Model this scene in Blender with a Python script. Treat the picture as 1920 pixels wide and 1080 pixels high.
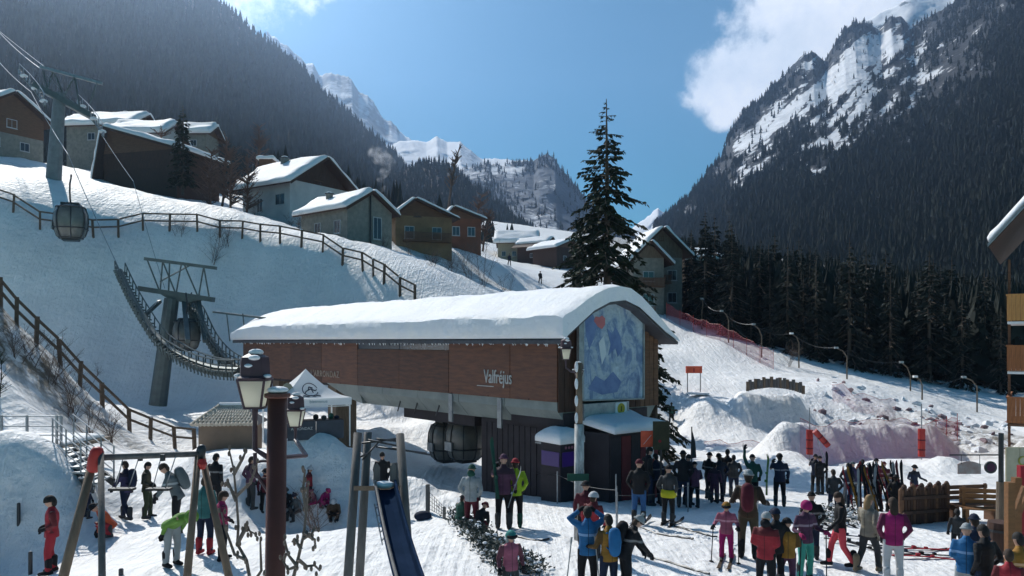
import bpy, math, random
import numpy as np
from mathutils import Vector, Matrix, Quaternion
random.seed(7)
R = math.radians
F = 1500.0; CZ = 4.8; HZ = 640.0
for o in list(bpy.data.objects): bpy.data.objects.remove(o)
SC = bpy.context.scene
COL = SC.collection
# ---------------------------------------------------------------- camera
cam = bpy.data.cameras.new('camera'); camo = bpy.data.objects.new('camera', cam); COL.objects.link(camo)
camo.location = (0, 0, CZ); camo.rotation_euler = (R(90), 0, 0)
cam.sensor_width = 36; cam.lens = 36*F/1920; cam.shift_y = (HZ-540)/1920
cam.clip_start = .1; cam.clip_end = 20000
SC.camera = camo
# ---------------------------------------------------------------- sun, sky
SUND = Vector((-.42, .62, .66)).normalized()
sun = bpy.data.lights.new('sun', 'SUN'); sun.energy = 4.9; sun.angle = R(.55); sun.color = (1, .955, .88)
suno = bpy.data.objects.new('sun', sun); COL.objects.link(suno)
suno.rotation_euler = SUND.to_track_quat('Z', 'Y').to_euler()
SC.view_settings.view_transform = 'Standard'; SC.view_settings.look = 'None'
SC.view_settings.exposure = .2; SC.view_settings.gamma = 1; SC.view_settings.use_curve_mapping = False
SC.cycles.max_bounces = 6; SC.cycles.diffuse_bounces = 3; SC.cycles.glossy_bounces = 2; SC.cycles.transmission_bounces = 4
SC.cycles.transparent_max_bounces = 12; SC.cycles.volume_bounces = 1
SC.cycles.use_denoising = True; SC.cycles.sample_clamp_indirect = 4
SC.cycles.volume_step_rate = 8; SC.cycles.volume_max_steps = 64
W = bpy.data.worlds.new('World'); SC.world = W; W.use_nodes = True
nt = W.node_tree; N = nt.nodes; L = nt.links; N.clear()
out = N.new('ShaderNodeOutputWorld'); bg = N.new('ShaderNodeBackground'); bgc = N.new('ShaderNodeBackground'); mx = N.new('ShaderNodeMixShader')
sky = N.new('ShaderNodeTexSky'); sky.sky_type = 'NISHITA'; sky.sun_disc = False
sky.sun_elevation = math.asin(SUND.z); sky.sun_rotation = math.atan2(SUND.x, SUND.y)
sky.altitude = 1500; sky.air_density = 1.1; sky.dust_density = .2; sky.ozone_density = 2.0
SKY_STRENGTH = .050
tint = N.new('ShaderNodeMix'); tint.data_type = 'RGBA'; tint.blend_type = 'MULTIPLY'; tint.inputs[0].default_value = 1; tint.inputs[7].default_value = (.33, 1.10, 1.22, 1)
L.new(sky.outputs[0], tint.inputs[6]); L.new(tint.outputs[2], bg.inputs[0]); bg.inputs[1].default_value = SKY_STRENGTH
bgc.inputs[0].default_value = (.93, .95, 1, 1); bgc.inputs[1].default_value = 1.1
tc = N.new('ShaderNodeTexCoord')
def vmath(op, a, b=None):
    n = N.new('ShaderNodeVectorMath'); n.operation = op
    for i, v in enumerate((a, b)):
        if v is None: continue
        if isinstance(v, (tuple, list, Vector)): n.inputs[i].default_value = v
        else: L.new(v, n.inputs[i])
    return n.outputs['Value'] if op in ('DOT_PRODUCT', 'LENGTH') else n.outputs['Vector']
def smath(op, a, b=None, c=None):
    n = N.new('ShaderNodeMath'); n.operation = op
    for i, v in enumerate((a, b, c)):
        if v is None: continue
        if isinstance(v, (int, float)): n.inputs[i].default_value = v
        else: L.new(v, n.inputs[i])
    return n.outputs[0]
d0 = vmath('NORMALIZE', tc.outputs['Generated'])
nz = N.new('ShaderNodeTexNoise'); nz.inputs['Scale'].default_value = 9; nz.inputs['Detail'].default_value = 9; nz.inputs['Roughness'].default_value = .6
L.new(d0, nz.inputs['Vector'])
nz2 = N.new('ShaderNodeTexNoise'); nz2.inputs['Scale'].default_value = 34; nz2.inputs['Detail'].default_value = 6; nz2.inputs['Roughness'].default_value = .62
L.new(d0, nz2.inputs['Vector'])
acc = None
# drifting cloud bank over the right-hand ridge (direction of each puff, angular radius in radians)
for (px, py, rad, k) in ((1640, -10, .145, 1.2), (1800, -60, .2, 1.2), (1555, 45, .085, 1.1), (1485, 130, .062, 1.05), (1425, 145, .055, 1.1), (1365, 148, .045, 1.05),
                         (1350, 215, .022, .62), (1290, 185, .018, .4), (1530, 100, .075, 1.1), (1900, -300, .2, 1.1), (2300, -200, .28, 1), (480, -30, .05, .7), (550, -30, .045, .65),
                         (1440, 205, .03, .7)):
    c = Vector(((px-960)/F, 1, (HZ-py)/F)).normalized()
    dist = smath('ARCCOSINE', smath('MINIMUM', vmath('DOT_PRODUCT', d0, c), 1.0))
    f = smath('MULTIPLY', smath('MAXIMUM', smath('SUBTRACT', 1.0, smath('DIVIDE', dist, rad*1.4)), 0.0), k)
    acc = f if acc is None else smath('MAXIMUM', acc, f)
n1 = smath('MULTIPLY', smath('SUBTRACT', nz.outputs[0], .5), 1.2)
n2 = smath('MULTIPLY', smath('SUBTRACT', nz2.outputs[0], .5), .8)
cl = smath('ADD', acc, smath('ADD', n1, n2))
cl = smath('MULTIPLY', cl, smath('MINIMUM', smath('MULTIPLY', acc, 4.0), 1.0))
mr = N.new('ShaderNodeMapRange'); mr.interpolation_type = 'SMOOTHSTEP'
mr.inputs['From Min'].default_value = .12; mr.inputs['From Max'].default_value = .55
L.new(cl, mr.inputs['Value'])
cr = N.new('ShaderNodeValToRGB'); L.new(nz.outputs[0], cr.inputs[0]); cr.color_ramp.elements[0].position = .35; cr.color_ramp.elements[0].color = (.62, .70, .80, 1); cr.color_ramp.elements[1].position = .6; cr.color_ramp.elements[1].color = (.95, .96, 1, 1); L.new(cr.outputs[0], bgc.inputs[0])
L.new(mr.outputs[0], mx.inputs[0]); L.new(bg.outputs[0], mx.inputs[1]); L.new(bgc.outputs[0], mx.inputs[2]); L.new(mx.outputs[0], out.inputs[0])

def P(px, py, Y): return Vector(((px-960)/F*Y, Y, CZ-(py-HZ)/F*Y))

# ---------------------------------------------------------------- noise
def _h(ix, iy, s):
    n = (ix.astype(np.int64)*374761393 + iy.astype(np.int64)*668265263 + s*974711) & 0xffffffff
    n = ((n ^ (n >> 13))*1274126177) & 0xffffffff
    return ((n ^ (n >> 16)) & 0xffff)/65535.0
def vnoise(x, y, s=0):
    x = np.asarray(x, float); y = np.asarray(y, float)
    ix = np.floor(x); iy = np.floor(y); fx = x-ix; fy = y-iy
    fx = fx*fx*(3-2*fx); fy = fy*fy*(3-2*fy)
    a = _h(ix, iy, s); b = _h(ix+1, iy, s); c = _h(ix, iy+1, s); d = _h(ix+1, iy+1, s)
    return (a+(b-a)*fx)*(1-fy)+(c+(d-c)*fx)*fy
def fbm(x, y, s=0, o=5, g=.5):
    v = 0; a = 1; t = 0
    for i in range(o):
        v = v+a*vnoise(x, y, s+i*17); t += a; a *= g; x = x*2.03+7.1; y = y*2.03+3.7
    return v/t-.5
def ridged(x, y, s=0, o=5):
    v = 0; a = 1; t = 0
    for i in range(o):
        v = v+a*(1-abs(2*vnoise(x, y, s+i*13)-1)); t += a; a *= .55; x = x*2.1+1.7; y = y*2.1+5.2
    return v/t

# ---------------------------------------------------------------- materials
MATS = {}
def _noise_fac(nt, scale, detail, stretch, coord='Object', rough=.6):
    t = nt.nodes.new('ShaderNodeTexCoord'); m = nt.nodes.new('ShaderNodeMapping'); m.inputs['Scale'].default_value = stretch
    n = nt.nodes.new('ShaderNodeTexNoise'); n.inputs['Scale'].default_value = scale; n.inputs['Detail'].default_value = detail; n.inputs['Roughness'].default_value = rough
    nt.links.new(t.outputs[coord], m.inputs[0]); nt.links.new(m.outputs[0], n.inputs['Vector'])
    return n.outputs[0]
def pm(name, c1, c2=None, rnd=0, scale=4, rough=.75, bump=.15, bscale=None, metal=0, stretch=(1, 1, 1), contrast=.35, detail=5, alpha=1, emit=None, estr=0, bdist=.02, spec=.4):
    if name in MATS: return MATS[name]
    m = bpy.data.materials.new(name); m.use_nodes = True; nt = m.node_tree; b = nt.nodes['Principled BSDF']
    if c2 is None: c2 = tuple(v*.72 for v in c1)
    f = _noise_fac(nt, scale, detail, stretch)
    r = nt.nodes.new('ShaderNodeMapRange'); r.inputs['From Min'].default_value = .5-contrast/2; r.inputs['From Max'].default_value = .5+contrast/2
    nt.links.new(f, r.inputs['Value'])
    x = nt.nodes.new('ShaderNodeMix'); x.data_type = 'RGBA'; x.inputs[6].default_value = (*c2, 1); x.inputs[7].default_value = (*c1, 1)
    nt.links.new(r.outputs[0], x.inputs[0]); cs = x.outputs[2]
    if rnd:
        oi = nt.nodes.new('ShaderNodeObjectInfo'); hv = nt.nodes.new('ShaderNodeHueSaturation'); rr_ = nt.nodes.new('ShaderNodeMapRange'); rr_.inputs['To Min'].default_value = 1-rnd; rr_.inputs['To Max'].default_value = 1+rnd
        nt.links.new(oi.outputs['Random'], rr_.inputs['Value']); nt.links.new(rr_.outputs[0], hv.inputs['Value']); nt.links.new(cs, hv.inputs['Color']); cs = hv.outputs[0]
    nt.links.new(cs, b.inputs['Base Color'])
    b.inputs['Roughness'].default_value = rough; b.inputs['Metallic'].default_value = metal; b.inputs['Specular IOR Level'].default_value = spec
    if bump:
        g = _noise_fac(nt, bscale or scale*4, 4, stretch)
        bm = nt.nodes.new('ShaderNodeBump'); bm.inputs['Strength'].default_value = bump; bm.inputs['Distance'].default_value = bdist
        nt.links.new(g, bm.inputs['Height']); nt.links.new(bm.outputs[0], b.inputs['Normal'])
    if alpha < 1: b.inputs['Alpha'].default_value = alpha
    if emit: b.inputs['Emission Color'].default_value = (*emit, 1); b.inputs['Emission Strength'].default_value = estr
    MATS[name] = m; return m
def hexc(r, g, b):
    f = lambda v: (v/255/12.92) if v <= 10 else ((v/255+.055)/1.055)**2.4
    return (f(r), f(g), f(b))

snowC = (.87, .87, .865)
m_roofsnow = pm('roof_snow', snowC, (.80, .82, .86), scale=1.2, rough=.7, bump=.55, bscale=4, bdist=.1, spec=.25)
m_clump = pm('snow_clumps', (.85, .865, .89), (.7, .72, .75), scale=3, rough=.7, bump=.6, bscale=8, bdist=.08, spec=.25)
m_wood = pm('warm_wood', (.17, .068, .036), (.075, .034, .024), rnd=.3, scale=1.3, stretch=(1, 1, 7), bump=.3, bscale=14, rough=.55)
m_wood2 = pm('aged_wood', (.17, .085, .045), (.09, .045, .026), scale=1.5, stretch=(1, 1, 6), bump=.3, bscale=10)
m_dwood = pm('dark_wood', (.075, .035, .022), (.04, .02, .014), scale=2, stretch=(6, 6, 1), bump=.3, bscale=6)
m_gwood = pm('grey_wood', (.20, .15, .105), (.11, .08, .055), scale=2, stretch=(5, 5, 1), bump=.4, bscale=10)
m_rail = pm('rail_wood', (.13, .09, .06), (.07, .05, .035), scale=2, stretch=(3, 3, 3), bump=.3)
m_ochre = pm('ochre_render', (.25, .155, .08), (.17, .105, .055), scale=.8, bump=.1)
m_redren = pm('red_render', (.21, .075, .04), (.14, .052, .03), scale=.8, bump=.1)
m_cream = pm('cream_render', (.42, .36, .25), (.32, .27, .19), scale=.8, bump=.1)
m_white = pm('white_render', (.58, .57, .57), (.42, .42, .44), scale=.6, bump=.1)
m_stone = pm('pale_stone', (.27, .26, .22), (.17, .165, .15), scale=2.2, bump=.6, bscale=7, bdist=.05)
m_slate = pm('roof_slate', (.09, .09, .1), (.06, .06, .07), scale=3, rough=.6)
m_dark = pm('dark_cladding', (.035, .028, .034), (.022, .018, .022), scale=2, bump=.2)
m_dmet = pm('dark_metal', (.045, .05, .055), (.03, .033, .036), scale=5, rough=.45, metal=.4, bump=.05)
m_green = pm('green_pylon_metal', (.125, .155, .15), (.085, .105, .105), scale=2, rough=.5, metal=.35, bump=.08)
m_galv = pm('galvanised_metal', (.35, .37, .38), (.22, .24, .26), scale=4, rough=.45, metal=.6, bump=.05)
m_hull = pm('hull_panel', (.25, .28, .265), (.17, .195, .19), scale=1.1, rough=.5, bump=.06)
m_glass = pm('window_glass', (.03, .04, .055), (.02, .025, .035), scale=1, rough=.1, bump=0, spec=.7)
m_black = pm('black_rubber', (.014, .014, .016), scale=6, rough=.6)
m_redp = pm('red_plastic', (.42, .03, .022), (.32, .022, .018), scale=3, rough=.5, bump=.08)
m_orange = pm('orange_fabric', (.8, .13, .06), (.65, .09, .04), scale=4, rough=.6, bump=.2)
m_whitep = pm('white_paint', (.78, .78, .77), (.66, .66, .65), scale=3, rough=.5, bump=.05)
m_slideb = pm('blue_slide_plastic', (.02, .037, .075), (.013, .026, .055), scale=2.5, rough=.85, bump=.06, spec=.0)
m_postbr = pm('brown_post_paint', (.13, .042, .03), (.09, .03, .022), scale=3, rough=.5, bump=.12)
m_lantern = pm('lantern_metal', (.07, .035, .045), (.035, .02, .03), scale=4, rough=.5, bump=.1)
m_bark = pm('bark', (.10, .075, .055), (.055, .04, .03), scale=4, bump=.5)
m_twig = pm('bare_twigs', (.13, .085, .065), (.08, .055, .045), scale=4, bump=0)
m_twigr = pm('larch_twigs', (.155, .085, .06), (.11, .06, .045), scale=4, bump=0)
m_needle = pm('spruce_needles', (.032, .042, .022), (.014, .02, .013), scale=1.2, rough=.8, bump=0, spec=.2)
m_needle2 = pm('forest_needles', (.028, .038, .030), (.008, .013, .012), scale=.09, rough=.85, bump=0, spec=.1)
m_needle3 = pm('near_forest_needles', (.032, .038, .032), (.014, .018, .016), scale=.3, rough=.85, bump=0, spec=.1)

# lamp pane: milky glass lit by the sun through it
def translucent(name, col, fac=.6):
    m = bpy.data.materials.new(name); m.use_nodes = True; nt = m.node_tree; b = nt.nodes['Principled BSDF']; o = nt.nodes['Material Output']
    b.inputs['Base Color'].default_value = (*col, 1); b.inputs['Roughness'].default_value = .5
    t = nt.nodes.new('ShaderNodeBsdfTranslucent'); t.inputs[0].default_value = (*col, 1)
    x = nt.nodes.new('ShaderNodeMixShader'); x.inputs[0].default_value = fac
    nt.links.new(b.outputs[0], x.inputs[1]); nt.links.new(t.outputs[0], x.inputs[2]); nt.links.new(x.outputs[0], o.inputs[0])
    MATS[name] = m; return m
m_milky = translucent('milky_pane', (.85, .84, .74), .85)
m_canvas = translucent('white_canvas', (.85, .85, .86), .3)

def net_mat(name, col, dens):
    m = bpy.data.materials.new(name); m.use_nodes = True; nt = m.node_tree; b = nt.nodes['Principled BSDF']; o = nt.nodes['Material Output']
    b.inputs['Base Color'].default_value = (*col, 1); b.inputs['Roughness'].default_value = .8
    tr = nt.nodes.new('ShaderNodeBsdfTransparent'); x = nt.nodes.new('ShaderNodeMixShader'); x.inputs[0].default_value = dens
    nt.links.new(tr.outputs[0], x.inputs[1]); nt.links.new(b.outputs[0], x.inputs[2]); nt.links.new(x.outputs[0], o.inputs[0])
    return m
m_net = net_mat('red_safety_net', (.26, .03, .06), .34)
m_netp = net_mat('pale_red_net', (.30, .06, .16), .27)

# ---------------------------------------------------------------- mesh builder
class MB:
    def __init__(s): s.v = []; s.f = []; s.mi = []; s.m = 0
    def add(s, vs, fs):
        o = len(s.v); s.v += [tuple(v) for v in vs]; s.f += [tuple(i+o for i in f) for f in fs]; s.mi += [s.m]*len(fs); return s
    def box(s, c, d, M=None):
        x, y, z = d[0]/2, d[1]/2, d[2]/2
        vs = [Vector((a*x, b*y, e*z)) for a in (-1, 1) for b in (-1, 1) for e in (-1, 1)]
        if M is not None: vs = [M @ v for v in vs]
        vs = [v+Vector(c) for v in vs]
        return s.add(vs, [(0, 1, 3, 2), (4, 6, 7, 5), (0, 4, 5, 1), (2, 3, 7, 6), (0, 2, 6, 4), (1, 5, 7, 3)])
    def bx(s, a, b):   # from corner a to corner b
        return s.box([(a[i]+b[i])/2 for i in range(3)], [abs(a[i]-b[i]) for i in range(3)])
    def beam(s, a, b, w, h=None, up=(0, 0, 1)):
        a = Vector(a); b = Vector(b); h = h or w; d = b-a; l = d.length
        if l < 1e-5: return s
        z = d/l; x = Vector(up).cross(z)
        if x.length < 1e-3: x = Vector((1, 0, 0)).cross(z)
        x.normalize(); y = z.cross(x)
        M = Matrix((x, y, z)).transposed()
        return s.box((a+b)/2, (w, h, l), M)
    def tube(s, pts, rad, n=6, cap=True):
        pts = [Vector(p) for p in pts]
        if isinstance(rad, (int, float)): rad = [rad]*len(pts)
        vs = []; fs = []; px = None
        for i, p in enumerate(pts):
            d = (pts[min(i+1, len(pts)-1)]-pts[max(i-1, 0)])
            if d.length < 1e-6: d = Vector((0, 0, 1))
            d.normalize()
            x = px if px is not None else (Vector((0, 0, 1)) if abs(d.z) < .9 else Vector((1, 0, 0)))
            x = (x-d*x.dot(d))
            if x.length < 1e-4: x = d.orthogonal()
            x.normalize(); px = x; y = d.cross(x)
            for k in range(n):
                a = 2*math.pi*k/n; vs.append(p+(x*math.cos(a)+y*math.sin(a))*rad[i])
        for i in range(len(pts)-1):
            for k in range(n):
                fs.append((i*n+k, i*n+(k+1) % n, (i+1)*n+(k+1) % n, (i+1)*n+k))
        if cap: fs.append(tuple(range(n-1, -1, -1))); fs.append(tuple((len(pts)-1)*n+k for k in range(n)))
        return s.add(vs, fs)
    def ell(s, c, r, M=None, nu=10, nv=7):
        vs = []; fs = []; c = Vector(c)
        for j in range(nv+1):
            t = math.pi*j/nv
            for i in range(nu):
                a = 2*math.pi*i/nu; v = Vector((math.sin(t)*math.cos(a)*r[0], math.sin(t)*math.sin(a)*r[1], math.cos(t)*r[2]))
                if M is not None: v = M @ v
                vs.append(c+v)
        for j in range(nv):
            for i in range(nu): fs.append((j*nu+i, (j+1)*nu+i, (j+1)*nu+(i+1) % nu, j*nu+(i+1) % nu))
        return s.add(vs, fs)
    def prism(s, poly, d):      # planar polygon (3-D points) extruded by vector d
        n = len(poly); d = Vector(d); vs = [Vector(p) for p in poly]+[Vector(p)+d for p in poly]
        return s.add(vs, [tuple(range(n-1, -1, -1)), tuple(range(n, 2*n))]+[(i, (i+1) % n, n+(i+1) % n, n+i) for i in range(n)])
    def lathe(s, prof, c=(0, 0, 0), n=12, M=None):
        vs = []; fs = []; c = Vector(c)
        for (r, z) in prof:
            for k in range(n):
                a = 2*math.pi*k/n; v = Vector((r*math.cos(a), r*math.sin(a), z)); vs.append(c+(M @ v if M is not None else v))
        for i in range(len(prof)-1):
            for k in range(n): fs.append((i*n+k, i*n+(k+1) % n, (i+1)*n+(k+1) % n, (i+1)*n+k))
        fs.append(tuple(range(n-1, -1, -1))); fs.append(tuple((len(prof)-1)*n+k for k in range(n)))
        return s.add(vs, fs)
    def mesh(s, name, mats, org=None, smooth=False):
        me = bpy.data.meshes.new(name)
        vs = s.v if org is None else [(v[0]-org[0], v[1]-org[1], v[2]-org[2]) for v in s.v]
        me.from_pydata(vs, [], s.f)
        mats = mats if isinstance(mats, (list, tuple)) else [mats]
        for m in mats: me.materials.append(m)
        if len(mats) > 1: me.polygons.foreach_set('material_index', s.mi)
        if smooth: me.polygons.foreach_set('use_smooth', [True]*len(me.polygons))
        me.update(); return me
    def build(s, name, mats, parent=None, org=None, smooth=False):
        me = s.mesh(name, mats, org, smooth); o = bpy.data.objects.new(name, me); COL.objects.link(o)
        if parent is not None: o.parent = parent
        elif org is not None: o.location = org
        return o
def tag(o, label=None, cat=None, group=None, kind=None):
    if label: o['label'] = label
    if cat: o['category'] = cat
    if group: o['group'] = group
    if kind: o['kind'] = kind
    return o
def thing(name, label, cat, loc=(0, 0, 0), rz=0, group=None):
    o = bpy.data.objects.new(name, None); COL.objects.link(o); o.location = loc; o.rotation_euler = (0, 0, rz); o.empty_display_size = .3
    return tag(o, label, cat, group)
def link(name, me, parent=None, loc=(0, 0, 0), rot=(0, 0, 0), sc=(1, 1, 1)):
    o = bpy.data.objects.new(name, me); COL.objects.link(o); o.location = loc; o.rotation_euler = rot; o.scale = sc
    if parent is not None: o.parent = parent
    return o
def np_mesh(name, V, Fq, mats, smooth=True):
    me = bpy.data.meshes.new(name); V = np.asarray(V, np.float32); Fq = np.asarray(Fq, np.int32); k = Fq.shape[1]
    me.vertices.add(len(V)); me.vertices.foreach_set('co', V.ravel())
    me.loops.add(Fq.size); me.loops.foreach_set('vertex_index', Fq.ravel())
    me.polygons.add(len(Fq)); me.polygons.foreach_set('loop_start', np.arange(0, Fq.size, k, dtype=np.int32))
    me.polygons.foreach_set('loop_total', np.full(len(Fq), k, np.int32))
    me.polygons.foreach_set('use_smooth', np.full(len(Fq), smooth))
    for m in (mats if isinstance(mats, (list, tuple)) else [mats]): me.materials.append(m)
    me.update(calc_edges=True); me.validate(); return me
def grid_faces(nu, nv):
    i = np.arange(nu-1)[:, None]; j = np.arange(nv-1)[None, :]; a = (i*nv+j)
    return np.stack([a, a+1, a+nv+1, a+nv], -1).reshape(-1, 4)
# ---------------------------------------------------------------- ground: one height field through surveyed points
CP = []
def cp(*pts):
    for (px, py, Y) in pts: v = P(px, py, Y); CP.append((v.x, v.y, v.z))
def cw(*pts): CP.extend(pts)
for X in (-16, -8, 0, 8, 16, 26):
    for Y in (-12, 2, 8, 13, 17): cw((X, Y, 0))
cw((-4, 21, -.1), (2, 21, -.1), (8, 21, -.15), (15, 21, -.2), (-9, 21, -.1))
cw((0, 26, -.6), (5, 26, -.6), (10, 26, -.65), (16, 27, -.7), (-4, 26, -.6), (4, 30, -.9), (9, 31, -1.2), (15, 33, -1.5), (21, 33, -1.2))
cw((-4, 33, -1.1), (-2, 40, -1.3), (-9, 44, -1.2), (4, 38, -1.5), (8, 44, -2), (16, 42, -2), (24, 44, -2), (30, 48, -1.8), (-12, 48, -1))
cw((12, 58, -1.9), (3, 56, -.8), (22, 56, -1.6))
cp((450, 851, 28), (500, 850, 27.4), (540, 849, 26.5), (590, 849, 26.5), (632, 852, 26.5), (660, 856, 29), (450, 847, 30), (540, 846, 30), (630, 848, 30))
cp((540, 945, 25.95), (590, 946, 25.95), (632, 945, 25.95), (440, 935, 24.8), (690, 900, 28), (700, 860, 33), (420, 843, 33), (400, 850, 31))
# right-hand piste and what lies behind it
cp((1250, 595, 92), (1350, 640, 82), (1450, 690, 74), (1300, 700, 70), (1240, 650, 82), (1420, 720, 64), (1560, 720, 62), (1700, 770, 57), (1800, 800, 57), (1900, 822, 50), (1700, 735, 68), (1850, 785, 64), (2100, 800, 60), (2400, 800, 60))
cp((1500, 851, 42), (1650, 860, 41), (1800, 868, 38), (1300, 760, 58), (2000, 850, 42), (2200, 880, 36))
cp((1500, 660, 95), (1700, 690, 95), (1950, 720, 95), (2300, 730, 95), (1450, 640, 130), (1700, 650, 140), (2100, 660, 150))
cp((1012, 531, 130), (955, 497, 170), (900, 468, 195), (960, 491, 192), (1045, 500, 184), (1090, 540, 122), (1160, 565, 112), (1230, 588, 96), (960, 548, 104), (1150, 520, 160), (1300, 540, 170))
cp((930, 450, 260), (1060, 470, 260), (1250, 500, 260), (960, 420, 380), (1100, 440, 380))
# left hillside: fence crest, foot, terrace with the houses
cp((-60, 365, 66), (25, 385, 66), (75, 418, 66), (175, 436, 67), (225, 432, 68), (268, 421, 69), (370, 420, 70), (454, 437, 70), (525, 452, 69), (605, 466, 68), (680, 497, 66), (720, 522, 64), (780, 556, 62), (850, 600, 58))
for _x, _y, _z in ((-46, 58, 3.2), (-42, 58.5, 2.2), (-38, 59, 1.2), (-34, 59.5, .4), (-30, 60, .2), (-26, 60, .2), (-22, 59.5, .2), (-18, 58.5, .1), (-14, 57, 0), (-10.5, 55.5, -.2), (-7, 54, -.4)):
    cw((_x, _y, _z), (_x+.6, _y-4, _z*.7-.2), (_x+1, _y-8, _z*.4-.5))
cp((820, 780, 50), (720, 800, 47))
cp((100, 330, 85), (0, 302, 88), (300, 368, 88), (400, 396, 86), (500, 416, 88), (575, 440, 80), (650, 476, 79), (745, 478, 81), (760, 472, 90), (850, 472, 104), (890, 472, 112), (250, 356, 97), (40, 295, 102), (820, 500, 92), (870, 530, 86), (-200, 280, 95))
cp((0, 300, 140), (300, 350, 150), (600, 395, 150), (800, 455, 165), (-400, 290, 120), (870, 455, 200), (500, 350, 260), (100, 320, 260), (800, 440, 260), (-400, 300, 260))
for _px, _py, _Y in ((25, 385, 66), (75, 418, 66), (175, 436, 67), (225, 432, 68), (268, 421, 69), (320, 420, 69.5), (370, 420, 70), (454, 437, 70), (525, 452, 69), (605, 466, 68), (680, 497, 66), (720, 522, 64)):
    _p = P(_px, _py, _Y); cw((_p.x+.3, _p.y-1.5, _p.z-2.0), (_p.x+.9, _p.y-4.2, _p.z*.52-.5))
# near left ridge carrying the lower fence, bank and deck
cp((-60, 520, 33), (0, 572, 34), (31, 606, 34.5), (68, 642, 35), (113, 684, 36), (150, 724, 37), (192, 764, 38.5), (243, 810, 40), (280, 823, 41.5), (328, 840, 42))
cw((-22, 46, 1.0), (-31, 47, 1.0), (-18, 47, -.4), (-40, 45, 6))
cp((0, 700, 29), (60, 760, 30), (150, 806, 33), (230, 836, 36), (0, 800, 26.6), (60, 812, 27), (-200, 700, 27))
cp((-60, 868, 21.65), (10, 870, 21.65), (70, 884, 21.65), (118, 915, 21.55), (200, 912, 23.6), (-120, 850, 22.5), (-60, 985, 21.15), (0, 985, 21.15), (60, 985, 21.15), (125, 985, 21.1), (210, 965, 22.7), (300, 900, 27), (200, 870, 29), (360, 880, 29))
CP = np.array(CP)
def _phi(r): return np.sqrt(r*r+0.5**2)
_S = np.linalg.norm(CP[:, None, :2]-CP[None, :, :2], axis=2)
_n = len(CP); _A = np.zeros((_n+3, _n+3)); _A[:_n, :_n] = _phi(_S)-np.eye(_n)*.02; _A[:_n, _n] = 1; _A[:_n, _n+1:] = CP[:, :2]; _A[_n, :_n] = 1; _A[_n+1:, :_n] = CP[:, :2].T
_w = np.linalg.solve(_A, np.concatenate([CP[:, 2], [0, 0, 0]]))
def seg(x, y, a, b):     # signed distance to and position along a line
    ax, ay = a; bx, by = b; dx, dy = bx-ax, by-ay; l = math.hypot(dx, dy); t = ((x-ax)*dx+(y-ay)*dy)/l/l; n = ((x-ax)*dy-(y-ay)*dx)/l
    return n, t, l
def sst(a, b, x):
    t = np.clip((x-a)/(b-a), 0, 1); return t*t*(3-2*t)
BERMS = [ # (a, b, height, steep front width, back width)
    ((14.6, 44.5), (25.5, 46.5), 2.0, 1.3, 3.2),
    ((16.2, 56), (21.2, 57), 1.7, 1.2, 3.0)]
BUMPS = [(-3.4, 27.5, .75, 1.0), (-5.1, 28.3, .6, .9), (-1.9, 26.2, .45, .8), (-10.5, 26.5, .7, 1.1), (-8.8, 25.6, .5, .7), (21, 52, .9, 1.2), (24.5, 50, .8, 1.3), (28, 48, .9, 1.2), (30.5, 46, 1.0, 1.4), (23, 35.5, .7, 1.0), (17.5, 37, .5, .9), (20, 37, .6, .8), (24.3, 26.5, .6, .9), (13.1, 15.2, .25, .5), (14.6, 15, .3, .6), (15.8, 18, .4, .6)]
def height(x, y, detail=True):
    x = np.asarray(x, float); y = np.asarray(y, float); sh = x.shape; x = x.ravel(); y = y.ravel()
    z = np.zeros_like(x)
    for s in range(0, len(x), 20000):
        r = np.sqrt((x[s:s+20000, None]-CP[None, :, 0])**2+(y[s:s+20000, None]-CP[None, :, 1])**2)
        z[s:s+20000] = _phi(r) @ _w[:_n]
    z += _w[_n]+_w[_n+1]*x+_w[_n+2]*y
    for a, b, h, wf, wb in BERMS:
        n, t, l = seg(x, y, a, b); n = n + .5*fbm(x*.5, y*.5, 5)
        e = sst(-.12, .08, t)*(1-sst(.9, 1.12, t))
        z += h*e*np.where(n > 0, 1-sst(0, wf, n), 1-sst(.4, wb, -n))
    for bx, by, h, r in BUMPS:
        d = np.sqrt((x-bx)**2+(y-by)**2)/r; z += h*np.exp(-d*d)*(1+.9*fbm(x*2, y*2, 9))
    if detail:
        dist = np.sqrt(x*x+y*y)
        # lumpy ploughed snow: calm on the plaza, rougher on the banks
        rough = .05+.30*np.exp(-(((x-25)/9)**2+((y-55)/9)**2))*1.6+.10*sst(24, 40, dist)
        z += rough*fbm(x*.9, y*.9, 3, 5, .55)*2 + .5*fbm(x*.12, y*.12, 8, 3)*sst(30, 70, dist)
        z += .085*fbm(x*3.4, y*3.4, 12, 4, .7)*(1-sst(28, 45, dist))
        z += .8*fbm(x*.25, y*.25, 18, 4)*sst(60, 75, dist)*(x < 0)*1.0
    return z.reshape(sh)
def G(x, y): return float(height(np.array([x]), np.array([y]))[0])
def GP(x, y, dz=0): return Vector((x, y, G(x, y)+dz))
_rt = 3*1.006**np.arange(760)
def foot(px, py):     # where the sight line through a pixel meets the ground
    Y = np.linspace(9, 230, 3000); X = (px-960)/F*Y; Z = CZ-(py-HZ)/F*Y; H = height(X, Y)
    k = np.argmax(Z < H)
    return Vector((X[k], Y[k], H[k])) if (Z < H).any() else Vector((X[-1], Y[-1], H[-1]))
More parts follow.
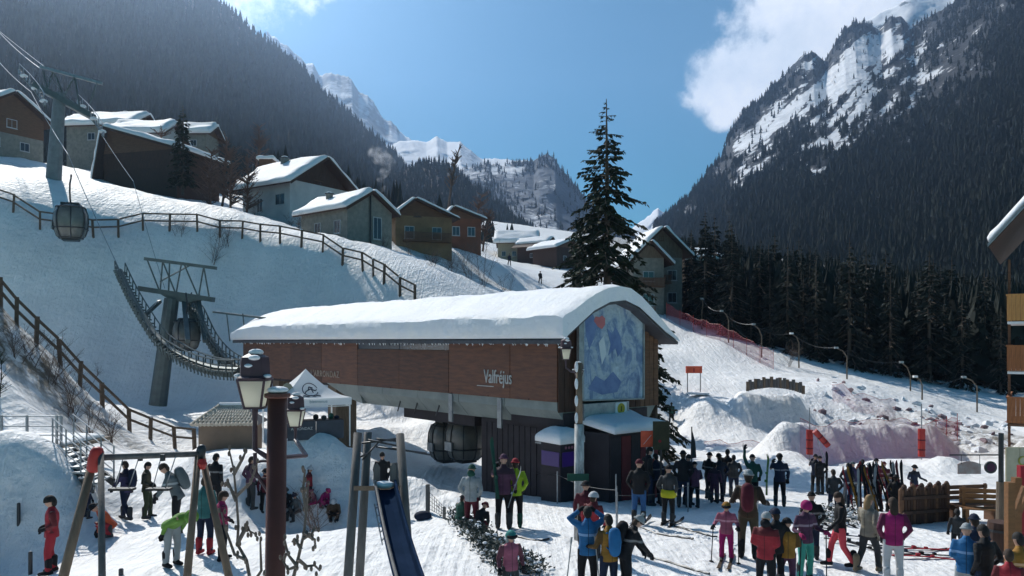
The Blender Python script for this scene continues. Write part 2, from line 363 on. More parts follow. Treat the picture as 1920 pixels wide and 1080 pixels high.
# fan tessellation, finer near the square
ang = np.linspace(R(-74), R(74), 620); rad = 2*1.0125**np.arange(0, 470)
A_, R_ = np.meshgrid(ang, rad, indexing='ij'); gx = np.sin(A_)*R_; gy = np.cos(A_)*R_-14
gz = height(gx, gy)
me = np_mesh('ground', np.stack([gx, gy, gz], -1).reshape(-1, 3), grid_faces(len(ang), len(rad))[:, ::-1], [])
def snow_ground():
    m = bpy.data.materials.new('piste_snow'); m.use_nodes = True; nt = m.node_tree; b = nt.nodes['Principled BSDF']; N = nt.nodes; L = nt.links
    tc = N.new('ShaderNodeTexCoord')
    def noi(s, d, r=.6, st=(1, 1, 1)):
        mp = N.new('ShaderNodeMapping'); mp.inputs['Scale'].default_value = st; n = N.new('ShaderNodeTexNoise'); n.inputs['Scale'].default_value = s; n.inputs['Detail'].default_value = d; n.inputs['Roughness'].default_value = r
        L.new(tc.outputs['Object'], mp.inputs[0]); L.new(mp.outputs[0], n.inputs['Vector']); return n.outputs[0]
    def rng(v, a, b):
        r = N.new('ShaderNodeMapRange'); r.inputs['From Min'].default_value = a; r.inputs['From Max'].default_value = b; L.new(v, r.inputs['Value']); return r.outputs[0]
    def mix(f, a, b):
        x = N.new('ShaderNodeMix'); x.data_type = 'RGBA'; L.new(f, x.inputs[0])
        for i, v in ((6, a), (7, b)):
            if isinstance(v, tuple): x.inputs[i].default_value = (*v, 1)
            else: L.new(v, x.inputs[i])
        return x.outputs[2]
    c = mix(rng(noi(.35, 6), .38, .62), (.79, .79, .79), (.89, .885, .875))
    c = mix(rng(noi(3.5, 5, .7), .60, .78), c, (.66, .66, .66))          # trodden grit
    att = N.new('ShaderNodeAttribute'); att.attribute_name = 'dirt'
    mm = N.new('ShaderNodeMath'); mm.operation = 'MULTIPLY'; L.new(att.outputs['Fac'], mm.inputs[0]); L.new(rng(noi(1.1, 8, .72), .40, .56), mm.inputs[1])
    c = mix(mm.outputs[0], c, (.13, .105, .07))
    L.new(c, b.inputs['Base Color']); b.inputs['Roughness'].default_value = .6; b.inputs['Specular IOR Level'].default_value = .3
    b1 = N.new('ShaderNodeBump'); b1.inputs['Strength'].default_value = .8; b1.inputs['Distance'].default_value = .2; L.new(noi(2.2, 7, .65, (1, .55, 1)), b1.inputs['Height'])
    v = N.new('ShaderNodeTexVoronoi'); v.inputs['Scale'].default_value = 3.2; L.new(tc.outputs['Object'], v.inputs['Vector'])
    b2 = N.new('ShaderNodeBump'); b2.inputs['Strength'].default_value = .4; b2.inputs['Distance'].default_value = .09; L.new(v.outputs['Distance'], b2.inputs['Height']); L.new(b1.outputs[0], b2.inputs['Normal'])
    # ski and groomer lines running down the pistes
    wv = N.new('ShaderNodeTexNoise'); wv.inputs['Scale'].default_value = 1; wv.inputs['Detail'].default_value = 3; mp = N.new('ShaderNodeMapping'); mp.inputs['Scale'].default_value = (5.5, .16, .2); mp.inputs['Rotation'].default_value = (0, 0, .35); L.new(tc.outputs['Object'], mp.inputs[0]); L.new(mp.outputs[0], wv.inputs['Vector'])
    b3 = N.new('ShaderNodeBump'); b3.inputs['Strength'].default_value = .55; b3.inputs['Distance'].default_value = .12; L.new(wv.outputs[0], b3.inputs['Height']); L.new(b2.outputs[0], b3.inputs['Normal'])
    L.new(b3.outputs[0], b.inputs['Normal'])
    return m
me.materials.append(snow_ground())
# bare earth and dead grass showing through on the steep banks
at = me.attributes.new('dirt', 'FLOAT', 'POINT')
def blob(cx, cy, rx, ry): return np.exp(-(((gx-cx)/rx)**2+((gy-cy)/ry)**2))
dirt = blob(-20.5, 33.5, 2.2, 3.5)*1.1+blob(-22, 33, 2, 2)+blob(-17.5, 36, 1.5, 2)*.7+blob(-7, 80, 9, 4)*.9+blob(-12, 86, 12, 4)*.7+blob(-30, 75, 10, 2.2)*.5+blob(-45, 88, 14, 3)*.9+blob(27, 53, 5, 4)*.9+blob(30, 48, 4, 4)*.9+blob(-3, 96, 8, 5)*.8
dirt += sst(92, 120, gy)*(gx > 30)+sst(100, 130, gy)*(gx < -25)
at.data.foreach_set('value', np.clip(dirt, 0, 1).astype(np.float32).ravel())
tag(link('ground', me), 'trodden snow of the station square, banks and pistes', kind='structure')

# ---------------------------------------------------------------- mountains
def mountain_mat(name, rock1, rock2, snowcol=(.84, .86, .9), rs=.02, snow_gain=1.0, nzlo=.35, nzhi=.62, bd=12):
    m = bpy.data.materials.new(name); m.use_nodes = True; nt = m.node_tree; b = nt.nodes['Principled BSDF']; N = nt.nodes; L = nt.links
    tc = N.new('ShaderNodeTexCoord'); geo = N.new('ShaderNodeNewGeometry')
    def noi(s, d, r=.6, st=(1, 1, 1)):
        mp = N.new('ShaderNodeMapping'); mp.inputs['Scale'].default_value = st; n = N.new('ShaderNodeTexNoise'); n.inputs['Scale'].default_value = s; n.inputs['Detail'].default_value = d; n.inputs['Roughness'].default_value = r
        L.new(tc.outputs['Object'], mp.inputs[0]); L.new(mp.outputs[0], n.inputs['Vector']); return n.outputs[0]
    def rng(v, a, b, lo=0, hi=1):
        r = N.new('ShaderNodeMapRange'); r.inputs['From Min'].default_value = a; r.inputs['From Max'].default_value = b; r.inputs['To Min'].default_value = lo; r.inputs['To Max'].default_value = hi; L.new(v, r.inputs['Value']); return r.outputs[0]
    def mth(op, a, b):
        n = N.new('ShaderNodeMath'); n.operation = op
        for i, v in enumerate((a, b)):
            if isinstance(v, (int, float)): n.inputs[i].default_value = v
            else: L.new(v, n.inputs[i])
        return n.outputs[0]
    rk = N.new('ShaderNodeMix'); rk.data_type = 'RGBA'; rk.inputs[6].default_value = (*rock1, 1); rk.inputs[7].default_value = (*rock2, 1)
    L.new(rng(noi(rs*2, 10, .7, (1, 1, .5)), .38, .62), rk.inputs[0])
    at = N.new('ShaderNodeAttribute'); at.attribute_name = 'snow'
    sep = N.new('ShaderNodeSeparateXYZ'); L.new(geo.outputs['Normal'], sep.inputs[0])
    f = mth('ADD', mth('ADD', mth('ADD', at.outputs['Fac'], mth('MULTIPLY', mth('SUBTRACT', noi(rs*5, 8, .7, (1, 1, .6)), .5), 1.6)), mth('MULTIPLY', mth('SUBTRACT', noi(rs, 12, .68), .5), 2.2)), mth('MULTIPLY', mth('SUBTRACT', mth('ABSOLUTE', sep.outputs[2], 0), .8), 1.0))
    f = rng(f, nzlo, nzhi)
    sm = N.new('ShaderNodeMix'); sm.data_type = 'RGBA'; L.new(f, sm.inputs[0]); L.new(rk.outputs[2], sm.inputs[6]); sm.inputs[7].default_value = (*snowcol, 1)
    L.new(sm.outputs[2], b.inputs['Base Color']); b.inputs['Roughness'].default_value = .85; b.inputs['Specular IOR Level'].default_value = .15
    bp = N.new('ShaderNodeBump'); bp.inputs['Strength'].default_value = .8; bp.inputs['Distance'].default_value = bd; L.new(noi(rs*1.4, 9, .65), bp.inputs['Height']); L.new(bp.outputs[0], b.inputs['Normal'])
    return m
def mountain(name, label, ridge, base, nu, ns, expo, relief, seed, mat, snowfn, freq=6., jag=0., focus=None):
    """ridge/base: (px, py, Y) seen from the square; surface climbs from base to ridge with gullies"""
    r = np.array(ridge, float); b = np.array(base, float)
    t = np.linspace(0, 1, nu)
    if focus:   # finer columns over the part that faces the square
        f0, f1 = [(q-r[0, 0])/(r[-1, 0]-r[0, 0]) for q in focus]; t = np.interp(np.linspace(0, 1, nu), [0, max(1e-6, .1*(f0 > .01)), .9, 1], [0, max(f0, 1e-7), f1, 1])
    px = r[0, 0]+(r[-1, 0]-r[0, 0])*t
    rpy = np.interp(px, r[:, 0], r[:, 1]); rY = np.interp(px, r[:, 0], r[:, 2])
    kw = np.exp(-((px[:, None]-px[None, :])/75.)**2); kw *= np.gradient(px)[None, :]; kw /= kw.sum(1, keepdims=True); sm_ = kw @ rpy; dl = np.minimum(np.abs(px-px[0]), np.abs(px[-1]-px)) > 200; rough_ = np.where(dl, rpy-sm_, 0); rpy = rpy-rough_; rY = np.where(dl, kw @ rY, rY)
    jg = jag*1.3*(ridged(px/23., px*0, seed+3, 4)-.55) if jag else px*0
    bt = (px-px[0])/(px[-1]-px[0]); bu = np.linspace(0, 1, len(b)) if b.shape[1] == 3 else None
    bpx = b[0, 0]+(b[-1, 0]-b[0, 0])*bt; bpy = np.interp(bpx, b[:, 0], b[:, 1]); bY = np.interp(bpx, b[:, 0], b[:, 2])
    s = np.linspace(0, 1, ns)[None, :]
    PX = bpx[:, None]*(1-s)+px[:, None]*s; PY = bpy[:, None]*(1-s)+rpy[:, None]*s-jg[:, None]*s**14+rough_[:, None]*s**7
    Y = bY[:, None]*(rY[:, None]/bY[:, None])**(s**expo)
    X = (PX-960)/F*Y; Z = CZ-(PY-HZ)/F*Y
    g = ridged(PX/150.+s*1.5, PY/170., seed, 6)-.55
    g2 = fbm(X/60., Y/60., seed+50, 4)
    env = np.sin(np.pi*np.clip(s, 0, 1)**.8)**.7
    k = 1-(relief*g+relief*.4*g2)*env
    X = X*k; Y = Y*k; Z = CZ+(Z-CZ)*k
    V = np.stack([X, Y, Z], -1)
    # the far side falls away behind the ridge
    back = V[:, -1:, :].copy(); dn = [back+np.array([0, d*rY.mean()*.25, -d*rY.mean()*.16]) for d in (.3, 1.2, 3)]
    VV = np.concatenate([V]+dn, 1); n2 = VV.shape[1]
    me = np_mesh(name, VV.reshape(-1, 3), grid_faces(nu, n2), [mat])
    sn = snowfn(PX, PY, s+PX*0); sn = np.concatenate([sn, sn[:, -1:], sn[:, -1:], sn[:, -1:]], 1)
    at = me.attributes.new('snow', 'FLOAT', 'POINT'); at.data.foreach_set('value', sn.astype(np.float32).ravel())
    o = link(name, me); tag(o, label, kind='structure')
    return dict(V=V, PX=PX, PY=PY, nu=nu, ns=ns, sn=sn[:, :ns], Y=Y)
def gauss(PX, PY, cx, cy, rx, ry, rot=0):
    c, s = math.cos(R(rot)), math.sin(R(rot)); dx = PX-cx; dy = PY-cy; a = dx*c+dy*s; b = -dx*s+dy*c
    return np.exp(-((a/rx)**2+(b/ry)**2))
def snow_right(PX, PY, s):
    c_, s_ = math.cos(R(-42)), math.sin(R(-42)); a_ = PX*c_+PY*s_; b_ = -PX*s_+PY*c_; reg = gauss(PX, PY, 1580, 190, 340, 110, -38)
    v = -.72+.0*PX+(.66+3.2*fbm(a_/34., b_/6., 71, 4)+1.2*fbm(PX/9., PY/13., 75, 3))*reg+.9*fbm(a_/30., b_/12., 72, 3)*gauss(PX, PY, 1780, 180, 130, 110)+.18*gauss(PX, PY, 1780, 160, 130, 110)
    for g in ((1480, 210, 120, 22, -38, 1.3), (1400, 268, 45, 12, -42, 1.1), (1600, 120, 60, 45, -30, 1.35), (1655, 75, 60, 24, -30, 1.4), (1510, 120, 30, 18, -20, 1.2), (1560, 170, 60, 40, -30, .9),
              (1440, 220, 60, 20, -45, 1.1), (1600, 215, 60, 16, -45, .9), (1800, 90, 90, 22, -45, .8), (1840, 130, 40, 22, 0, .7), (1540, 290, 60, 40, -40, .55), (1640, 200, 80, 60, -40, .5), (1720, 20, 60, 25, 0, .5),
              (1700, 265, 14, 22, 20, .9), (1380, 330, 60, 40, -50, .55), (1290, 400, 20, 14, -40, .8), (1310, 395, 24, 24, 0, .6), (1870, 240, 26, 30, 0, .7), (1850, 300, 30, 60, 10, .45), (1770, 180, 60, 60, 0, .35), (1420, 310, 50, 30, -40, .5), (1880, 10, 10, 20, 0, .8)):
        v = v+.62*g[5]*gauss(PX, PY, *g[:5])
    return v
m_rock_r = mountain_mat('right_mountain_rock', (.022, .026, .032), (.05, .056, .066), rs=.016)
MR = mountain('mountain_right', 'steep forested mountain with snow couloirs on the right of the valley',
    [(1225, 428, 1250), (1255, 405, 1250), (1290, 372, 1300), (1330, 322, 1350), (1355, 288, 1400), (1372, 240, 1450), (1400, 208, 1500), (1430, 182, 1550), (1470, 142, 1600), (1500, 108, 1650), (1522, 97, 1650), (1545, 112, 1660), (1562, 88, 1690), (1580, 60, 1750), (1600, 42, 1760), (1622, 42, 1760), (1648, 58, 1760), (1668, 32, 1760), (1690, 32, 1760), (1708, 52, 1740), (1735, 38, 1700), (1790, 4, 1650), (1850, -50, 1600), (1980, -140, 1500), (2400, -420, 1300), (3000, -700, 1200)],
    [(1215, 640, 130), (1300, 660, 118), (1450, 705, 92), (1600, 745, 84), (1800, 790, 80), (2000, 800, 76), (2600, 830, 70), (3300, 850, 60)],
    560, 340, .52, .07, 11, m_rock_r, snow_right, 9, jag=6, focus=(1225, 1990))
def snow_left(PX, PY, s):
    v = -.55+.25*fbm(PX/60., PY/200., 33, 4)
    return v+.75*gauss(PX, PY, 680, 262, 5, 22, 12)+.35*gauss(PX, PY, 460, 60, 50, 40)+.3*gauss(PX, PY, 300, 10, 60, 40)+.4*gauss(PX, PY, 480, 330, 60, 20)
m_rock_l = mountain_mat('left_mountain_floor', (.06, .055, .05), (.10, .085, .075), rs=.014)
ML = mountain('mountain_left', 'hazy wooded mountain flank rising on the left',
    [(-1300, -900, 1000), (-500, -500, 1100), (0, -240, 1200), (250, -91, 1250), (395, -3, 1300), (425, 21, 1310), (465, 51, 1330), (500, 83, 1350), (540, 113, 1370), (575, 141, 1390), (610, 177, 1400), (660, 223, 1420), (715, 271, 1430), (745, 301, 1430), (775, 331, 1400), (830, 381, 1300), (880, 419, 1200), (960, 459, 1000)],
    [(-1500, 420, 130), (-300, 330, 150), (0, 322, 150), (300, 360, 150), (600, 420, 150), (800, 470, 170), (960, 505, 260)],
    420, 260, .55, .09, 23, m_rock_l, snow_left, 9, jag=5, focus=(-60, 960))
def snow_mid(PX, PY, s): return -.6+PX*0
MM = mountain('hill_wooded', 'low wooded shoulder in the middle of the valley',
    [(700, 350, 900), (745, 322, 900), (780, 312, 900), (815, 306, 900), (850, 314, 880), (880, 340, 860), (910, 364, 830), (945, 396, 800), (985, 430, 700), (1040, 470, 600)],
    [(700, 470, 330), (800, 470, 330), (900, 480, 330), (1000, 500, 330), (1060, 500, 330)],
    120, 90, .6, .07, 31, m_rock_l, snow_mid, 3)
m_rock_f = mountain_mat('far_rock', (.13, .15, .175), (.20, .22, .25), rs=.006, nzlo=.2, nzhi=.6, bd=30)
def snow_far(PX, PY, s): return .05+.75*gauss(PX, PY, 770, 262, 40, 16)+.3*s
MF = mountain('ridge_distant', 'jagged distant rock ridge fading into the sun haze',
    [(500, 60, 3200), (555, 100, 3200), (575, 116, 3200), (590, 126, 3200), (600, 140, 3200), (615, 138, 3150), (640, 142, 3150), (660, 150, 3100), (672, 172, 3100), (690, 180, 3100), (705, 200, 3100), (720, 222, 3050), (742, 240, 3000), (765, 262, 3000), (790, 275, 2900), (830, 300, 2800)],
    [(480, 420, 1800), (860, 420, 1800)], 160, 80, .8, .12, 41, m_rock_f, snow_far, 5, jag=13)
def snow_bowl(PX, PY, s): return .35+.7*gauss(PX, PY, 800, 280, 70, 22)+.4*gauss(PX, PY, 900, 310, 60, 22)-.5*gauss(PX, PY, 900, 360, 60, 26)
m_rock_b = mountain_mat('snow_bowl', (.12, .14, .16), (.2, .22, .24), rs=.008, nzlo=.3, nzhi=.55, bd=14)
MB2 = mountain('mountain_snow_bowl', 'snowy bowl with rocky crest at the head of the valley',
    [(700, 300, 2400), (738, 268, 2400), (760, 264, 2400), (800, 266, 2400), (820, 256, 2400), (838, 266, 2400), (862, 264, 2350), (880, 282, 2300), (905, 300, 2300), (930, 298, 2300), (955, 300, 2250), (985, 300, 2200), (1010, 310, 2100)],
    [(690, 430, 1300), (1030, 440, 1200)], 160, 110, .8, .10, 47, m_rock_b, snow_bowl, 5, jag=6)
def snow_peak(PX, PY, s): return .02+.5*fbm(PX/14., PY/50., 91, 4)+.5*gauss(PX, PY, 880, 330, 40, 16)+.55*gauss(PX, PY, 1003, 302, 10, 8)+.5*gauss(PX, PY, 960, 318, 30, 9)
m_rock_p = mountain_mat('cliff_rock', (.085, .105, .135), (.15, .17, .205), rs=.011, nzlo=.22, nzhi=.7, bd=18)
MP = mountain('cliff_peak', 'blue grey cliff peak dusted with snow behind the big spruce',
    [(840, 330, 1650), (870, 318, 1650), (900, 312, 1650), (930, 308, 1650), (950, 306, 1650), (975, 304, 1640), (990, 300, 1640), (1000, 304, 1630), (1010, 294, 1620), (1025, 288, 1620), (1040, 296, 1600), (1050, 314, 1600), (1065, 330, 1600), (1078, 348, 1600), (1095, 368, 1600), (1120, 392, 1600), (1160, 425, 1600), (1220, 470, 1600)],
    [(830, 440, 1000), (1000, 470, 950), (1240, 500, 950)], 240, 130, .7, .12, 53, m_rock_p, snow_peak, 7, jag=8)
def snow_small(PX, PY, s): return 1.0+PX*0
MS = mountain('summit_snowy', 'small sunlit snowy summit beyond the right chalet',
    [(1150, 450, 2600), (1190, 424, 2600), (1218, 404, 2600), (1233, 390, 2600), (1246, 398, 2600), (1262, 412, 2600), (1290, 432, 2600), (1340, 460, 2600)],
    [(1140, 520, 2000), (1360, 520, 2000)], 80, 40, .8, .12, 59, m_rock_b, snow_small, 4, jag=5)
def snow_top(PX, PY, s): return 1.1-.9*gauss(PX, PY, 1690, 6, 20, 7)
MT = mountain('summit_right', 'bright snow summit showing above the right ridge',
    [(1600, 48, 2600), (1640, 30, 2600), (1680, 10, 2600), (1705, -4, 2600), (1740, -8, 2600), (1780, -20, 2600), (1860, -60, 2600), (2000, -120, 2600)],
    [(1580, 160, 2100), (2020, 100, 2100)], 80, 40, .8, .10, 61, m_rock_b, snow_top, 4, jag=7)

# ---------------------------------------------------------------- forests
def conifer_lp(tiers, n, seed):
    rr = random.Random(seed); V = []; T = []
    for k in range(tiers):
        z0 = .08+.86*k/tiers; z1 = min(1., z0+1.35/tiers); rad = .20*(1-k/tiers)**.85+.02; o = len(V)
        V.append((0, 0, z1)); a0 = rr.random()*6
        for i in range(n):
            r_ = rad*(1 if i % 2 == 0 else .55)*rr.uniform(.75, 1.2); a = a0+2*math.pi*i/n
            V.append((r_*math.cos(a), r_*math.sin(a), z0-(.04 if i % 2 == 0 else -.03)*rr.uniform(.5, 1.4)))
        for i in range(n): T.append((o, o+1+i, o+1+(i+1) % n))
    return np.array(V), np.array(T)
LPF = [conifer_lp(3, 6, s) for s in range(4)]; LPN = [conifer_lp(6, 8, s+10) for s in range(4)]
def forest(name, label, M, n, prob, hfn, mat, seed, near=False, s0=0.0):
    """trees spread over the slope; sizes in metres, more of them where the slope is far away"""
    g = np.random.default_rng(seed); V = M['V']; nu, ns = M['nu'], M['ns']
    u = g.random(n)*(nu-1.001); s = g.random(n)*(ns-1.001)
    i = u.astype(int); j = s.astype(int); fu = u-i; fs = s-j
    def bil(A):
        a = A[i, j]; b = A[i+1, j]; c = A[i, j+1]; d = A[i+1, j+1]
        if A.ndim == 3: return a*((1-fu)*(1-fs))[:, None]+b*(fu*(1-fs))[:, None]+c*((1-fu)*fs)[:, None]+d*(fu*fs)[:, None]
        return a*(1-fu)*(1-fs)+b*fu*(1-fs)+c*(1-fu)*fs+d*fu*fs
    p = bil(V); PX = bil(M['PX']); PY = bil(M['PY']); sn = bil(M['sn'])
    w = prob(PX, PY, p, sn, s/ns)
    keep = (g.random(n) < w)&(s/ns >= s0)
    p = p[keep]; h = hfn(p)*(.45+.95*g.random(len(p))**1.3); ang = g.random(len(p))*6.28; wd = h*g.uniform(.75, 1.15, len(p))
    vs = []; fs_ = []; off = 0; lib = LPN if near else LPF; kind = g.integers(0, 4, len(p))
    for k in range(4):
        q = kind == k
        if not q.any(): continue
        tv, tf = lib[k]; pp = p[q]; c, s_ = np.cos(ang[q])[:, None], np.sin(ang[q])[:, None]
        x = (tv[None, :, 0]*c-tv[None, :, 1]*s_)*wd[q][:, None]+pp[:, 0:1]
        y = (tv[None, :, 0]*s_+tv[None, :, 1]*c)*wd[q][:, None]+pp[:, 1:2]
        z = tv[None, :, 2]*h[q][:, None]+pp[:, 2:3]-.5
        m = np.stack([x, y, z], -1).reshape(-1, 3); f = (tf[None]+(np.arange(len(pp))*len(tv))[:, None, None]).reshape(-1, 3)+off
        vs.append(m); fs_.append(f); off += len(m)
    me = np_mesh(name, np.concatenate(vs), np.concatenate(fs_), mat, smooth=False)
    tag(link(name, me), label, 'forest', kind='stuff')
    return len(p)
cnt = 0
dens = lambda p: np.clip((p[:, 1]/1100)**1.2, 0, 1)
def pr_right(PX, PY, p, sn, s): return np.clip(dens(p)*1.3, .05, 1)*np.clip(.95-(sn+.5)*1.5, .015, 1)*(PX < 2150)*(p[:, 1] > 190)
cnt += forest('forest_far_right', 'dense dark conifer forest on the right mountain', MR, 95000, pr_right, lambda p: 9.5+2.5*np.clip(p[:, 1]/900, 0, 1)+0*p[:, 0], m_needle2, 5)
def pr_left(PX, PY, p, sn, s): return np.clip(dens(p)*1.2, .05, 1)*np.clip(1-(sn+.6)*1.1, .1, 1)*(PX > -150)*(p[:, 1] > 200)
cnt += forest('forest_far_left', 'hazy conifer forest covering the left mountain', ML, 46000, pr_left, lambda p: 11+5*np.clip(p[:, 1]/900, 0, 1), m_needle2, 6)
cnt += forest('forest_mid_hill', 'dark conifers on the low shoulder in mid valley', MM, 3600, lambda PX, PY, p, sn, s: 1+PX*0, lambda p: 9.5+0*p[:, 0], m_needle2, 7)
cnt += forest('forest_snow_bowl', 'scattered conifers at the foot of the snowy bowl', MB2, 3000, lambda PX, PY, p, sn, s: np.clip((PY-300)/40, 0, 1)*(PX > 830)*.4, lambda p: 14+0*p[:, 0], m_needle2, 8)
cnt += forest('forest_cliff_peak', 'conifers clinging to the top of the cliff peak', MP, 9000, lambda PX, PY, p, sn, s: (.5*(s > .86)+.03+.6*gauss(PX, PY, 900, 380, 50, 35))*(sn < .3), lambda p: 11+0*p[:, 0], m_needle2, 9)
print('far trees', cnt)
# ---------------------------------------------------------------- helpers for buildings
def snow_slab(mb, p00, p10, p11, p01, th, n=(14, 10), bulge=.12, seed=0, rnd=.35):
    """a thick rounded blanket over the quad p00-p10-p11-p01; closed mesh"""
    p00, p10, p11, p01 = map(Vector, (p00, p10, p11, p01)); nu, nv = n
    nrm = (p10-p00).cross(p01-p00).normalized()
    if nrm.z < 0: nrm = -nrm
    lu = ((p10-p00).length+(p11-p01).length)/2; lv = ((p01-p00).length+(p11-p10).length)/2
    top = []; bot = []
    for i in range(nu+1):
        for j in range(nv+1):
            u = .5-.5*math.cos(math.pi*i/nu)*.9/ .9; v = .5-.5*math.cos(math.pi*j/nv)
            p = (p00*(1-u)+p10*u)*(1-v)+(p01*(1-u)+p11*u)*v
            d = min(u*lu, (1-u)*lu, v*lv, (1-v)*lv)
            e = min(1, d/max(rnd, 1e-3)); e = math.sqrt(max(0, 1-(1-e)**2))
            w = float(fbm(np.array([p.x*.9+seed]), np.array([p.y*.9+p.z*.7]), seed, 4)[0])
            h = th*(.35+.65*e)*(1+w*.9)
            top.append(p+nrm*h); bot.append(p-nrm*.0)
    vs = top+bot; m = len(top); fs = []
    for i in range(nu):
        for j in range(nv):
            a = i*(nv+1)+j; fs.append((a, a+nv+1, a+nv+2, a+1)); fs.append((m+a, m+a+1, m+a+nv+2, m+a+nv+1))
    for i in range(nu):
        for j in (0, nv):
            a = i*(nv+1)+j; b = a+nv+1; fs.append((a, m+a, m+b, b) if j == 0 else (a, b, m+b, m+a))
    for j in range(nv):
        for i in (0, nu):
            a = i*(nv+1)+j; b = a+1; fs.append((a, b, m+b, m+a) if i == 0 else (a, m+a, m+b, b))
    mb.add(vs, fs)
def window(parent, c, w, h, nrm, frame=None, pane=None, bars=1, depth=.06, name='window', shutters=None):
    """a framed window on a wall facing nrm (local axis vector), with recessed pane and sill"""
    n = Vector(nrm).normalized(); x = Vector((0, 0, 1)).cross(n).normalized(); M = Matrix((x, n, Vector((0, 0, 1)))).transposed(); c = Vector(c)
    mb = MB(); t = .07
    for sx in (-1, 1): mb.box(c+M @ Vector((sx*(w/2-t/2), depth/2, 0)), (t, depth, h), M)
    for sz in (-1, 1): mb.box(c+M @ Vector((0, depth/2, sz*(h/2-t/2))), (w-2*t-.004, depth, t), M)
    for k in range(bars): mb.box(c+M @ Vector(((k+1)/(bars+1)*w-w/2, depth*.4, 0)), (.04, depth*.6, h-2*t-.01), M)
    o = mb.build(name, frame or m_white, parent)
    MB().box(c+M @ Vector((0, depth*.12, 0)), (w-2*t, .01, h-2*t), M).build('pane', pane or m_glass, o)
    MB().box(c+M @ Vector((0, depth*.9, -h/2-.03)), (w+.12, depth*1.8, .05), M).build('sill', frame or m_white, o)
    if shutters:
        for sx in (-1, 1): MB().box(c+M @ Vector((sx*(w/2+w*.27), .02, 0)), (w*.48, .035, h), M).build('shutter', shutters, o)
    return o
def chalet(name, label, loc, rz, w, l, wh, rh, wall, gable, over=.8, snow=.5, wins=(), chim=None, low=None, asym=0, group='chalets on the hillside', roofm=None, snowcut=1.0, gov=1.0, balcony=None, door=None, planks=0, base=2.5, side_snow=(1, 1)):
    """gable end at local -Y, ridge along Y; w across, l along the ridge"""
    t = thing(name, label, 'chalet', loc, rz, group)
    hw = w/2; ap = asym
    MB().prism([(-hw, 0, -base), (hw, 0, -base), (hw, 0, wh), (-hw, 0, wh)], (0, l, 0)).build('wall', wall, t)
    # boarded gable set 3 cm proud at the front, plain one behind
    for y0, dy in ((-.03, .06), (l-.03, .06)):
        MB().prism([(-hw, y0, wh+.004), (hw, y0, wh+.004), (ap, y0, wh+rh)], (0, dy, 0)).build('gable', gable, t)
    if planks:
        me = None
        for k in range(planks):
            x = -hw+(k+.5)*w/planks; top = rh*(1-abs(x-ap)/(hw+abs(ap)))-.12
            if top < .2: continue
            MB().bx((x-w/planks*.46, -.065, wh+.02), (x+w/planks*.46, -.034, wh+top)).build('plank', gable, t)
    if low:      # boarded upper storey band
        MB().bx((-hw-.03, -.035, low[0]), (hw+.03, -.004, wh)).build('cladding', low[1], t)
    rm = roofm or m_dwood
    for s in (-1, 1):
        ex = s*(hw+over); sl = rh/(hw-s*ap); ez = wh-over*sl
        a = Vector((ap, -gov, wh+rh)); b = Vector((ex, -gov, ez)); th = .16
        n = Vector((s*rh, 0, hw-s*ap)).normalized()*th
        rf = MB().prism([a, b, b+n, a+n], (0, l+2*gov, 0)).build('roof', rm, t)
        for k in range(max(3, int(l/1.3))):   # purlin / rafter ends
            pass
        if snow and side_snow[0 if s < 0 else 1]:
            mb = MB(); c0 = a+n*1.02; c1 = b*1+n*1.02
            if snowcut < 1: c1 = c0+(c1-c0)*snowcut
            snow_slab(mb, c0, c1, c1+Vector((0, l+2*gov, 0)), c0+Vector((0, l+2*gov, 0)), snow, seed=int(abs(loc[0]*7+s*3)) % 97)
            mb.build('roof_snow', m_roofsnow, t, smooth=True)
        # barge board
        MB().prism([a+Vector((0, -.04, -.12)), b+Vector((0, -.04, -.12)), b+n+Vector((0, -.04, 0)), a+n+Vector((0, -.04, 0))], (0, .036, 0)).build('barge_board', m_dwood, t)
    for (face, x, z, ww, hh) in wins:
        if face == 'f': window(t, (x, 0, z), ww, hh, (0, -1, 0), shutters=None, frame=m_wood2 if z > wh else None)
        elif face == 'l': window(t, (-hw, x, z), ww, hh, (-1, 0, 0))
        elif face == 'r': window(t, (hw, x, z), ww, hh, (1, 0, 0))
    if chim:
        cx, cy, cz, cw_, ch = chim
        c = MB().bx((cx-cw_/2, cy-cw_/2, cz-1.2), (cx+cw_/2, cy+cw_/2, cz+ch)).build('chimney', m_stone, t)
        MB().bx((cx-cw_/2-.08, cy-cw_/2-.08, cz+ch+.003), (cx+cw_/2+.08, cy+cw_/2+.08, cz+ch+.1)).build('chimney_cap', m_slate, c)
        mb = MB(); mb.ell((cx, cy, cz+ch+.12), (cw_*.6, cw_*.6, .16)); mb.build('snow_cap', m_roofsnow, c, smooth=True)
    if balcony:
        bz, bx0, bx1 = balcony
        b = MB().bx((bx0, -1.1, bz-.14), (bx1, -.07, bz)).build('balcony', m_wood2, t)
        for k in range(int((bx1-bx0)/.16)):
            x = bx0+.08+k*.16; MB().bx((x-.055, -1.1, bz+.004), (x+.055, -1.07, bz+.9)).build('baluster', m_wood2, b)
        MB().bx((bx0, -1.14, bz+.904), (bx1, -1.02, bz+.97)).build('handrail', m_wood2, b)
    if door:
        dx, dw, dh = door; d = MB().bx((dx-dw/2, -.05, 0), (dx+dw/2, -.004, dh)).build('door', m_dwood, t)
    return t
def cyl_me(name, r, h, m, n=8):
    return MB().lathe([(r, 0), (r, h)], n=n).mesh(name, m)

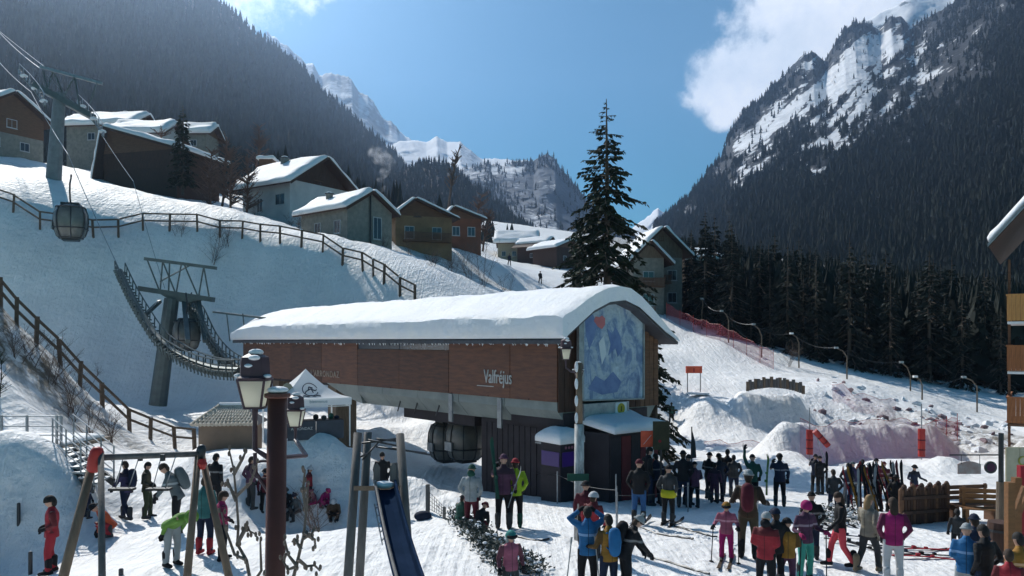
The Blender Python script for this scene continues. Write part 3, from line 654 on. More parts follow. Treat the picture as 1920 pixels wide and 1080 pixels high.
# ---------------------------------------------------------------- the gondola station
SZ = -1.4
stn = thing('gondola_station', 'long gondola station with curved snow covered roof, warm wood panels and large piste map', 'lift station', (1.6, 28, SZ), math.atan2(.767, -.641))
def zl(z): return z-SZ
LEN = 28.7; WID = 5.35
arc = [(.40, 4.86), (.30, 5.0), (-.4, 5.48), (-1, 5.88), (-1.8, 6.2), (-2.6, 6.29), (-3.4, 6.05), (-4.15, 5.6), (-4.9, 5.15), (-5.7, 4.78)]
# core wall behind the panels
MB().bx((0, -WID, zl(2.7)), (LEN, -.06, zl(4.80))).build('wall', m_wood2, stn)
pan = [0.02, 2.6, 6.55, 10.4, 14.2, 18.0, 21.8, 25.4, LEN-.02]
for i in range(len(pan)-1):
    zt = 4.72 if i not in (2, 3) else 4.42
    MB().bx((pan[i]+.015, -.056, zl(2.66)), (pan[i+1]-.015, 0.012+.004*(i % 3), zl(zt))).build('wood_panel', m_wood, stn)
    if i in (2, 3): MB().bx((pan[i]+.03, -.055, zl(4.44)), (pan[i+1]-.03, -.02, zl(4.74))).build('strip_window', m_glass, stn)
for i in range(24):   # battens
    MB().bx((i*1.2+.3, .02, zl(2.66)), (i*1.2+.33, .032, zl(2.72))).build('batten', m_dwood, stn) if i % 2 else None
# end face: dark boards under the vault
def arcz(y):
    ys = [a[0] for a in arc][::-1]; zs = [a[1] for a in arc][::-1]; return float(np.interp(y, ys, zs))
nb = 20
for k in range(nb):
    y0 = -WID*k/nb-.0; y1 = -WID*(k+1)/nb; ym = (y0+y1)/2
    MB().bx((-.05-.006*(k % 2), y1+.012, zl(2.3)), (-.004, y0-.012, zl(arcz(ym)-.1))).build('end_board', m_dwood if ym > -4.2 else m_wood2, stn)
MB().bx((0, -WID+.002, zl(4.80)), (.1, -.3, zl(5.2))).build('end_wall', m_dwood, stn)
mb = MB(); poly = [(0.02, y, zl(z-.12)) for y, z in arc[2:-1]]; mb.prism(poly, (LEN-.2, 0, 0)); mb.build('vault', m_dwood, stn)
# roof sheet with rafter tails
mb = MB(); up = [(-.75, y, zl(z)) for y, z in arc]; dn = [(-.75, y*1.0, zl(z-.1)) for y, z in arc][::-1]; mb.prism(up+dn, (LEN+1.4, 0, 0)); mb.build('roof', m_slate, stn)
rme = MB().bx((-.045, 0, 0), (.045, .42, .1)).mesh('rafter_tail', m_dwood)
for k in range(64): link('rafter_tail', rme, stn, (k*.45, .0, zl(4.755)))
MB().bx((-.7, .40, zl(4.70)), (LEN+.6, .44, zl(4.84))).build('gutter', m_slate, stn)
ime = MB().lathe([(.02, 0), (.012, -.09), (.002, -.2)], n=5).mesh('icicle', m_roofsnow)
for k in range(120):
    o = link('icicle', ime, stn, (random.uniform(-.6, LEN+.5), .42, zl(4.72))); o.scale = (1.5, 1.5, random.uniform(.15, .6))
# snow blanket on the vault
sec = [(.42, 4.90), (.52, 5.02), (.55, 5.35), (.52, 5.66), (.38, 5.78), (-.1, 5.98), (-.6, 6.28), (-1.1, 6.55), (-1.7, 6.77), (-2.3, 6.87), (-2.9, 6.80), (-3.5, 6.52), (-4.1, 6.1), (-4.7, 5.62), (-5.2, 5.22), (-5.6, 4.95), (-5.72, 4.84)]
nx = 90; rows = []
for i in range(nx+1):
    x = -.82+(LEN+1.6)*i/nx; e0 = 1-.10*math.exp(-((x+.82)/.12)); d = max(0, (x-(LEN-4.5))/5.4); e = e0*(1-.45*d**2.2)
    row = []
    for j, (y, z) in enumerate(sec):
        zr = np.interp(y, [a[0] for a in arc][::-1], [a[1] for a in arc][::-1]) if y < .42 else 4.86
        w = float(fbm(np.array([x*.7+.01]), np.array([j*.35]), 77, 4)[0]); w2 = float(fbm(np.array([x*2.5]), np.array([j*.9]), 78, 3)[0])
        k = (z-zr)*e; f = 1+.22*w
        zz = zr+k*f+.06*w2*(j > 1); yy = y+(.10*w2+.06*w if 0 < j < 5 else 0)
        row.append((x+(.05*w2 if i in (0, nx) else 0), yy, zl(zz)))
    rows.append(row)
V = [p for r in rows for p in r]; ns_ = len(sec); fs = []
for i in range(nx):
    for j in range(ns_-1): a = i*ns_+j; fs.append((a, a+1, a+ns_+1, a+ns_))
# close the two ends and underside against the vault
o0 = len(V)
for i in (0, nx):
    for y, z in arc[::-1]: V.append((rows[i][0][0], y*.995, zl(z+.004)))
na = len(arc); fs.append(tuple(range(0, ns_))+tuple(o0+k for k in range(na))); fs.append(tuple(nx*ns_+j for j in reversed(range(ns_)))+tuple(o0+na+k for k in reversed(range(na))))
o = MB().add(V, fs).build('roof_snow', m_roofsnow, stn, smooth=True)
md = o.modifiers.new('s', 'EDGE_SPLIT'); md.split_angle = R(38)
# grey-green hull under the band
def hull(x0, x1, z1, name='hull_panel', mat=None):
    MB().prism([(x0, -.02, zl(2.655)), (x0, -.02, zl(2.35)), (x0, -.55, zl(z1)), (x0, -WID+.5, zl(z1)), (x0, -WID+.02, zl(2.35)), (x0, -WID+.02, zl(2.655))], (x1-x0, 0, 0)).build(name, mat or m_hull, stn)
for x0, x1 in ((.05, 2.95), (2.98, 5.9), (5.93, 8.9), (8.93, 11.9), (11.93, 14.2)): hull(x0, x1, 1.75)
MB().prism([(14.23, -.02, zl(2.655)), (17.5, -.02, zl(2.655)), (15.6, -.3, zl(1.95)), (14.23, -.3, zl(1.75))], (0, -4.6, 0)).build('hull_nose', m_hull, stn)
MB().bx((5.8, -4.6, zl(1.3)), (11.2, -.75, zl(1.746))).build('drive_unit', m_dark, stn)
MB().bx((17.6, -WID+.3, zl(2.5)), (LEN-.1, -.3, zl(2.655))).build('soffit', m_dark, stn)
for x in (3.2, 6.4): MB().bx((x-.12, -.02, zl(1.5)), (x+.12, .05, zl(2.64))).build('bracket', m_galv, stn)
for x in (7.5, 9.2, 10.6): MB().tube([(x, -.3, zl(2.5)), (x+.15, -.25, zl(2.0)), (x+.5, -.35, zl(1.6))], .03).build('cable_duct', m_dmet, stn)
# concrete legs at the far end and control cabin under the near end
for x in (17.4, 24.5):
    MB().bx((x, -1.7, -.8), (x+.9, -.5, zl(2.5))).build('support_pillar', m_gwood, stn)
cab = MB().bx((.9, -WID+.4, -.6), (5.0, -.5, zl(1.745))).build('control_cabin', m_dark, stn)
for k in range(12): MB().bx((1.0+k*.33, -.498, .0), (1.28+k*.33, -.47, zl(1.6))).build('board', m_dark, cab)
MB().bx((-.0, -WID+.6, zl(1.75)), (2.9, -.3, zl(2.25))).build('underside', m_dark, stn)
for z in (1.25, 1.05): MB().bx((.3, -.42, zl(z)), (1.6, -.36, zl(z+.06))).build('ledge', m_galv, stn)
# lettering
def text(body, size, parent, x, y, z, mat, M=None, ext=.015, name='lettering', sx=1, space=1.0, shear=0):
    c = bpy.data.curves.new(name, 'FONT'); c.body = body; c.size = size; c.extrude = ext; c.align_x = 'CENTER'; c.align_y = 'CENTER'; c.space_character = space; c.shear = shear; c.materials.append(mat); c.resolution_u = 3
    tmp = bpy.data.objects.new(name, c); me_ = bpy.data.meshes.new_from_object(tmp); me_.name = name; bpy.data.objects.remove(tmp); o = bpy.data.objects.new(name, me_); COL.objects.link(o)
    o.matrix_local = Matrix.Translation((x, y, z)) @ (M or Matrix.Identity(4)) @ Matrix.Diagonal((sx, 1, 1, 1))
    o.parent = parent; return o
SIDE = Matrix(((-1, 0, 0, 0), (0, 0, 1, 0), (0, 1, 0, 0), (0, 0, 0, 1)))
m_letter = pm('silver_lettering', (.6, .6, .58), (.45, .45, .44), scale=6, rough=.4, metal=.1, bump=0)
m_lfaint = pm('bronze_lettering', (.42, .34, .28), (.34, .26, .20), scale=6, rough=.5, bump=0)
text('Valfréjus', .74, stn, 3.3, .04, zl(3.42), m_letter, SIDE, sx=.66)
MB().bx((3.55, .03, zl(3.05)), (4.6, .045, zl(3.08))).build('underline', m_letter, stn)
text("L'ARRONDAZ", .46, stn, 17.6, .04, zl(3.1), m_lfaint, SIDE, space=1.25, sx=.95)
# piste map, flat printed panel that follows the vault
def printed_map():
    m = bpy.data.materials.new('piste_map_print'); m.use_nodes = True; nt = m.node_tree; N = nt.nodes; L = nt.links; b = N['Principled BSDF']
    tc = N.new('ShaderNodeTexCoord')
    def noi(s, d, st, rough=.6, dist=0.):
        mp = N.new('ShaderNodeMapping'); mp.inputs['Scale'].default_value = st; n = N.new('ShaderNodeTexNoise'); n.inputs['Scale'].default_value = s; n.inputs['Detail'].default_value = d; n.inputs['Roughness'].default_value = rough; n.inputs['Distortion'].default_value = dist
        L.new(tc.outputs['Object'], mp.inputs[0]); L.new(mp.outputs[0], n.inputs['Vector']); return n.outputs[0]
    r = N.new('ShaderNodeValToRGB'); L.new(noi(1.1, 7, (1, 1.3, .8), .62, 1.5), r.inputs[0]); e = r.color_ramp.elements
    e[0].position = .34; e[0].color = (.11, .17, .30, 1); e[1].position = .66; e[1].color = (.48, .58, .64, 1)
    for p, c in ((.43, (.17, .26, .42)), (.5, (.34, .43, .53)), (.57, (.40, .48, .54))): x = e.new(p); x.color = (*c, 1)
    r2 = N.new('ShaderNodeValToRGB'); L.new(noi(4, 5, (1, 1, 1.6), .7, .6), r2.inputs[0]); e = r2.color_ramp.elements; e[0].position = .3; e[0].color = (.55, .62, .66, 1); e[1].position = .55; e[1].color = (1, 1, 1, 1)
    x = N.new('ShaderNodeMix'); x.data_type = 'RGBA'; x.blend_type = 'MULTIPLY'; x.inputs[0].default_value = .8; L.new(r.outputs[0], x.inputs[6]); L.new(r2.outputs[0], x.inputs[7])
    L.new(x.outputs[2], b.inputs['Base Color']); b.inputs['Roughness'].default_value = .45; return m
ya, yb = -.95, -4.2
top = [(-.28, y, zl(arcz(y)-.06)) for y in np.linspace(ya, yb, 12)]
bd = MB().prism([(-.28, ya, zl(2.7)), (-.28, yb, zl(2.62))]+top[::-1], (.14, 0, 0)).build('piste_map', printed_map(), stn)
fr = MB(); ring = [Vector((-.30, ya, zl(2.7)))]+[Vector(p)-Vector((.02, 0, 0)) for p in top]+[Vector((-.30, yb, zl(2.62)))]
for i in range(len(ring)): fr.beam(ring[i], ring[(i+1) % len(ring)], .07, .05)
fr.build('map_frame', m_galv, bd)
MB().bx((-.33, ya+.0, zl(2.7)), (-.2, ya+.22, zl(5.85))).build('frame_post', m_galv, bd)
m_mapblue = pm('map_ink_blue', (.09, .15, .33), (.15, .23, .42), scale=3, bump=0, rough=.45); m_mapred = pm('map_ink_red', (.55, .16, .16), (.45, .14, .15), scale=3, bump=0, rough=.45); m_mapwhite = pm('map_ink_white', (.62, .68, .70), (.5, .58, .62), scale=2, bump=0, rough=.45)
def flatp(pts, mat, x, name='map_print'): MB().prism([(x, ya+(yb-ya)*u, zl(2.7+v*3.3)) for u, v in pts], (.006, 0, 0)).build(name, mat, bd)
flatp([(.05, .70), (.03, .90), (.16, .93), (.22, .80), (.17, .66), (.10, .55)], m_mapblue, -.29)
flatp([(.17, .86), (.20, .91), (.26, .90), (.30, .92), (.35, .89), (.35, .82), (.30, .77), (.23, .80)], m_mapred, -.294)
flatp([(.38, .78), (.44, .60), (.40, .48), (.52, .56), (.56, .46), (.64, .55), (.60, .70), (.52, .80), (.47, .72)], m_mapblue, -.29)
flatp([(.25, .62), (.33, .70), (.37, .5), (.30, .38)], m_mapwhite, -.29)
flatp([(.08, .12), (.2, .26), (.34, .20), (.48, .30), (.62, .18), (.55, .07), (.3, .05)], m_mapblue, -.29)
# equipment box with warning plate under the map
MB().bx((-.45, -3.2, zl(2.0)), (-.1, -.85, zl(2.58))).build('equipment_box', m_galv, stn)
sg = MB().bx((-.47, -3.05, zl(2.08)), (-.453, -2.45, zl(2.56))).build('warning_sign', m_whitep, stn)
MB().lathe([(.2, 0), (.2, .006)], n=20, M=Matrix.Rotation(R(-90), 3, 'Y'), c=(-.472, -2.75, zl(2.33))).build('yellow_disc', pm('yellow_print', (.55, .42, .05), scale=4, bump=0), sg)
MB().bx((-.485, -2.77, zl(2.24)), (-.479, -2.73, zl(2.42))).build('exclamation_mark', m_black, sg)
# lower annex with its own snowy roof, red shopfront and screen kiosk
an = MB().bx((-1.6, -3.45, -.3), (-.02, -.9, zl(1.62))).build('annex', m_dark, stn)
mb = MB(); snow_slab(mb, (-1.9, -3.7, zl(1.64)), (.1, -3.7, zl(1.95)), (.1, -.85, zl(1.95)), (-1.9, -.85, zl(1.64)), .34, seed=9); mb.build('annex_snow', m_roofsnow, an, smooth=True)
m_redshop = pm('red_shopfront', (.20, .028, .03), (.12, .018, .02), scale=2)
for k, (y0, y1, m) in enumerate(((-3.42, -3.0, m_redshop), (-2.97, -2.5, m_redshop), (-2.47, -2.0, m_dark), (-1.97, -1.5, m_redshop), (-1.47, -.93, m_dark))):
    MB().bx((-1.64, y0, .25), (-1.603, y1, zl(1.5))).build('shopfront_panel', m, an)
nb_ = MB().bx((-1.68, -3.15, zl(.6)), (-1.645, -2.8, zl(1.4))).build('notice_board', m_whitep, an)
ki = MB().bx((-.35, -.7, 0), (.65, .2, zl(1.25))).build('ticket_kiosk', m_dark, stn)
mb = MB(); snow_slab(mb, (-.5, -.85, zl(1.25)), (.8, -.85, zl(1.28)), (.8, .36, zl(1.28)), (-.5, .36, zl(1.25)), .5, seed=4, rnd=.5); mb.build('kiosk_snow', m_roofsnow, ki, smooth=True)
m_screen = pm('violet_screen', (.04, .02, .12), (.03, .015, .09), scale=1, rough=.3, bump=0, emit=(.05, .02, .3), estr=.07)
MB().bx((-.38, -.62, zl(.45)), (-.355, .12, zl(.95))).build('screen', m_screen, ki)
MB().bx((-.3, .202, zl(.45)), (.6, .225, zl(.95))).build('screen', m_screen, ki)
for k in range(4):
    MB().lathe([(.05, 0), (.05, .01)], n=10, M=Matrix.Rotation(R(-90), 3, 'Y'), c=(-.36, -.5+k*.15, zl(1.1))).build('pictogram', pm('faded_pink_print', (.35, .14, .2), scale=4, bump=0), ki)

# ---------------------------------------------------------------- gondola cabins
def cabin(name, label, loc, rz, s=1., swing=True, group='gondola cabins of the lift'):
    t = thing(name, label, 'gondola cabin', loc, rz, group); t.scale = (s, s, s)
    # barrel body bulging at mid height, z from 0 to 2.1
    prof = [(.62, 0), (.80, .18), (.93, .6), (.98, 1.05), (.95, 1.5), (.82, 1.9), (.55, 2.1)]
    def ringp(r, z, k, n): a = 2*math.pi*(k+.5)/n; c, s_ = math.cos(a), math.sin(a); f = (abs(c)**3+abs(s_)**3)**(-1/3); return (r*c*f*.98, r*s_*f, z)
    n = 24; mb = MB(); vs = [ringp(r*.985, z, k, n) for r, z in prof for k in range(n)]
    fs = [(i*n+k, i*n+(k+1) % n, (i+1)*n+(k+1) % n, (i+1)*n+k) for i in range(len(prof)-1) for k in range(n)]
    fs += [tuple(range(n-1, -1, -1)), tuple((len(prof)-1)*n+k for k in range(n))]
    mb.add(vs, fs); mb.build('body', m_cabglass, t, smooth=True)
    for k in range(0, n, 3): MB().tube([ringp(r*1.005, z, k, n) for r, z in prof], .035, 5).build('frame_rib', m_dmet, t)
    for z, r in ((.03, .66), (.62, .95), (1.93, .82)):
        MB().tube([ringp(r, z, k % n, n) for k in range(n+1)], .04, 5, cap=False).build('frame_hoop', m_dmet, t)
    MB().bx((-.5, -.5, 2.08), (.5, .5, 2.2)).build('roof', m_dmet, t)
    MB().bx((-.45, -.45, -.12), (.45, .45, .0)).build('floor', m_dmet, t)
    MB().bx((-1.05, -.35, .55), (-.97, .35, 1.0)).build('ski_rack', m_galv, t)
    if swing: MB().tube([(0, 0, 2.15), (0, -.25, 2.4), (0, -.42, 2.9), (0, -.35, 3.4), (0, 0, 3.75), (0, .1, 4.0)], .055, 6).build('hanger', m_dmet, t)
    return t
m_cabglass = pm('smoky_cabin_shell', (.16, .16, .14), (.09, .09, .085), scale=1.5, rough=.25, bump=0, spec=.6)
cabA = P(133, 448, 62); cabin('gondola_cabin', 'dark gondola cabin hanging from the cable above the upper fence', cabA, R(20), 1.25)
cabB = P(838, 862, 38); cabin('gondola_cabin', 'gondola cabin parked under the station, the one further left', cabB, R(30), .85, False)
cabC = P(872, 862, 36); cabin('gondola_cabin', 'gondola cabin under the station beside the dark control cabin', cabC, R(35), .85, False)
# ---------------------------------------------------------------- pylons
def sheave_train(parent, pts, name='sheave', r=.2, mat=None):
    me = MB().lathe([(r, -.05), (r, -.02), (r*.8, 0), (r, .02), (r, .05)], n=10).mesh(name, mat or m_dmet)
    for i in range(len(pts)):
        d = (pts[min(i+1, len(pts)-1)]-pts[max(0, i-1)]); z = d.cross(Vector((0, 0, 1))).normalized()
        o = link(name, me, parent, pts[i]); o.rotation_euler = z.to_track_quat('Z', 'Y').to_euler()
def spline(pts, n):
    pts = [Vector(p) for p in pts]; out_ = []
    for i in range(n):
        t = i/(n-1)*(len(pts)-1); k = min(int(t), len(pts)-2); f = t-k
        p0 = pts[max(k-1, 0)]; p1 = pts[k]; p2 = pts[k+1]; p3 = pts[min(k+2, len(pts)-1)]
        out_.append(.5*((2*p1)+(p2-p0)*f+(2*p0-5*p1+4*p2-p3)*f*f+(3*p1-p0-3*p2+p3)*f**3))
    return out_
bP = foot(296, 757); 
bP = GP(P(296, 757, 57.5).x, 57.5)
py1 = thing('lift_pylon', 'green steel lift pylon with long curved sheave trains beside the station', 'lift pylon', bP)
mb = MB(); mb.tube([P(296, 760, 57.5), P(322, 560, 57.5)], [.62, .50], 12); mb.build('mast', m_green, py1, org=bP)
MB().beam(P(262, 541, 57.5), P(400, 562, 57.5), .7, .35).build('crossarm', m_green, py1, org=bP)
MB().prism([P(290, 545, 57.3), P(385, 560, 57.3), P(350, 568, 57.3), P(318, 562, 57.3)], (0, .7, 0)).build('gusset', m_green, py1, org=bP)
MB().beam(P(271, 485, 57), P(406, 503, 57), .22, .22).build('lifting_beam', m_green, py1, org=bP)
for (a, b) in (((276, 487), (300, 548)), ((305, 490), (300, 548)), ((305, 490), (330, 552)), ((340, 495), (330, 552)), ((345, 495), (372, 558)), ((382, 500), (372, 558)), ((382, 500), (392, 556)), ((318, 492), (316, 550)), ((355, 498), (300, 528))):
    MB().tube([P(*a, 57), P(*b, 57.2)], .055, 5).build('strut', m_green, py1, org=bP)
for (dx, dY) in ((0, 0), (105, 3.4)):
    pts = [P(225+dx*1.35, 507+dx*.55, 60+dY-3), P(244+dx*1.1, 548+dx*.3, 58.6+dY-3), P(268+dx, 590, 57+dY-3), P(303+dx*.9, 640, 55+dY-3), P(350+dx*.7, 672, 53+dY-3), P(400+dx*.5, 690, 51.5+dY-3), P(447+dx*.2, 694, 50.5+dY-3)]
    sp = spline(pts, 46)
    c = MB(); c.tube(sp, .17, 6); c.build('sheave_beam', m_green, py1, org=bP)
    c = MB(); c.tube([p+Vector((0, -.75, .6)) for p in sp], .05, 4); c.tube([p+Vector((0, .75, .6)) for p in sp], .05, 4); c.tube([p+Vector((0, -.75, .3)) for p in sp], .04, 4)
    for p in sp[::2]: c.tube([p+Vector((0, -.75, .6)), p+Vector((0, -.7, -.1))], .045, 4); c.tube([p+Vector((0, .75, .6)), p+Vector((0, .7, -.1))], .045, 4)
    c.build('catwalk_rail', m_green, py1, org=bP)
    g = MB()
    for i in range(0, 45, 1): g.beam(sp[i]+Vector((0, -.78, -.1)), sp[i]+Vector((0, .78, -.1)), .2, .1); g.beam(sp[i]+Vector((-.1, -.3, -.1)), sp[i]+Vector((-.05, -.3, -.62)), .08, .06); g.beam(sp[i]+Vector((0, -.6, -.1)), sp[i]+Vector((0, -.6, -.42)), .07, .05)
    gt = g.build('catwalk_grating', m_green, py1, org=bP)
    sheave_train(py1, [p-bP+Vector((0, 0, -.27)) for p in sp[::1]], r=.2, mat=m_green)
    for i in range(3, 44, 5): link('bogie', MB().bx((-.5, -.06, -.22), (.5, .06, -.05)).mesh('bogie', m_green), py1, sp[i]-bP, (0, math.atan2(-(sp[i+1]-sp[i]).z, math.hypot((sp[i+1]-sp[i]).x, (sp[i+1]-sp[i]).y)), math.atan2((sp[i+1]-sp[i]).y, (sp[i+1]-sp[i]).x)))
MB().beam(P(400, 585, 55), P(500, 597, 49), .12, .12).build('guide_rail', m_green, py1, org=bP)
for px in (425, 455): MB().beam(P(px, 588, 54-(px-400)/20), P(px+6, 640, 54-(px-400)/20), .06, .06).build('strut', m_green, py1, org=bP)
MB().beam(P(300, 565, 57.5), P(262, 600, 55), .22).build('brace', m_green, py1, org=bP); MB().beam(P(345, 566, 57.5), P(352, 640, 54), .3).build('brace', m_green, py1, org=bP); MB().beam(P(372, 565, 57.5), P(385, 640, 55), .3).build('brace', m_green, py1, org=bP)
cabD = P(349, 655, 56.5); cabin('gondola_cabin', 'dark gondola cabin passing through the curved sheave train of the green pylon', cabD, R(30), 1.0)
m_pylon2 = pm('pale_pylon_metal', (.20, .225, .235), (.14, .16, .17), scale=2, rough=.6, metal=.1, bump=.05)
b2 = GP(P(98, 392, 73).x, 73); b2z = P(98, 392, 73).z
b2 = Vector((b2.x, 73, min(b2.z, b2z)))
py2 = thing('lift_pylon', 'grey lift pylon with wide crossarm standing on the upper bank', 'lift pylon', b2)
MB().tube([P(96, 400, 73), P(112, 175, 73)], [.72, .5], 12).build('mast', m_pylon2, py2, org=b2)
MB().beam(P(62, 158, 72), P(178, 222, 74), .8, .5).build('crossarm', m_green, py2, org=b2)
MB().beam(P(75, 125, 72.5), P(192, 157, 73.5), .25, .25).build('lifting_beam', m_galv, py2, org=b2)
for a, b in (((80, 128), (90, 170)), ((100, 132), (88, 170)), ((100, 132), (120, 180)), ((182, 155), (168, 195)), ((140, 142), (150, 205)), ((140, 142), (120, 180))): MB().tube([P(*a, 73), P(*b, 73)], .07, 5).build('strut', m_green, py2, org=b2)
for cx, cy in ((62, 165), (172, 222)):
    q = spline([P(cx-26, cy-26, 76), P(cx-8, cy-8, 74), P(cx+10, cy+14, 71), P(cx+22, cy+34, 69)], 12)
    MB().tube(q, .1, 5).build('sheave_beam', m_green, py2, org=b2); sheave_train(py2, [p-b2+Vector((0, 0, .24)) for p in q], r=.22, mat=m_galv)
    c = MB(); c.tube([p+Vector((0, 0, 1.0)) for p in q], .04, 4)
    for p in q[::2]: c.tube([p, p+Vector((0, 0, 1.0))], .035, 4)
    c.build('catwalk_rail', m_galv, py2, org=b2)
    for p in q[2::4]: MB().ell(p+Vector((0, 0, .25)), (.35, .3, .16)).build('snow_lump', m_clump, py2, org=b2, smooth=True)
def cable(pts, sag, r, label, group='haul ropes of the gondola lift'):
    mb = MB(); allp = []
    for a, b in zip(pts[:-1], pts[1:]):
        for k in range(13):
            t = k/12; p = a*(1-t)+b*t; allp.append(p-Vector((0, 0, sag*4*t*(1-t))))
    mb.tube(allp, r, 5); o = mb.build('haul_rope', m_galv, org=allp[0]); tag(o, label, 'cable', group); return o
cable([P(-240, -110, 120), P(0, 62, 95), P(75, 128, 75)], .2, .035, 'upper steel rope running off the top of the grey pylon crossarm')
cable([P(-200, 0, 110), P(0, 118, 88), P(58, 172, 74), P(128, 290, 62.5), P(225, 507, 57)], .15, .03, 'steel rope carrying the hanging cabin from the grey pylon to the green one')
cable([P(88, 140, 73), P(172, 222, 74), P(250, 340, 66), P(309, 541, 60)], .15, .022, 'thin steel rope crossing in front of the brown chalet')
cable([P(-100, -25, 130), P(90, 130, 74)], .2, .03, 'topmost steel rope reaching the lifting beam of the grey pylon')

# ---------------------------------------------------------------- rail fences
def polyY(pts, px):
    p = np.array(pts, float); return float(np.interp(px, p[:, 0], p[:, 1])), float(np.interp(px, p[:, 0], p[:, 2]))
def rail_fence(name, label, posts, h, pw=.12, mat=None, rails=(.55, .97), group=None, rw=.09):
    tops = []; o0 = GP(posts[0].x, posts[0].y)
    t = thing(name, label, 'fence', o0, 0, group)
    bs = [GP(p.x, p.y) for p in posts]
    pm_ = MB().bx((-pw/2, -pw/2, -.5), (pw/2, pw/2, h)).mesh('post', mat or m_rail)
    for b in bs: link('post', pm_, t, b-o0, (random.uniform(-.05, .05), random.uniform(-.05, .05), random.random()))
    for a, b in zip(bs[:-1], bs[1:]):
        for rr in rails:
            MB().beam(a+Vector((0, -.08, h*rr)), b+Vector((0, -.08, h*rr)), .07, rw).build('rail', mat or m_rail, t, org=o0)
    for b in bs[::2]:    # snow sitting on a few post heads
        if random.random() < .5: MB().ell(b-o0+Vector((0, 0, h+.02)), (pw*.9, pw*.9, .06), nu=8, nv=5).build('snow_cap', m_roofsnow, t, smooth=True)
    return t
up = [(-60, 360, 65.6), (-20, 372, 65.6), (25, 385, 65.6), (75, 418, 65.6), (125, 430, 66.2), (175, 436, 66.7), (222, 432, 67.6), (268, 421, 68.6), (318, 420, 69.2), (370, 420, 69.6), (412, 428, 69.6), (454, 437, 69.6), (488, 445, 69.2), (525, 452, 68.6), (565, 458, 68.2), (605, 466, 67.6), (642, 480, 66.6), (680, 497, 65.6), (700, 508, 64.8), (720, 522, 63.7), (750, 538, 62.5), (778, 555, 61.5)]
rail_fence('rail_fence', 'weathered two rail fence along the crest of the shaded hillside', [P(*p) for p in up], 1.45, .16, rw=.13)
lo = [(-50, 528, 33.2), (0, 572, 33.8), (31, 606, 34.3), (68, 642, 34.9), (113, 684, 35.9), (150, 724, 36.9), (192, 764, 38.3), (243, 810, 39.8), (282, 823, 41.3), (328, 838, 41.9), (365, 846, 42.5)]
rail_fence('rail_fence', 'brown two rail fence descending the sunlit bank on the left', [P(*p) for p in lo], 1.15, .16, rw=.11)

# ---------------------------------------------------------------- chalets
def on(px, py, Y): p = P(px, py, Y); return p
chalet('chalet', 'red brown timber chalet with beige base at the left edge above the pylon', on(22, 292, 100), R(62), 8, 9, 5.2, 2.6, m_stone, m_wood2, over=1.0, snow=.5, low=(2.7, m_wood2), wins=(('f', -2, 1.4, 1.2, 1.1), ('f', 1.6, 1.4, 1.2, 1.1), ('f', 0, 4, 1.3, 1.1)), chim=(1.5, 4, 7.4, .9, 1.4), base=5)
chalet('chalet', 'dark brown timber chalet with one long sloping snowy roof edge', on(262, 356, 96), R(-16), 10.5, 8, 4.6, 3.0, m_dwood, m_wood2, over=1.0, snow=.55, asym=-4.6, wins=(), base=5, low=(2.6, m_dwood))
chalet('chalet', 'pale house behind the dark brown chalet with level snowy roof', on(270, 300, 124), R(84), 8, 10, 4.6, 2.2, m_stone, m_wood2, over=.8, snow=.7, chim=(0, 3, 6.2, .8, 1.2), wins=(('l', 2, 2.8, 1.2, 1.1), ('l', 6, 2.8, 1.2, 1.1)), base=6)
chalet('chalet', 'grey house with wide snow roof, middle one of the three rear roofs', on(322, 305, 118), R(86), 6.5, 7, 3.7, 1.9, m_white, m_white, over=.8, snow=.75, wins=(('l', 2, 2.2, 1.1, 1.0),), base=6)
chalet('chalet', 'small snow roofed house right of the dark fir on the upper left', on(398, 305, 130), R(88), 5, 5, 4.2, 1.5, m_stone, m_wood2, over=.6, snow=.8, wins=(('l', 2, 2.6, 1.1, 1.0),), base=6)
H6 = chalet('chalet', 'white walled chalet with dark brown boarded gable and snowy roof', on(600, 414, 93), R(57), 9.0, 8.0, 4.1, 3.0, m_white, m_dwood, over=1.1, gov=1.4, snow=.5, planks=14, chim=(-1.2, 4.6, 6.3, .7, 1.3), wins=(('f', 0, 2.0, 1.6, 1.3), ('f', 2.6, 2.0, 1.2, 1.2), ('l', 1.6, 2.0, 1.6, 1.3), ('l', 5.0, 1.6, 1.0, 1.6), ('f', -.3, 4.9, 1.4, .6)), base=4)
H7 = chalet('chalet', 'nearest grey stone house with arched gable window and smoking chimney', on(694, 478, 78.5), R(50), 5.6, 7.4, 4.4, 1.7, m_stone, m_stone, over=.55, gov=.6, snow=.42, chim=(-1.4, 4.6, 5.2, .5, 1.1), wins=(('f', .9, 2.7, 1.1, 2.2), ('l', 1.5, 2.6, 1.0, 1.3), ('l', 4.6, 2.6, 1.0, 1.3)), base=4)
MB().tube([(-.05, -.12, -.5), (-.05, -.12, 6.0)], .09, 6).build('downpipe', m_dmet, H7)
chalet('chalet', 'ochre rendered house with curved snowy roof edge right of the stone house', on(795, 474, 97), R(20), 7.0, 8, 4.4, 1.9, m_ochre, m_wood2, over=.7, snow=.3, asym=-1.2, wins=(('f', -1.8, 2.4, 1.2, 1.5), ('f', 1.6, 2.4, 1.2, 1.5), ('f', -.8, 4.6, 1.0, .7)), base=5, balcony=(1.4, -2.6, 3.2))
chalet('chalet', 'orange red house with dark roof at the end of the hillside row', on(868, 474, 112), R(16), 5.2, 7, 4.8, 1.4, m_redren, m_wood2, over=.6, snow=.3, asym=-1.4, wins=(('f', -1, 3.0, 1.1, 1.3), ('f', 1.2, 3.0, 1.1, 1.3)), base=5)
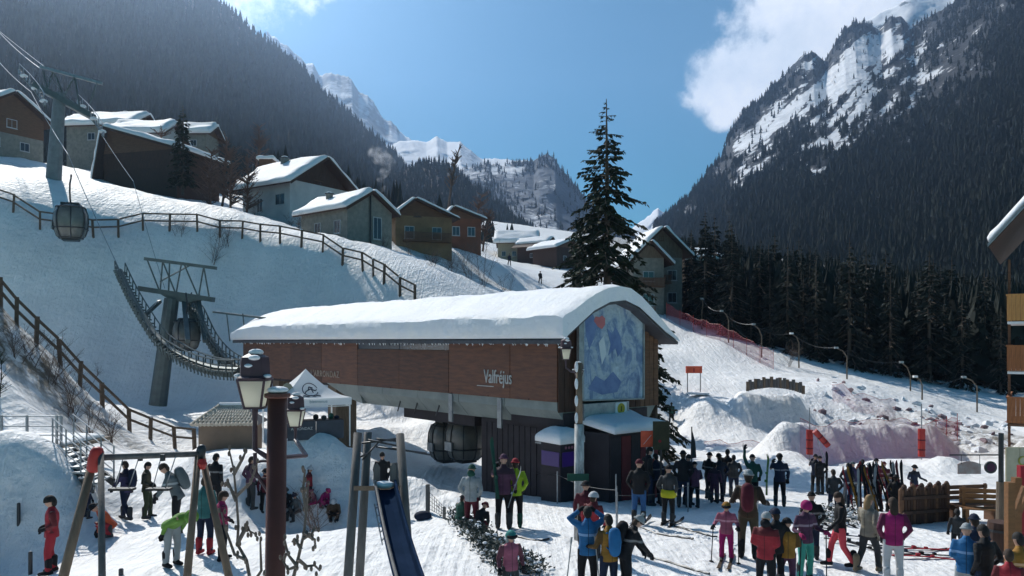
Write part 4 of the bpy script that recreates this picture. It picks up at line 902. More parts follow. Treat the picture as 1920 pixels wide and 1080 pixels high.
chalet('chalet', 'long low farm house with cream lower wall at the top of the piste', on(1004, 492, 196), R(86), 7, 9, 5.0, 2.2, m_cream, m_dwood, over=1.4, snow=.8, wins=(('l', 2.5, 1.8, 1, 1.2), ('l', 5, 1.8, 1, 1.2), ('l', 7.5, 1.8, 1, 1.2), ('f', -2, 1.8, 1, 1.2), ('f', 1.6, 1.8, 1, 1.2)), low=(3.2, m_dwood), base=4)
chalet('chalet', 'dark timber barn with patchy snow roof beside the far farm house', on(1030, 494, 188), R(58), 6, 7, 4.2, 1.8, m_dwood, m_dwood, over=1, snow=.5, snowcut=.6, wins=(('f', -1.5, 1.8, 1, 1), ('l', 3, 1.8, 1, 1)), base=4)
chalet('chalet', 'dark timber house half hidden by the big spruce at the head of the piste', on(1068, 498, 180), R(40), 8, 8, 4.0, 1.6, m_dwood, m_wood2, over=1, snow=.6, wins=(('f', -1.5, 1.6, 1, 1), ('f', 1.5, 1.6, 1, 1)), base=4)
chalet('chalet', 'tall grey chalet with stepped snowy gables right of the big spruce', on(1240, 594, 100), R(8), 5.4, 7, 8.4, 2.6, m_stone, m_gwood, over=1.0, gov=1.2, snow=.4, asym=0, wins=(('f', -1.4, 2.4, 1.2, 1.3), ('f', 1.4, 2.4, 1.2, 1.3), ('f', -1.4, 5.2, 1.2, 1.3), ('f', 1.4, 5.2, 1.2, 1.3), ('f', 0, 9.8, .6, .6)), low=(7.4, m_gwood), balcony=(4.2, -2.6, 1.0), base=4, group='chalets right of the spruce')
chalet('chalet', 'lower front wing with steep snowy roof against the tall grey chalet', on(1216, 590, 96), R(8), 3.8, 4, 6.8, 1.9, m_stone, m_gwood, over=.9, gov=1, snow=.4, wins=(('f', 0, 4.6, 1.4, 1.2), ('f', 0, 1.8, 1.4, 1.4)), balcony=(3.4, -1.7, 1.7), base=4, group='chalets right of the spruce')
chalet('chalet', 'snow covered side house behind the right spruces', on(1272, 592, 110), R(-70), 5, 4.5, 7.6, 1.3, m_gwood, m_dwood, over=.9, snow=.6, base=4, group='chalets right of the spruce')
sh = P(502, 308, 108)
st_ = thing('garden_shed', 'tiny snow topped shed up behind the white chalet', 'shed', sh); MB().bx((-.9, -.9, -1.6), (.9, .9, .5)).build('wall', m_wood2, st_); mb = MB(); snow_slab(mb, (-1.2, -1.2, .5), (1.2, -1.2, .5), (1.2, 1.2, .5), (-1.2, 1.2, .5), .5); mb.build('roof_snow', m_roofsnow, st_, smooth=True)
# smoke
def smoke():
    mb = MB(); a = P(714, 366, 82)
    pts = [(0, 0, 0), (.25, 0, .8), (-.1, 0, 1.6), (.4, 0, 2.4), (.9, 0, 3.2), (-.1, 0, 4.0), (-1.2, 0, 4.6)]
    mb.tube([Vector(p) for p in pts], [.14, .3, .4, .55, .8, 1.0, .6], 12); o = mb.build('chimney_smoke', []); o.location = a
    m = bpy.data.materials.new('smoke'); m.use_nodes = True; nt = m.node_tree; nt.nodes.remove(nt.nodes['Principled BSDF'])
    v = nt.nodes.new('ShaderNodeVolumePrincipled'); v.inputs['Color'].default_value = (.9, .93, 1, 1); v.inputs['Anisotropy'].default_value = .4
    t = nt.nodes.new('ShaderNodeTexCoord'); n = nt.nodes.new('ShaderNodeTexNoise'); n.inputs['Scale'].default_value = 1.4; n.inputs['Detail'].default_value = 4
    r = nt.nodes.new('ShaderNodeMapRange'); r.inputs['From Min'].default_value = .47; r.inputs['From Max'].default_value = .7; r.inputs['To Max'].default_value = .45
    nt.links.new(t.outputs['Object'], n.inputs['Vector']); nt.links.new(n.outputs[0], r.inputs['Value']); nt.links.new(r.outputs[0], v.inputs['Density']); nt.links.new(v.outputs[0], nt.nodes['Material Output'].inputs['Volume'])
    o.data.materials.append(m); tag(o, 'pale wisp of chimney smoke', kind='stuff')
smoke()
# ---------------------------------------------------------------- right-hand residence with balconies
RB = P(1893, 828, 42)
rb = thing('apartment_residence', 'timber apartment residence with stacked wooden balconies at the right edge', 'building', (RB.x, RB.y, G(RB.x, RB.y)-.3), R(-34))
bz = rb.location.z
MB().bx((1.4, -2.5, 0), (9, 7, 9.6)).build('wall', m_wood2, rb)
MB().bx((-.02, -1.55, 0), (.1, -1.43, 10.6)).build('corner_post', m_wood2, rb)
for k, (pa, pb) in enumerate(((555, 604), (648, 695), (742, 790))):
    z0 = CZ-(pb-HZ)/F*41-bz; z1 = CZ-(pa-HZ)/F*41-bz
    b = MB().bx((0.0, -2.6, z0-.12), (1.396, 2.5, z0)).build('balcony', m_whitep if k < 2 else m_wood2, rb)
    mb_ = pm('honey_balcony_wood', (.55, .28, .09), (.42, .19, .06), scale=2, stretch=(6, 6, 1)) if k == 0 else pm('brown_balcony_wood', (.34, .13, .045), (.22, .08, .03), scale=2, stretch=(6, 6, 1))
    me1 = MB().bx((-.085, -.02, 0), (.085, .02, z1-z0-.08)).mesh('baluster_board', mb_); me2 = MB().bx((-.02, -.085, 0), (.02, .085, z1-z0-.08)).mesh('baluster_board', mb_)
    for i in range(8): link('baluster_board', me1, b, (.09+i*.18, -2.6, z0+.04))
    for i in range(28): link('baluster_board', me2, b, (0, -2.5+i*.18, z0+.04))
    MB().bx((-.06, -2.66, z1-.04), (1.396, -2.54, z1+.03)).build('handrail', mb_, b); MB().bx((-.06, -2.536, z1-.04), (.06, 2.5, z1+.03)).build('handrail', mb_, b)
    window(rb, (1.4, 0, z0+1.25), 1.6, 2.0, (-1, 0, 0), frame=m_wood2)
    w_ = window(rb, (2.6, -2.5, z0+1.2), 1.1, 1.6, (0, -1, 0), frame=m_whitep)
for x in (1.3,): MB().bx((x, -2.72, 0), (x+.12, -2.61, 9.8)).build('balcony_post', m_whitep, rb)
za = CZ-(465-HZ)/F*40-bz
MB().prism([(-.75, -3.4, za), (4.5, -3.4, za+6.2), (4.5, -3.4, za+6.35), (-.75, -3.4, za+.14)], (0, 11, 0)).build('roof', m_dwood, rb)
MB().prism([(-.8, -3.5, za+.0), (4.5, -3.5, za+6.22), (4.5, -3.5, za+6.36), (-.8, -3.5, za+.15)], (0, .08, 0)).build('barge_board', m_galv, rb)
MB().prism([(1.4, -2.5, 9.6), (9, -2.5, 9.6), (9, -2.5, 14), (4.6, -2.5, 15.6)], (0, .1, 0)).build('gable', m_dwood, rb)
mb = MB(); snow_slab(mb, (-.72, -3.3, za+.27), (4.5, -3.3, za+6.52), (4.5, 7.5, za+6.52), (-.72, 7.5, za+.27), .3); mb.build('roof_snow', m_roofsnow, rb, smooth=True)
# small tiled hut
hb = P(430, 842, 33.5); hz_ = G(hb.x, hb.y)-.2
hut = thing('utility_hut', 'small rendered hut with pale tiled pyramid roof behind the lantern', 'hut', (hb.x, hb.y, hz_), R(6))
eh = CZ-(795-HZ)/F*33-hz_
MB().bx((-1.0, -.9, -.4), (1.15, .9, eh)).build('wall', pm('brown_render', (.27, .19, .13), (.2, .14, .1), scale=1), hut)
ap = [(-.35, 0, eh+.72), (.55, 0, eh+.72)]; e = [(-1.25, -1.15, eh), (1.4, -1.15, eh), (1.4, 1.15, eh), (-1.25, 1.15, eh)]
rf = MB().add(e+ap, [(0, 1, 5, 4), (1, 2, 5), (2, 3, 4, 5), (3, 0, 4), (3, 2, 1, 0)]).build('roof', m_slate, hut)
m_tile = pm('frosted_tile', (.62, .56, .46), (.36, .31, .25), scale=9, bump=.2)
mbt = MB()
for r in range(7):
    for c in range(17):
        t = r/7; x0 = -1.25+t*.9; x1 = 1.4-t*.85; x = x0+(c+.5)*(x1-x0)/17; y = -1.15+t*1.15; z = eh+t*.72
        mbt.tube([(x, y-.02, z+.035), (x, y+.17, z+.14)], [.075*(x1-x0)/2.65+.01, .055], 6)
        if c < 14:
            s = 1 if True else 0; yy = -1.15+t*1.15+(c+.5)*(2.3-t*2.3)/14
            mbt.tube([(-1.27+t*.9, yy, z+.035), (-1.27+t*.9+.14, yy, z+.14)], [.075, .055], 6)
tag(mbt.build('roof_tiles', m_tile, rf), kind='stuff')
MB().bx((-.4, -.1, eh+.7), (.6, .1, eh+.84)).build('ridge_tile', m_roofsnow, rf)
# ---------------------------------------------------------------- big conifers with real boughs
def spruce_mesh(h, rad, seed, whorls=46, bare=.06, tuft=.34, droop=.5, dens=1.0, up=.35):
    """drooping boughs hung with needle tufts; returns crown mesh data and limb mesh data"""
    rr = random.Random(seed); V = []; Fc = []; lim = MB()
    for w in range(whorls):
        f = bare+(1-bare)*(w/whorls)**.95; z = h*f
        prof = (1-f)**.78*(1 if f > .22 else .80+.2*f/.22)
        n = rr.choice((4, 5, 5, 6)) if f < .9 else 3
        for b in range(n):
            if rr.random() < .12: continue
            a = rr.random()*6.283; L_ = rad*prof*rr.choice((1.0, .9, .75, .6, 1.12))*rr.uniform(.8, 1.1)+.12*(1-f)
            pts = []; m = max(4, int(L_/.35))
            for i in range(m+1):
                t = i/m; r = L_*t; dz = L_*(up*.35*t-droop*(t**1.6)+.30*max(0, t-.7)**1.2)*(.5+.9*(1-f))+(.25*L_*t if f > .75 else 0)
                pts.append(Vector((math.cos(a+.1*t)*r, math.sin(a+.1*t)*r, z+dz)))
            lim.tube(pts, [.05*(1-f)+.022-.015*i/m for i in range(m+1)], 3, cap=False)
            nt_ = int(L_*11*dens)+3
            for k in range(nt_):
                t = rr.uniform(.12, 1)**.8; q = t*m; i = min(int(q), m-1); p = pts[i].lerp(pts[i+1], q-i)
                side = rr.choice((-1, 1)); dirn = Vector((math.cos(a+side*rr.uniform(.5, 1.3)), math.sin(a+side*rr.uniform(.5, 1.3)), rr.uniform(-1.1, -.1)))
                l = tuft*min(1, .3+3.2*(1-f))*rr.uniform(.6, 1.5)*(.5+.7*(1-t)+.35*(1-f)); tip = p+dirn.normalized()*l; wd = dirn.cross(Vector((rr.uniform(-1, 1), rr.uniform(-1, 1), rr.uniform(-.3, 1)))).normalized()*l*rr.uniform(.13, .24)
                mid = p.lerp(tip, .5); o = len(V); V += [p, mid+wd, tip, mid-wd]; Fc.append((o, o+1, o+2, o+3))
    me = bpy.data.meshes.new('crown'); me.from_pydata(V, [], Fc); return me, lim
def spruce(name, label, loc, h, rad, seed, group=None, cat='tree', mat=None, **k):
    t = thing(name, label, cat, loc, 0, group); me, lim = spruce_mesh(h, rad, seed, **k); me.materials.append(mat or m_needle)
    link('crown', me, t)
    MB().tube([(0, 0, -1), (0, 0, h*.3), (.05, 0, h*.7), (0, 0, h)], [h*.013+.05, h*.011+.03, h*.006+.02, .02], 8).build('trunk', m_bark, t)
    tag(lim.build('limbs', m_bark, t), kind='stuff'); return t
def copy_tree_obj(o, loc, rz, s, label=None):
    c = o.copy(); COL.objects.link(c); c.location = loc; c.rotation_euler = (0, 0, rz); c.scale = s
    if label: c['label'] = label
    for ch in o.children:
        d = ch.copy(); COL.objects.link(d); d.parent = c
    return c
spruce('spruce_tree', 'tall lone spruce towering behind the station roof against the blue sky', GP(P(1137, 800, 46).x, 46), 20.6, 5.5, 3, whorls=70, bare=.08, tuft=.44, droop=.62, dens=1.45)
spruce('spruce_tree', 'short dark spruce poking out beside the right end of the station', GP(P(1228, 800, 34).x, 34), 7.6, 1.15, 5, whorls=26, bare=.12, tuft=.3, droop=.7)
spruce('spruce_tree', 'bushy dark spruce left of and below the tall lone spruce', GP(P(1086, 800, 62).x, 62), 13.0, 2.7, 6, whorls=40, tuft=.42)
spruce('spruce_tree', 'dark spruce in front of the tall grey chalet', GP(P(1176, 800, 66).x, 66), 11.0, 2.3, 8, whorls=36, tuft=.42)
spruce('spruce_tree', 'smaller spruce filling the foot of the lone spruce on its left', GP(P(1108, 800, 54).x, 54), 8.5, 2.2, 9, whorls=30, tuft=.4)
spruce('spruce_tree', 'tall dark spruce immediately right of the tall grey chalet', GP(P(1322, 600, 93).x, 93), 13.5, 2.6, 61, whorls=38, tuft=.5, mat=m_needle3)
spruce('spruce_tree', 'tall dark spruce second to the right of the tall grey chalet', GP(P(1372, 600, 88).x, 88), 12.5, 2.8, 62, whorls=38, tuft=.5, mat=m_needle3)
spruce('spruce_tree', 'dark spruce behind the first fence post of the red net', GP(P(1296, 600, 104).x, 104), 11.5, 2.4, 63, whorls=34, tuft=.5, mat=m_needle3)
spruce('fir_tree', 'dark narrow fir standing between the brown chalet and the rear roofs', P(343, 350, 90), 9.2, 1.9, 12, whorls=34, tuft=.45)
# forest edge on the right: individual trees sharing three shapes
protos = []
def fill_forest():
    g = np.random.default_rng(3); V = []; T = []; off = 0; n = 5200
    px = g.uniform(1270, 2040, n); u = g.random(n)**.8; Yb = np.interp(px, [1290, 1350, 1450, 1520, 1600, 1700, 1800, 1900, 2000], [112, 98, 88, 86, 84, 84, 82, 79, 79]); Y = Yb+u*130; X = (px-960)/F*Y
    zt = height(X, Y); P3 = MR['V'][:, :120].reshape(-1, 3)
    for k in range(n):
        if k % 1: continue
        d = (P3[:, 0]-X[k])**2+(P3[:, 1]-Y[k])**2; j = np.argmin(d); z = max(zt[k], P3[j, 2]) if d[j] < 40 else zt[k]
        tv, tf = LPN[k % 4]; h = g.uniform(5.5, 12); a = g.random()*6.28; c, s = math.cos(a), math.sin(a); w = h*g.uniform(.8, 1.25)
        V.append(np.stack([(tv[:, 0]*c-tv[:, 1]*s)*w+X[k], (tv[:, 0]*s+tv[:, 1]*c)*w+Y[k], tv[:, 2]*h+z-.6], 1)); T.append(tf+off); off += len(tv)
    me = np_mesh('forest_right_foot', np.concatenate(V), np.concatenate(T), m_needle3, False); tag(link('forest_right_foot', me), 'dense dark young conifers behind the forest edge on the right', 'forest', kind='stuff')
fill_forest()
for k, (h, r, sd) in enumerate(((14, 2.6, 21), (14, 2.0, 22), (14, 3.0, 23))):
    p = spruce('forest_spruce', 'dark spruce in the forest edge on the right', (0, 0, 0), h, r, sd, group='spruces of the right forest edge', whorls=24, tuft=.8, dens=.42, droop=.6, mat=m_needle3)
    protos.append(p)
rr = random.Random(44); spots = []
edge = np.array([(1290, 600, 102), (1340, 628, 90), (1400, 660, 84), (1450, 688, 80), (1520, 705, 78), (1600, 722, 76), (1700, 748, 76), (1800, 770, 74), (1900, 790, 70), (2000, 800, 70)], float)
tries = 0
while len(spots) < 265 and tries < 40000:
    tries += 1; px = rr.uniform(1285, 1990); Yb = float(np.interp(px, edge[:, 0], edge[:, 2])); Y = Yb+3+rr.random()**1.5*150
    x = (px-960)/F*Y; dmin = 2.2+(Y-Yb)*.018
    if all((x-a)**2+(Y-b)**2 > dmin**2 for a, b, *_ in spots): spots.append((x, Y, px))
zs = height(np.array([s[0] for s in spots]), np.array([s[1] for s in spots]))
VV = MR['V']; vx = VV[:, :, 0].ravel(); vy = VV[:, :, 1].ravel(); vz = VV[:, :, 2].ravel()
for i, (x, y, px) in enumerate(spots):
    k = np.argmin((vx-x)**2+(vy-y)**2); z = max(zs[i], vz[k]) if (vx[k]-x)**2+(vy[k]-y)**2 < 60 else zs[i]
    s = rr.uniform(.42, 1.0)*(1 if px < 1900 else .8); sc = (s*rr.uniform(.85, 1.2),)*2+(s,)
    if i < 3: o = protos[i]; o.location = (x, y, z-.3); o.scale = sc; o.rotation_euler = (0, 0, rr.random()*6)
    else: copy_tree_obj(protos[i % 3], (x, y, z-.3), rr.random()*6.28, sc)
def pr_near(PX, PY, p, sn, s): return np.clip(.62*(p[:, 1]/120)**.9, .2, 1)*(PX < 2080)*(p[:, 1] <= 330)*(p[:, 1] > 96)
print('near right', forest('forest_right_lower', 'dark lower forest on the right mountain foot', MR, 9500, pr_near, lambda p: 12+0*p[:, 0], m_needle3, 15, near=True))
def pr_nl(PX, PY, p, sn, s): return np.clip(.5*(p[:, 1]/200)**.9, .1, 1)*(PX > -150)*(p[:, 1] <= 330)
print('near left', forest('forest_left_lower', 'dark conifers at the foot of the left mountain behind the houses', ML, 5200, pr_nl, lambda p: 12+0*p[:, 0], m_needle2, 16, near=True))
# ---------------------------------------------------------------- bare trees and shrubs
def bare_mesh(h, seed, spread=.35, n0=16, mat=None, r0=None, sub=3, upw=.6, start=.15, stems=1):
    rr = random.Random(seed); mb = MB(); r0 = r0 or h*.014
    def grow(p, d, l, r, lev):
        pts = [p]; q = p.copy(); dd = d.copy(); m = 4
        for i in range(m):
            dd = (dd+Vector((rr.uniform(-1, 1), rr.uniform(-1, 1), rr.uniform(-.4, .9)))*.16).normalized(); q = q+dd*l/m; pts.append(q.copy())
        mb.tube(pts, [r*(1-.7*i/m) for i in range(m+1)], 3 if lev else 6, cap=False)
        if lev < sub:
            for k in range((n0 if lev == 0 else 6 if lev == 1 else 4)):
                t = rr.uniform(start if lev == 0 else .2, 1); i = min(int(t*m), m-1); b = pts[i].lerp(pts[i+1], t*m-i)
                a = rr.random()*6.28; e = Vector((math.cos(a), math.sin(a), rr.uniform(.1, upw*1.6))).normalized()
                grow(b, (dd*.3+e).normalized(), l*spread*rr.uniform(.6, 1.2)*(1.15-t*.6), r*.45, lev+1)
    for s in range(stems):
        d = Vector((rr.uniform(-.5, .5), rr.uniform(-.5, .5), 1)).normalized() if stems > 1 else Vector((0, 0, 1))
        grow(Vector((rr.uniform(-.1, .1)*stems*.5, rr.uniform(-.1, .1)*stems*.5, -.1)), d, h*rr.uniform(.75, 1), r0, 0)
    return mb
def bare(name, label, loc, h, seed, group=None, cat='tree', mat=None, **k):
    o = bare_mesh(h, seed, **k).build(name, mat or m_twig); o.location = loc; return tag(o, label, cat, group)
LG = 'bare reddish larches among the houses'
for i, (px, py, Y, h, lab) in enumerate(((432, 405, 84, 9.5, 'tallest bare reddish larch left of the white chalet'), (395, 400, 88, 8, 'bare reddish larch right of the dark narrow fir'), (462, 410, 88, 8, 'bare larch standing just left of the white chalet wall'), (300, 350, 104, 8, 'bare larch behind the dark brown chalet roof end'),
        (905, 470, 118, 6.5, 'bare bush right of the orange red house'), (885, 465, 124, 9, 'bare larch behind the orange red house'), (415, 395, 92, 9, 'slender bare larch in the middle of the reddish clump'), (478, 330, 112, 8, 'bare larch above the white chalet roof'))):
    bare('bare_larch', lab, P(px, py, Y), h, 30+i, LG, mat=m_twigr, spread=.30, n0=70, upw=.2, r0=.16)
bare('bare_tree', 'tall thin bare tree rising above the ridge against the sky', P(836, 430, 150), 20, 41, mat=m_twig, spread=.16, n0=60, upw=.8, start=.45, r0=.3)
for i, (px, py, Y, h, lab) in enumerate(((905, 548, 74, 5.2, 'bare leafy bush just above the station roof'), (880, 545, 76, 3.6, 'low bare bush left of the bush above the station roof'), (945, 548, 80, 3, 'thin bare sapling at the edge of the upper piste'),
        (130, 770, 33, 2.8, 'large bare shrub on the left bank below the brown fence'), (95, 720, 33.5, 2.2, 'bare shrub half way up the left bank'), (165, 815, 33, 2.0, 'bare shrub near the foot of the left bank'), (60, 655, 33, 1.7, 'bare shrub high on the left bank against the fence'), (200, 850, 34, 1.7, 'lowest bare shrub on the left bank'),
        (125, 610, 58, 1.6, 'dark small bush alone on the shaded hillside'), (400, 455, 68, 3.6, 'bare bush growing through the crest fence'), (425, 450, 69, 3.0, 'second bare bush at the crest fence'), (335, 438, 69, 2.0, 'low scrub under the crest fence'), (590, 950, 23, 1.6, 'little bare bush in the shaded bank under the tent'), (30, 640, 32, 1.6, 'bare scrub at the left edge of the bank'), (1480, 690, 76, 2.6, 'bare sapling by the end of the red net'), (850, 520, 86, 3, 'bare bush on the slope under the ochre house'), (770, 490, 88, 2.5, 'bare shrub between stone house and ochre house'), (810, 500, 90, 2.6, 'bare shrub in front of the ochre house, left'), (835, 505, 90, 2.2, 'bare shrub in front of the ochre house, right'), (870, 500, 100, 3.0, 'bare shrub below the orange red house'), (560, 462, 76, 1.8, 'bare shrub at the left corner of the stone house'), (478, 420, 86, 2.4, 'snowy scrub at the left corner of the white chalet'), (540, 425, 86, 1.8, 'bare scrub in front of the white chalet wall'), (720, 500, 74, 1.6, 'low scrub under the stone house gable'), (810, 540, 70, 1.8, 'scrub at the lower end of the crest fence'))):
    p = P(px, py, Y); bare('bare_shrub', lab, GP(p.x, p.y, -.1), h, 60+i, 'bare shrubs on the slopes', 'shrub', mat=m_twig, spread=.5, n0=9, stems=5, sub=2 if i not in (3, 4) else 3, r0=.02, start=.1)
ft = bare('evergreen_sapling', 'small russet evergreen at the left edge of the bank', GP(P(2, 740, 28).x, 28, -.1), 1.9, 90, None, 'shrub', mat=m_needle, spread=.25, n0=40, r0=.03)
# foreground ornamental twigs
m_fg = pm('foreground_twig', (.20, .15, .12), (.12, .09, .075), scale=9, bump=.3)
def fg_branch(name, label, segs, Y, r=.012):
    mb = MB(); rr = random.Random(len(segs)); 
    for s in segs:
        pts = [P(x, y, Y+.02*i) for i, (x, y) in enumerate(s)]; m = len(pts); mb.tube(pts, [r*(1-.55*i/(m-1)) for i in range(m)], 6)
        for p in pts[1:]:
            for k in range(2): mb.ell(p+Vector((rr.uniform(-.02, .02), rr.uniform(-.02, .02), rr.uniform(-.02, .02))), (r*.85, r*.85, r*1.5), nu=6, nv=4)
    o = mb.build(name, m_fg, org=P(segs[0][0][0], segs[0][0][1], Y)); return tag(o, label, 'branch', 'bare ornamental branches in the foreground')
fg_branch('bare_branch', 'bare foreground branch left of the brown lamp post', [[(475, 1120), (462, 1050), (445, 1020), (447, 985), (443, 930), (438, 880), (430, 845)], [(462, 1050), (440, 1040), (422, 990), (415, 960)], [(445, 1020), (465, 985), (470, 1000)], [(445, 1020), (458, 990), (482, 1003)], [(438, 890), (455, 860), (462, 843)], [(443, 930), (470, 905), (482, 870)], [(443, 940), (428, 905), (420, 912)], [(470, 1100), (490, 1070), (488, 1010)]], 5.0)
fg_branch('bare_branch', 'bare foreground branch with knobbly twigs right of the brown lamp post', [[(540, 1120), (556, 1060), (570, 1000), (575, 950), (578, 905)], [(556, 1060), (540, 1040), (534, 1012)], [(565, 1030), (552, 1010), (548, 1016)], [(570, 1000), (590, 1012), (592, 1028)], [(568, 1010), (585, 1000), (592, 990)], [(575, 960), (568, 920), (572, 880)], [(560, 1050), (575, 1062), (590, 1060), (600, 1070)], [(556, 1062), (540, 1068), (530, 1050)]], 4.8)
# ---------------------------------------------------------------- people
def cloth(name, c):
    return pm('cloth_'+name, c, tuple(v*.78 for v in c), scale=3, rough=.8, bump=.25, bscale=14, bdist=.015, spec=.2)
CL = dict(red=(.42, .035, .05), navy=(.02, .03, .065), black=(.016, .017, .021), purple=(.06, .05, .13), blue=(.04, .13, .32), orange=(.60, .10, .035), khaki=(.10, .085, .055), olive=(.06, .075, .04), grey=(.16, .19, .20), dgrey=(.06, .065, .07), lgrey=(.42, .45, .46),
    green=(.16, .34, .06), dgreen=(.03, .11, .08), lime=(.38, .58, .03), teal=(.06, .22, .22), pink=(.50, .04, .15), magenta=(.42, .02, .16), coral=(.85, .10, .13), white=(.70, .71, .73), beige=(.36, .32, .25), brown=(.10, .065, .04), maroon=(.13, .02, .035), mustard=(.40, .20, .035), yellow=(.62, .60, .03),
    turquoise=(.07, .40, .32), skyblue=(.03, .18, .42), rose=(.45, .13, .2), plum=(.12, .05, .10), bgreen=(.05, .30, .28), fur=(.28, .22, .15))
def CM(n): return cloth(n, tuple(v*.78 for v in CL[n]))
def JM(n, var):
    # jacket cloth: quilted creases, a darker yoke or side panel and a zip line, by garment height
    key = 'jacketcloth_%s_%d' % (n, var)
    if key in MATS: return MATS[key]
    base = tuple(v*.8 for v in CL[n]); m = pm(key, base, tuple(v*.7 for v in base), scale=3, rough=.75, bump=.7, bscale=7, bdist=.03, spec=.25, stretch=(1, 1, 2.2))
    nt = m.node_tree; N = nt.nodes; L = nt.links; b = N['Principled BSDF']; src = b.inputs['Base Color'].links[0].from_socket
    tc = N.new('ShaderNodeTexCoord'); sp = N.new('ShaderNodeSeparateXYZ'); L.new(tc.outputs['Object'], sp.inputs[0])
    def mt(op, a, c, d=None):
        q = N.new('ShaderNodeMath'); q.operation = op
        for i, v in enumerate((a, c, d)):
            if v is None: continue
            if isinstance(v, (int, float)): q.inputs[i].default_value = v
            else: L.new(v, q.inputs[i])
        return q.outputs[0]
    def over(f, col, s):
        x = N.new('ShaderNodeMix'); x.data_type = 'RGBA'; L.new(f, x.inputs[0]); L.new(s, x.inputs[6]); x.inputs[7].default_value = (*col, 1); return x.outputs[2]
    dk = tuple(v*.32+.01 for v in base); lt = tuple(min(.6, v*1.2+.18) for v in base)
    if var == 1: src = over(mt('GREATER_THAN', sp.outputs[2], 1.30), dk, src)
    elif var == 2: src = over(mt('COMPARE', sp.outputs[2], 1.22, .025), lt, src)
    elif var == 3: src = over(mt('GREATER_THAN', mt('ABSOLUTE', sp.outputs[0], 0), .17), dk, src)
    src = over(mt('COMPARE', sp.outputs[0], 0.0, .008), dk, src)
    L.new(src, b.inputs['Base Color']); return m
m_skin = pm('skin', (.50, .30, .22), (.44, .25, .18), scale=6, rough=.6, bump=.05)
HAIR = dict(brown=pm('brown_hair', (.045, .026, .016), scale=14, bump=.3, stretch=(6, 6, 1)), black=pm('black_hair', (.012, .01, .009), scale=14, bump=.3), blonde=pm('blonde_hair', (.32, .2, .09), scale=14, bump=.3, stretch=(6, 6, 1)))
def tap(mb, pts, rad, n=10, flat=1.0, wide=None):
    """limb: rounded tapered tube; flat<1 squeezes it front to back"""
    pts = [Vector(p) for p in pts]; P_ = []; Rr = []
    d0 = (pts[0]-pts[1]).normalized(); d1 = (pts[-1]-pts[-2]).normalized()
    P_ += [pts[0]+d0*rad[0]*.8, pts[0]+d0*rad[0]*.5]; Rr += [rad[0]*.35, rad[0]*.8]
    P_ += pts; Rr += rad; P_ += [pts[-1]+d1*rad[-1]*.5, pts[-1]+d1*rad[-1]*.8]; Rr += [rad[-1]*.8, rad[-1]*.35]
    mb.tube(P_, Rr, n)
def torso(mb, J, g=0., hem=None):
    """elliptic rings from hips to neck following the spine; g = cloth thickness"""
    pel, wa, ch, nk = (Vector(J[k]) for k in ('pel', 'wa', 'ch', 'nk')); sl, sr = Vector(J['shL']), Vector(J['shR']); hl, hr = Vector(J['hiL']), Vector(J['hiR'])
    xs = (sr-sl).normalized(); xh = (hr-hl).normalized()
    bot = pel-(wa-pel).normalized()*(.10 if hem is None else hem)
    rings = [(bot, xh, .165+g*1.6, .125+g*1.5), (pel, xh, .168+g*1.2, .125+g), (pel.lerp(wa, .6), xh, .150+g, .110+g), (wa.lerp(ch, .3), xs, .150+g, .112+g), (ch.lerp(wa, .25), xs, .172+g, .125+g), (ch.lerp(nk, .35), xs, .185+g, .12+g), (ch.lerp(nk, .72), xs, .15+g, .095+g), (nk-(nk-ch)*.06, xs, .075+g, .07+g), (nk+(nk-ch).normalized()*.03, xs, .05+g, .05+g)]
    vs = []; n = 14; fs = []
    for i, (c, x, rx, ry) in enumerate(rings):
        d = (rings[min(i+1, len(rings)-1)][0]-rings[max(i-1, 0)][0]).normalized(); x = (x-d*x.dot(d)).normalized(); y = d.cross(x)
        for k in range(n): a = 2*math.pi*k/n; vs.append(c+x*math.cos(a)*rx+y*math.sin(a)*ry)
    for i in range(len(rings)-1):
        for k in range(n): fs.append((i*n+k, i*n+(k+1) % n, (i+1)*n+(k+1) % n, (i+1)*n+k))
    fs += [tuple(range(n-1, -1, -1)), tuple((len(rings)-1)*n+k for k in range(n))]; mb.add(vs, fs)
def remeshed(mb, name, vox, sm=4):
    me = mb.mesh('tmp', []); o = bpy.data.objects.new('tmp', me); COL.objects.link(o)
    m = o.modifiers.new('r', 'REMESH'); m.mode = 'VOXEL'; m.voxel_size = vox; m.use_smooth_shade = True
    m = o.modifiers.new('s', 'SMOOTH'); m.iterations = sm; m.factor = .5
    dg = bpy.context.evaluated_depsgraph_get(); r = bpy.data.meshes.new_from_object(o.evaluated_get(dg)); r.name = name; bpy.data.objects.remove(o); r.materials.append(m_skin)
    r.polygons.foreach_set('use_smooth', [True]*len(r.polygons)); return r
# hands: palm, four unequal bent fingers, a thumb leaving the side near the wrist
def hand_mb(g=.012, curl=.5):
    mb = MB(); tap(mb, [(0, 0, 0), (0, 0, -.045), (0, 0, -.08)], [.028+g*.4, .036+g*.5, .034+g*.5], 8)
    for k, (x, l) in enumerate(((-.030, .062), (-.010, .072), (.010, .068), (.029, .052))):
        p = Vector((x, 0, -.085)); q = p+Vector((x*.15, -.02*curl, -l*.45)); r_ = q+Vector((0, -.045*curl, -l*.3)); s = r_+Vector((0, -.035*curl, -.01))
        mb.tube([p, q, r_, s], [.011+g*.3, .0105+g*.3, .0095+g*.3, .006+g*.2], 6)
    mb.tube([(-.03, 0, -.03), (-.056, -.012, -.055), (-.062, -.03, -.078)], [.014+g*.3, .012+g*.3, .007+g*.3], 6); return mb
HAND = hand_mb().mesh('glove', m_skin, smooth=True)
BOOTm = MB()
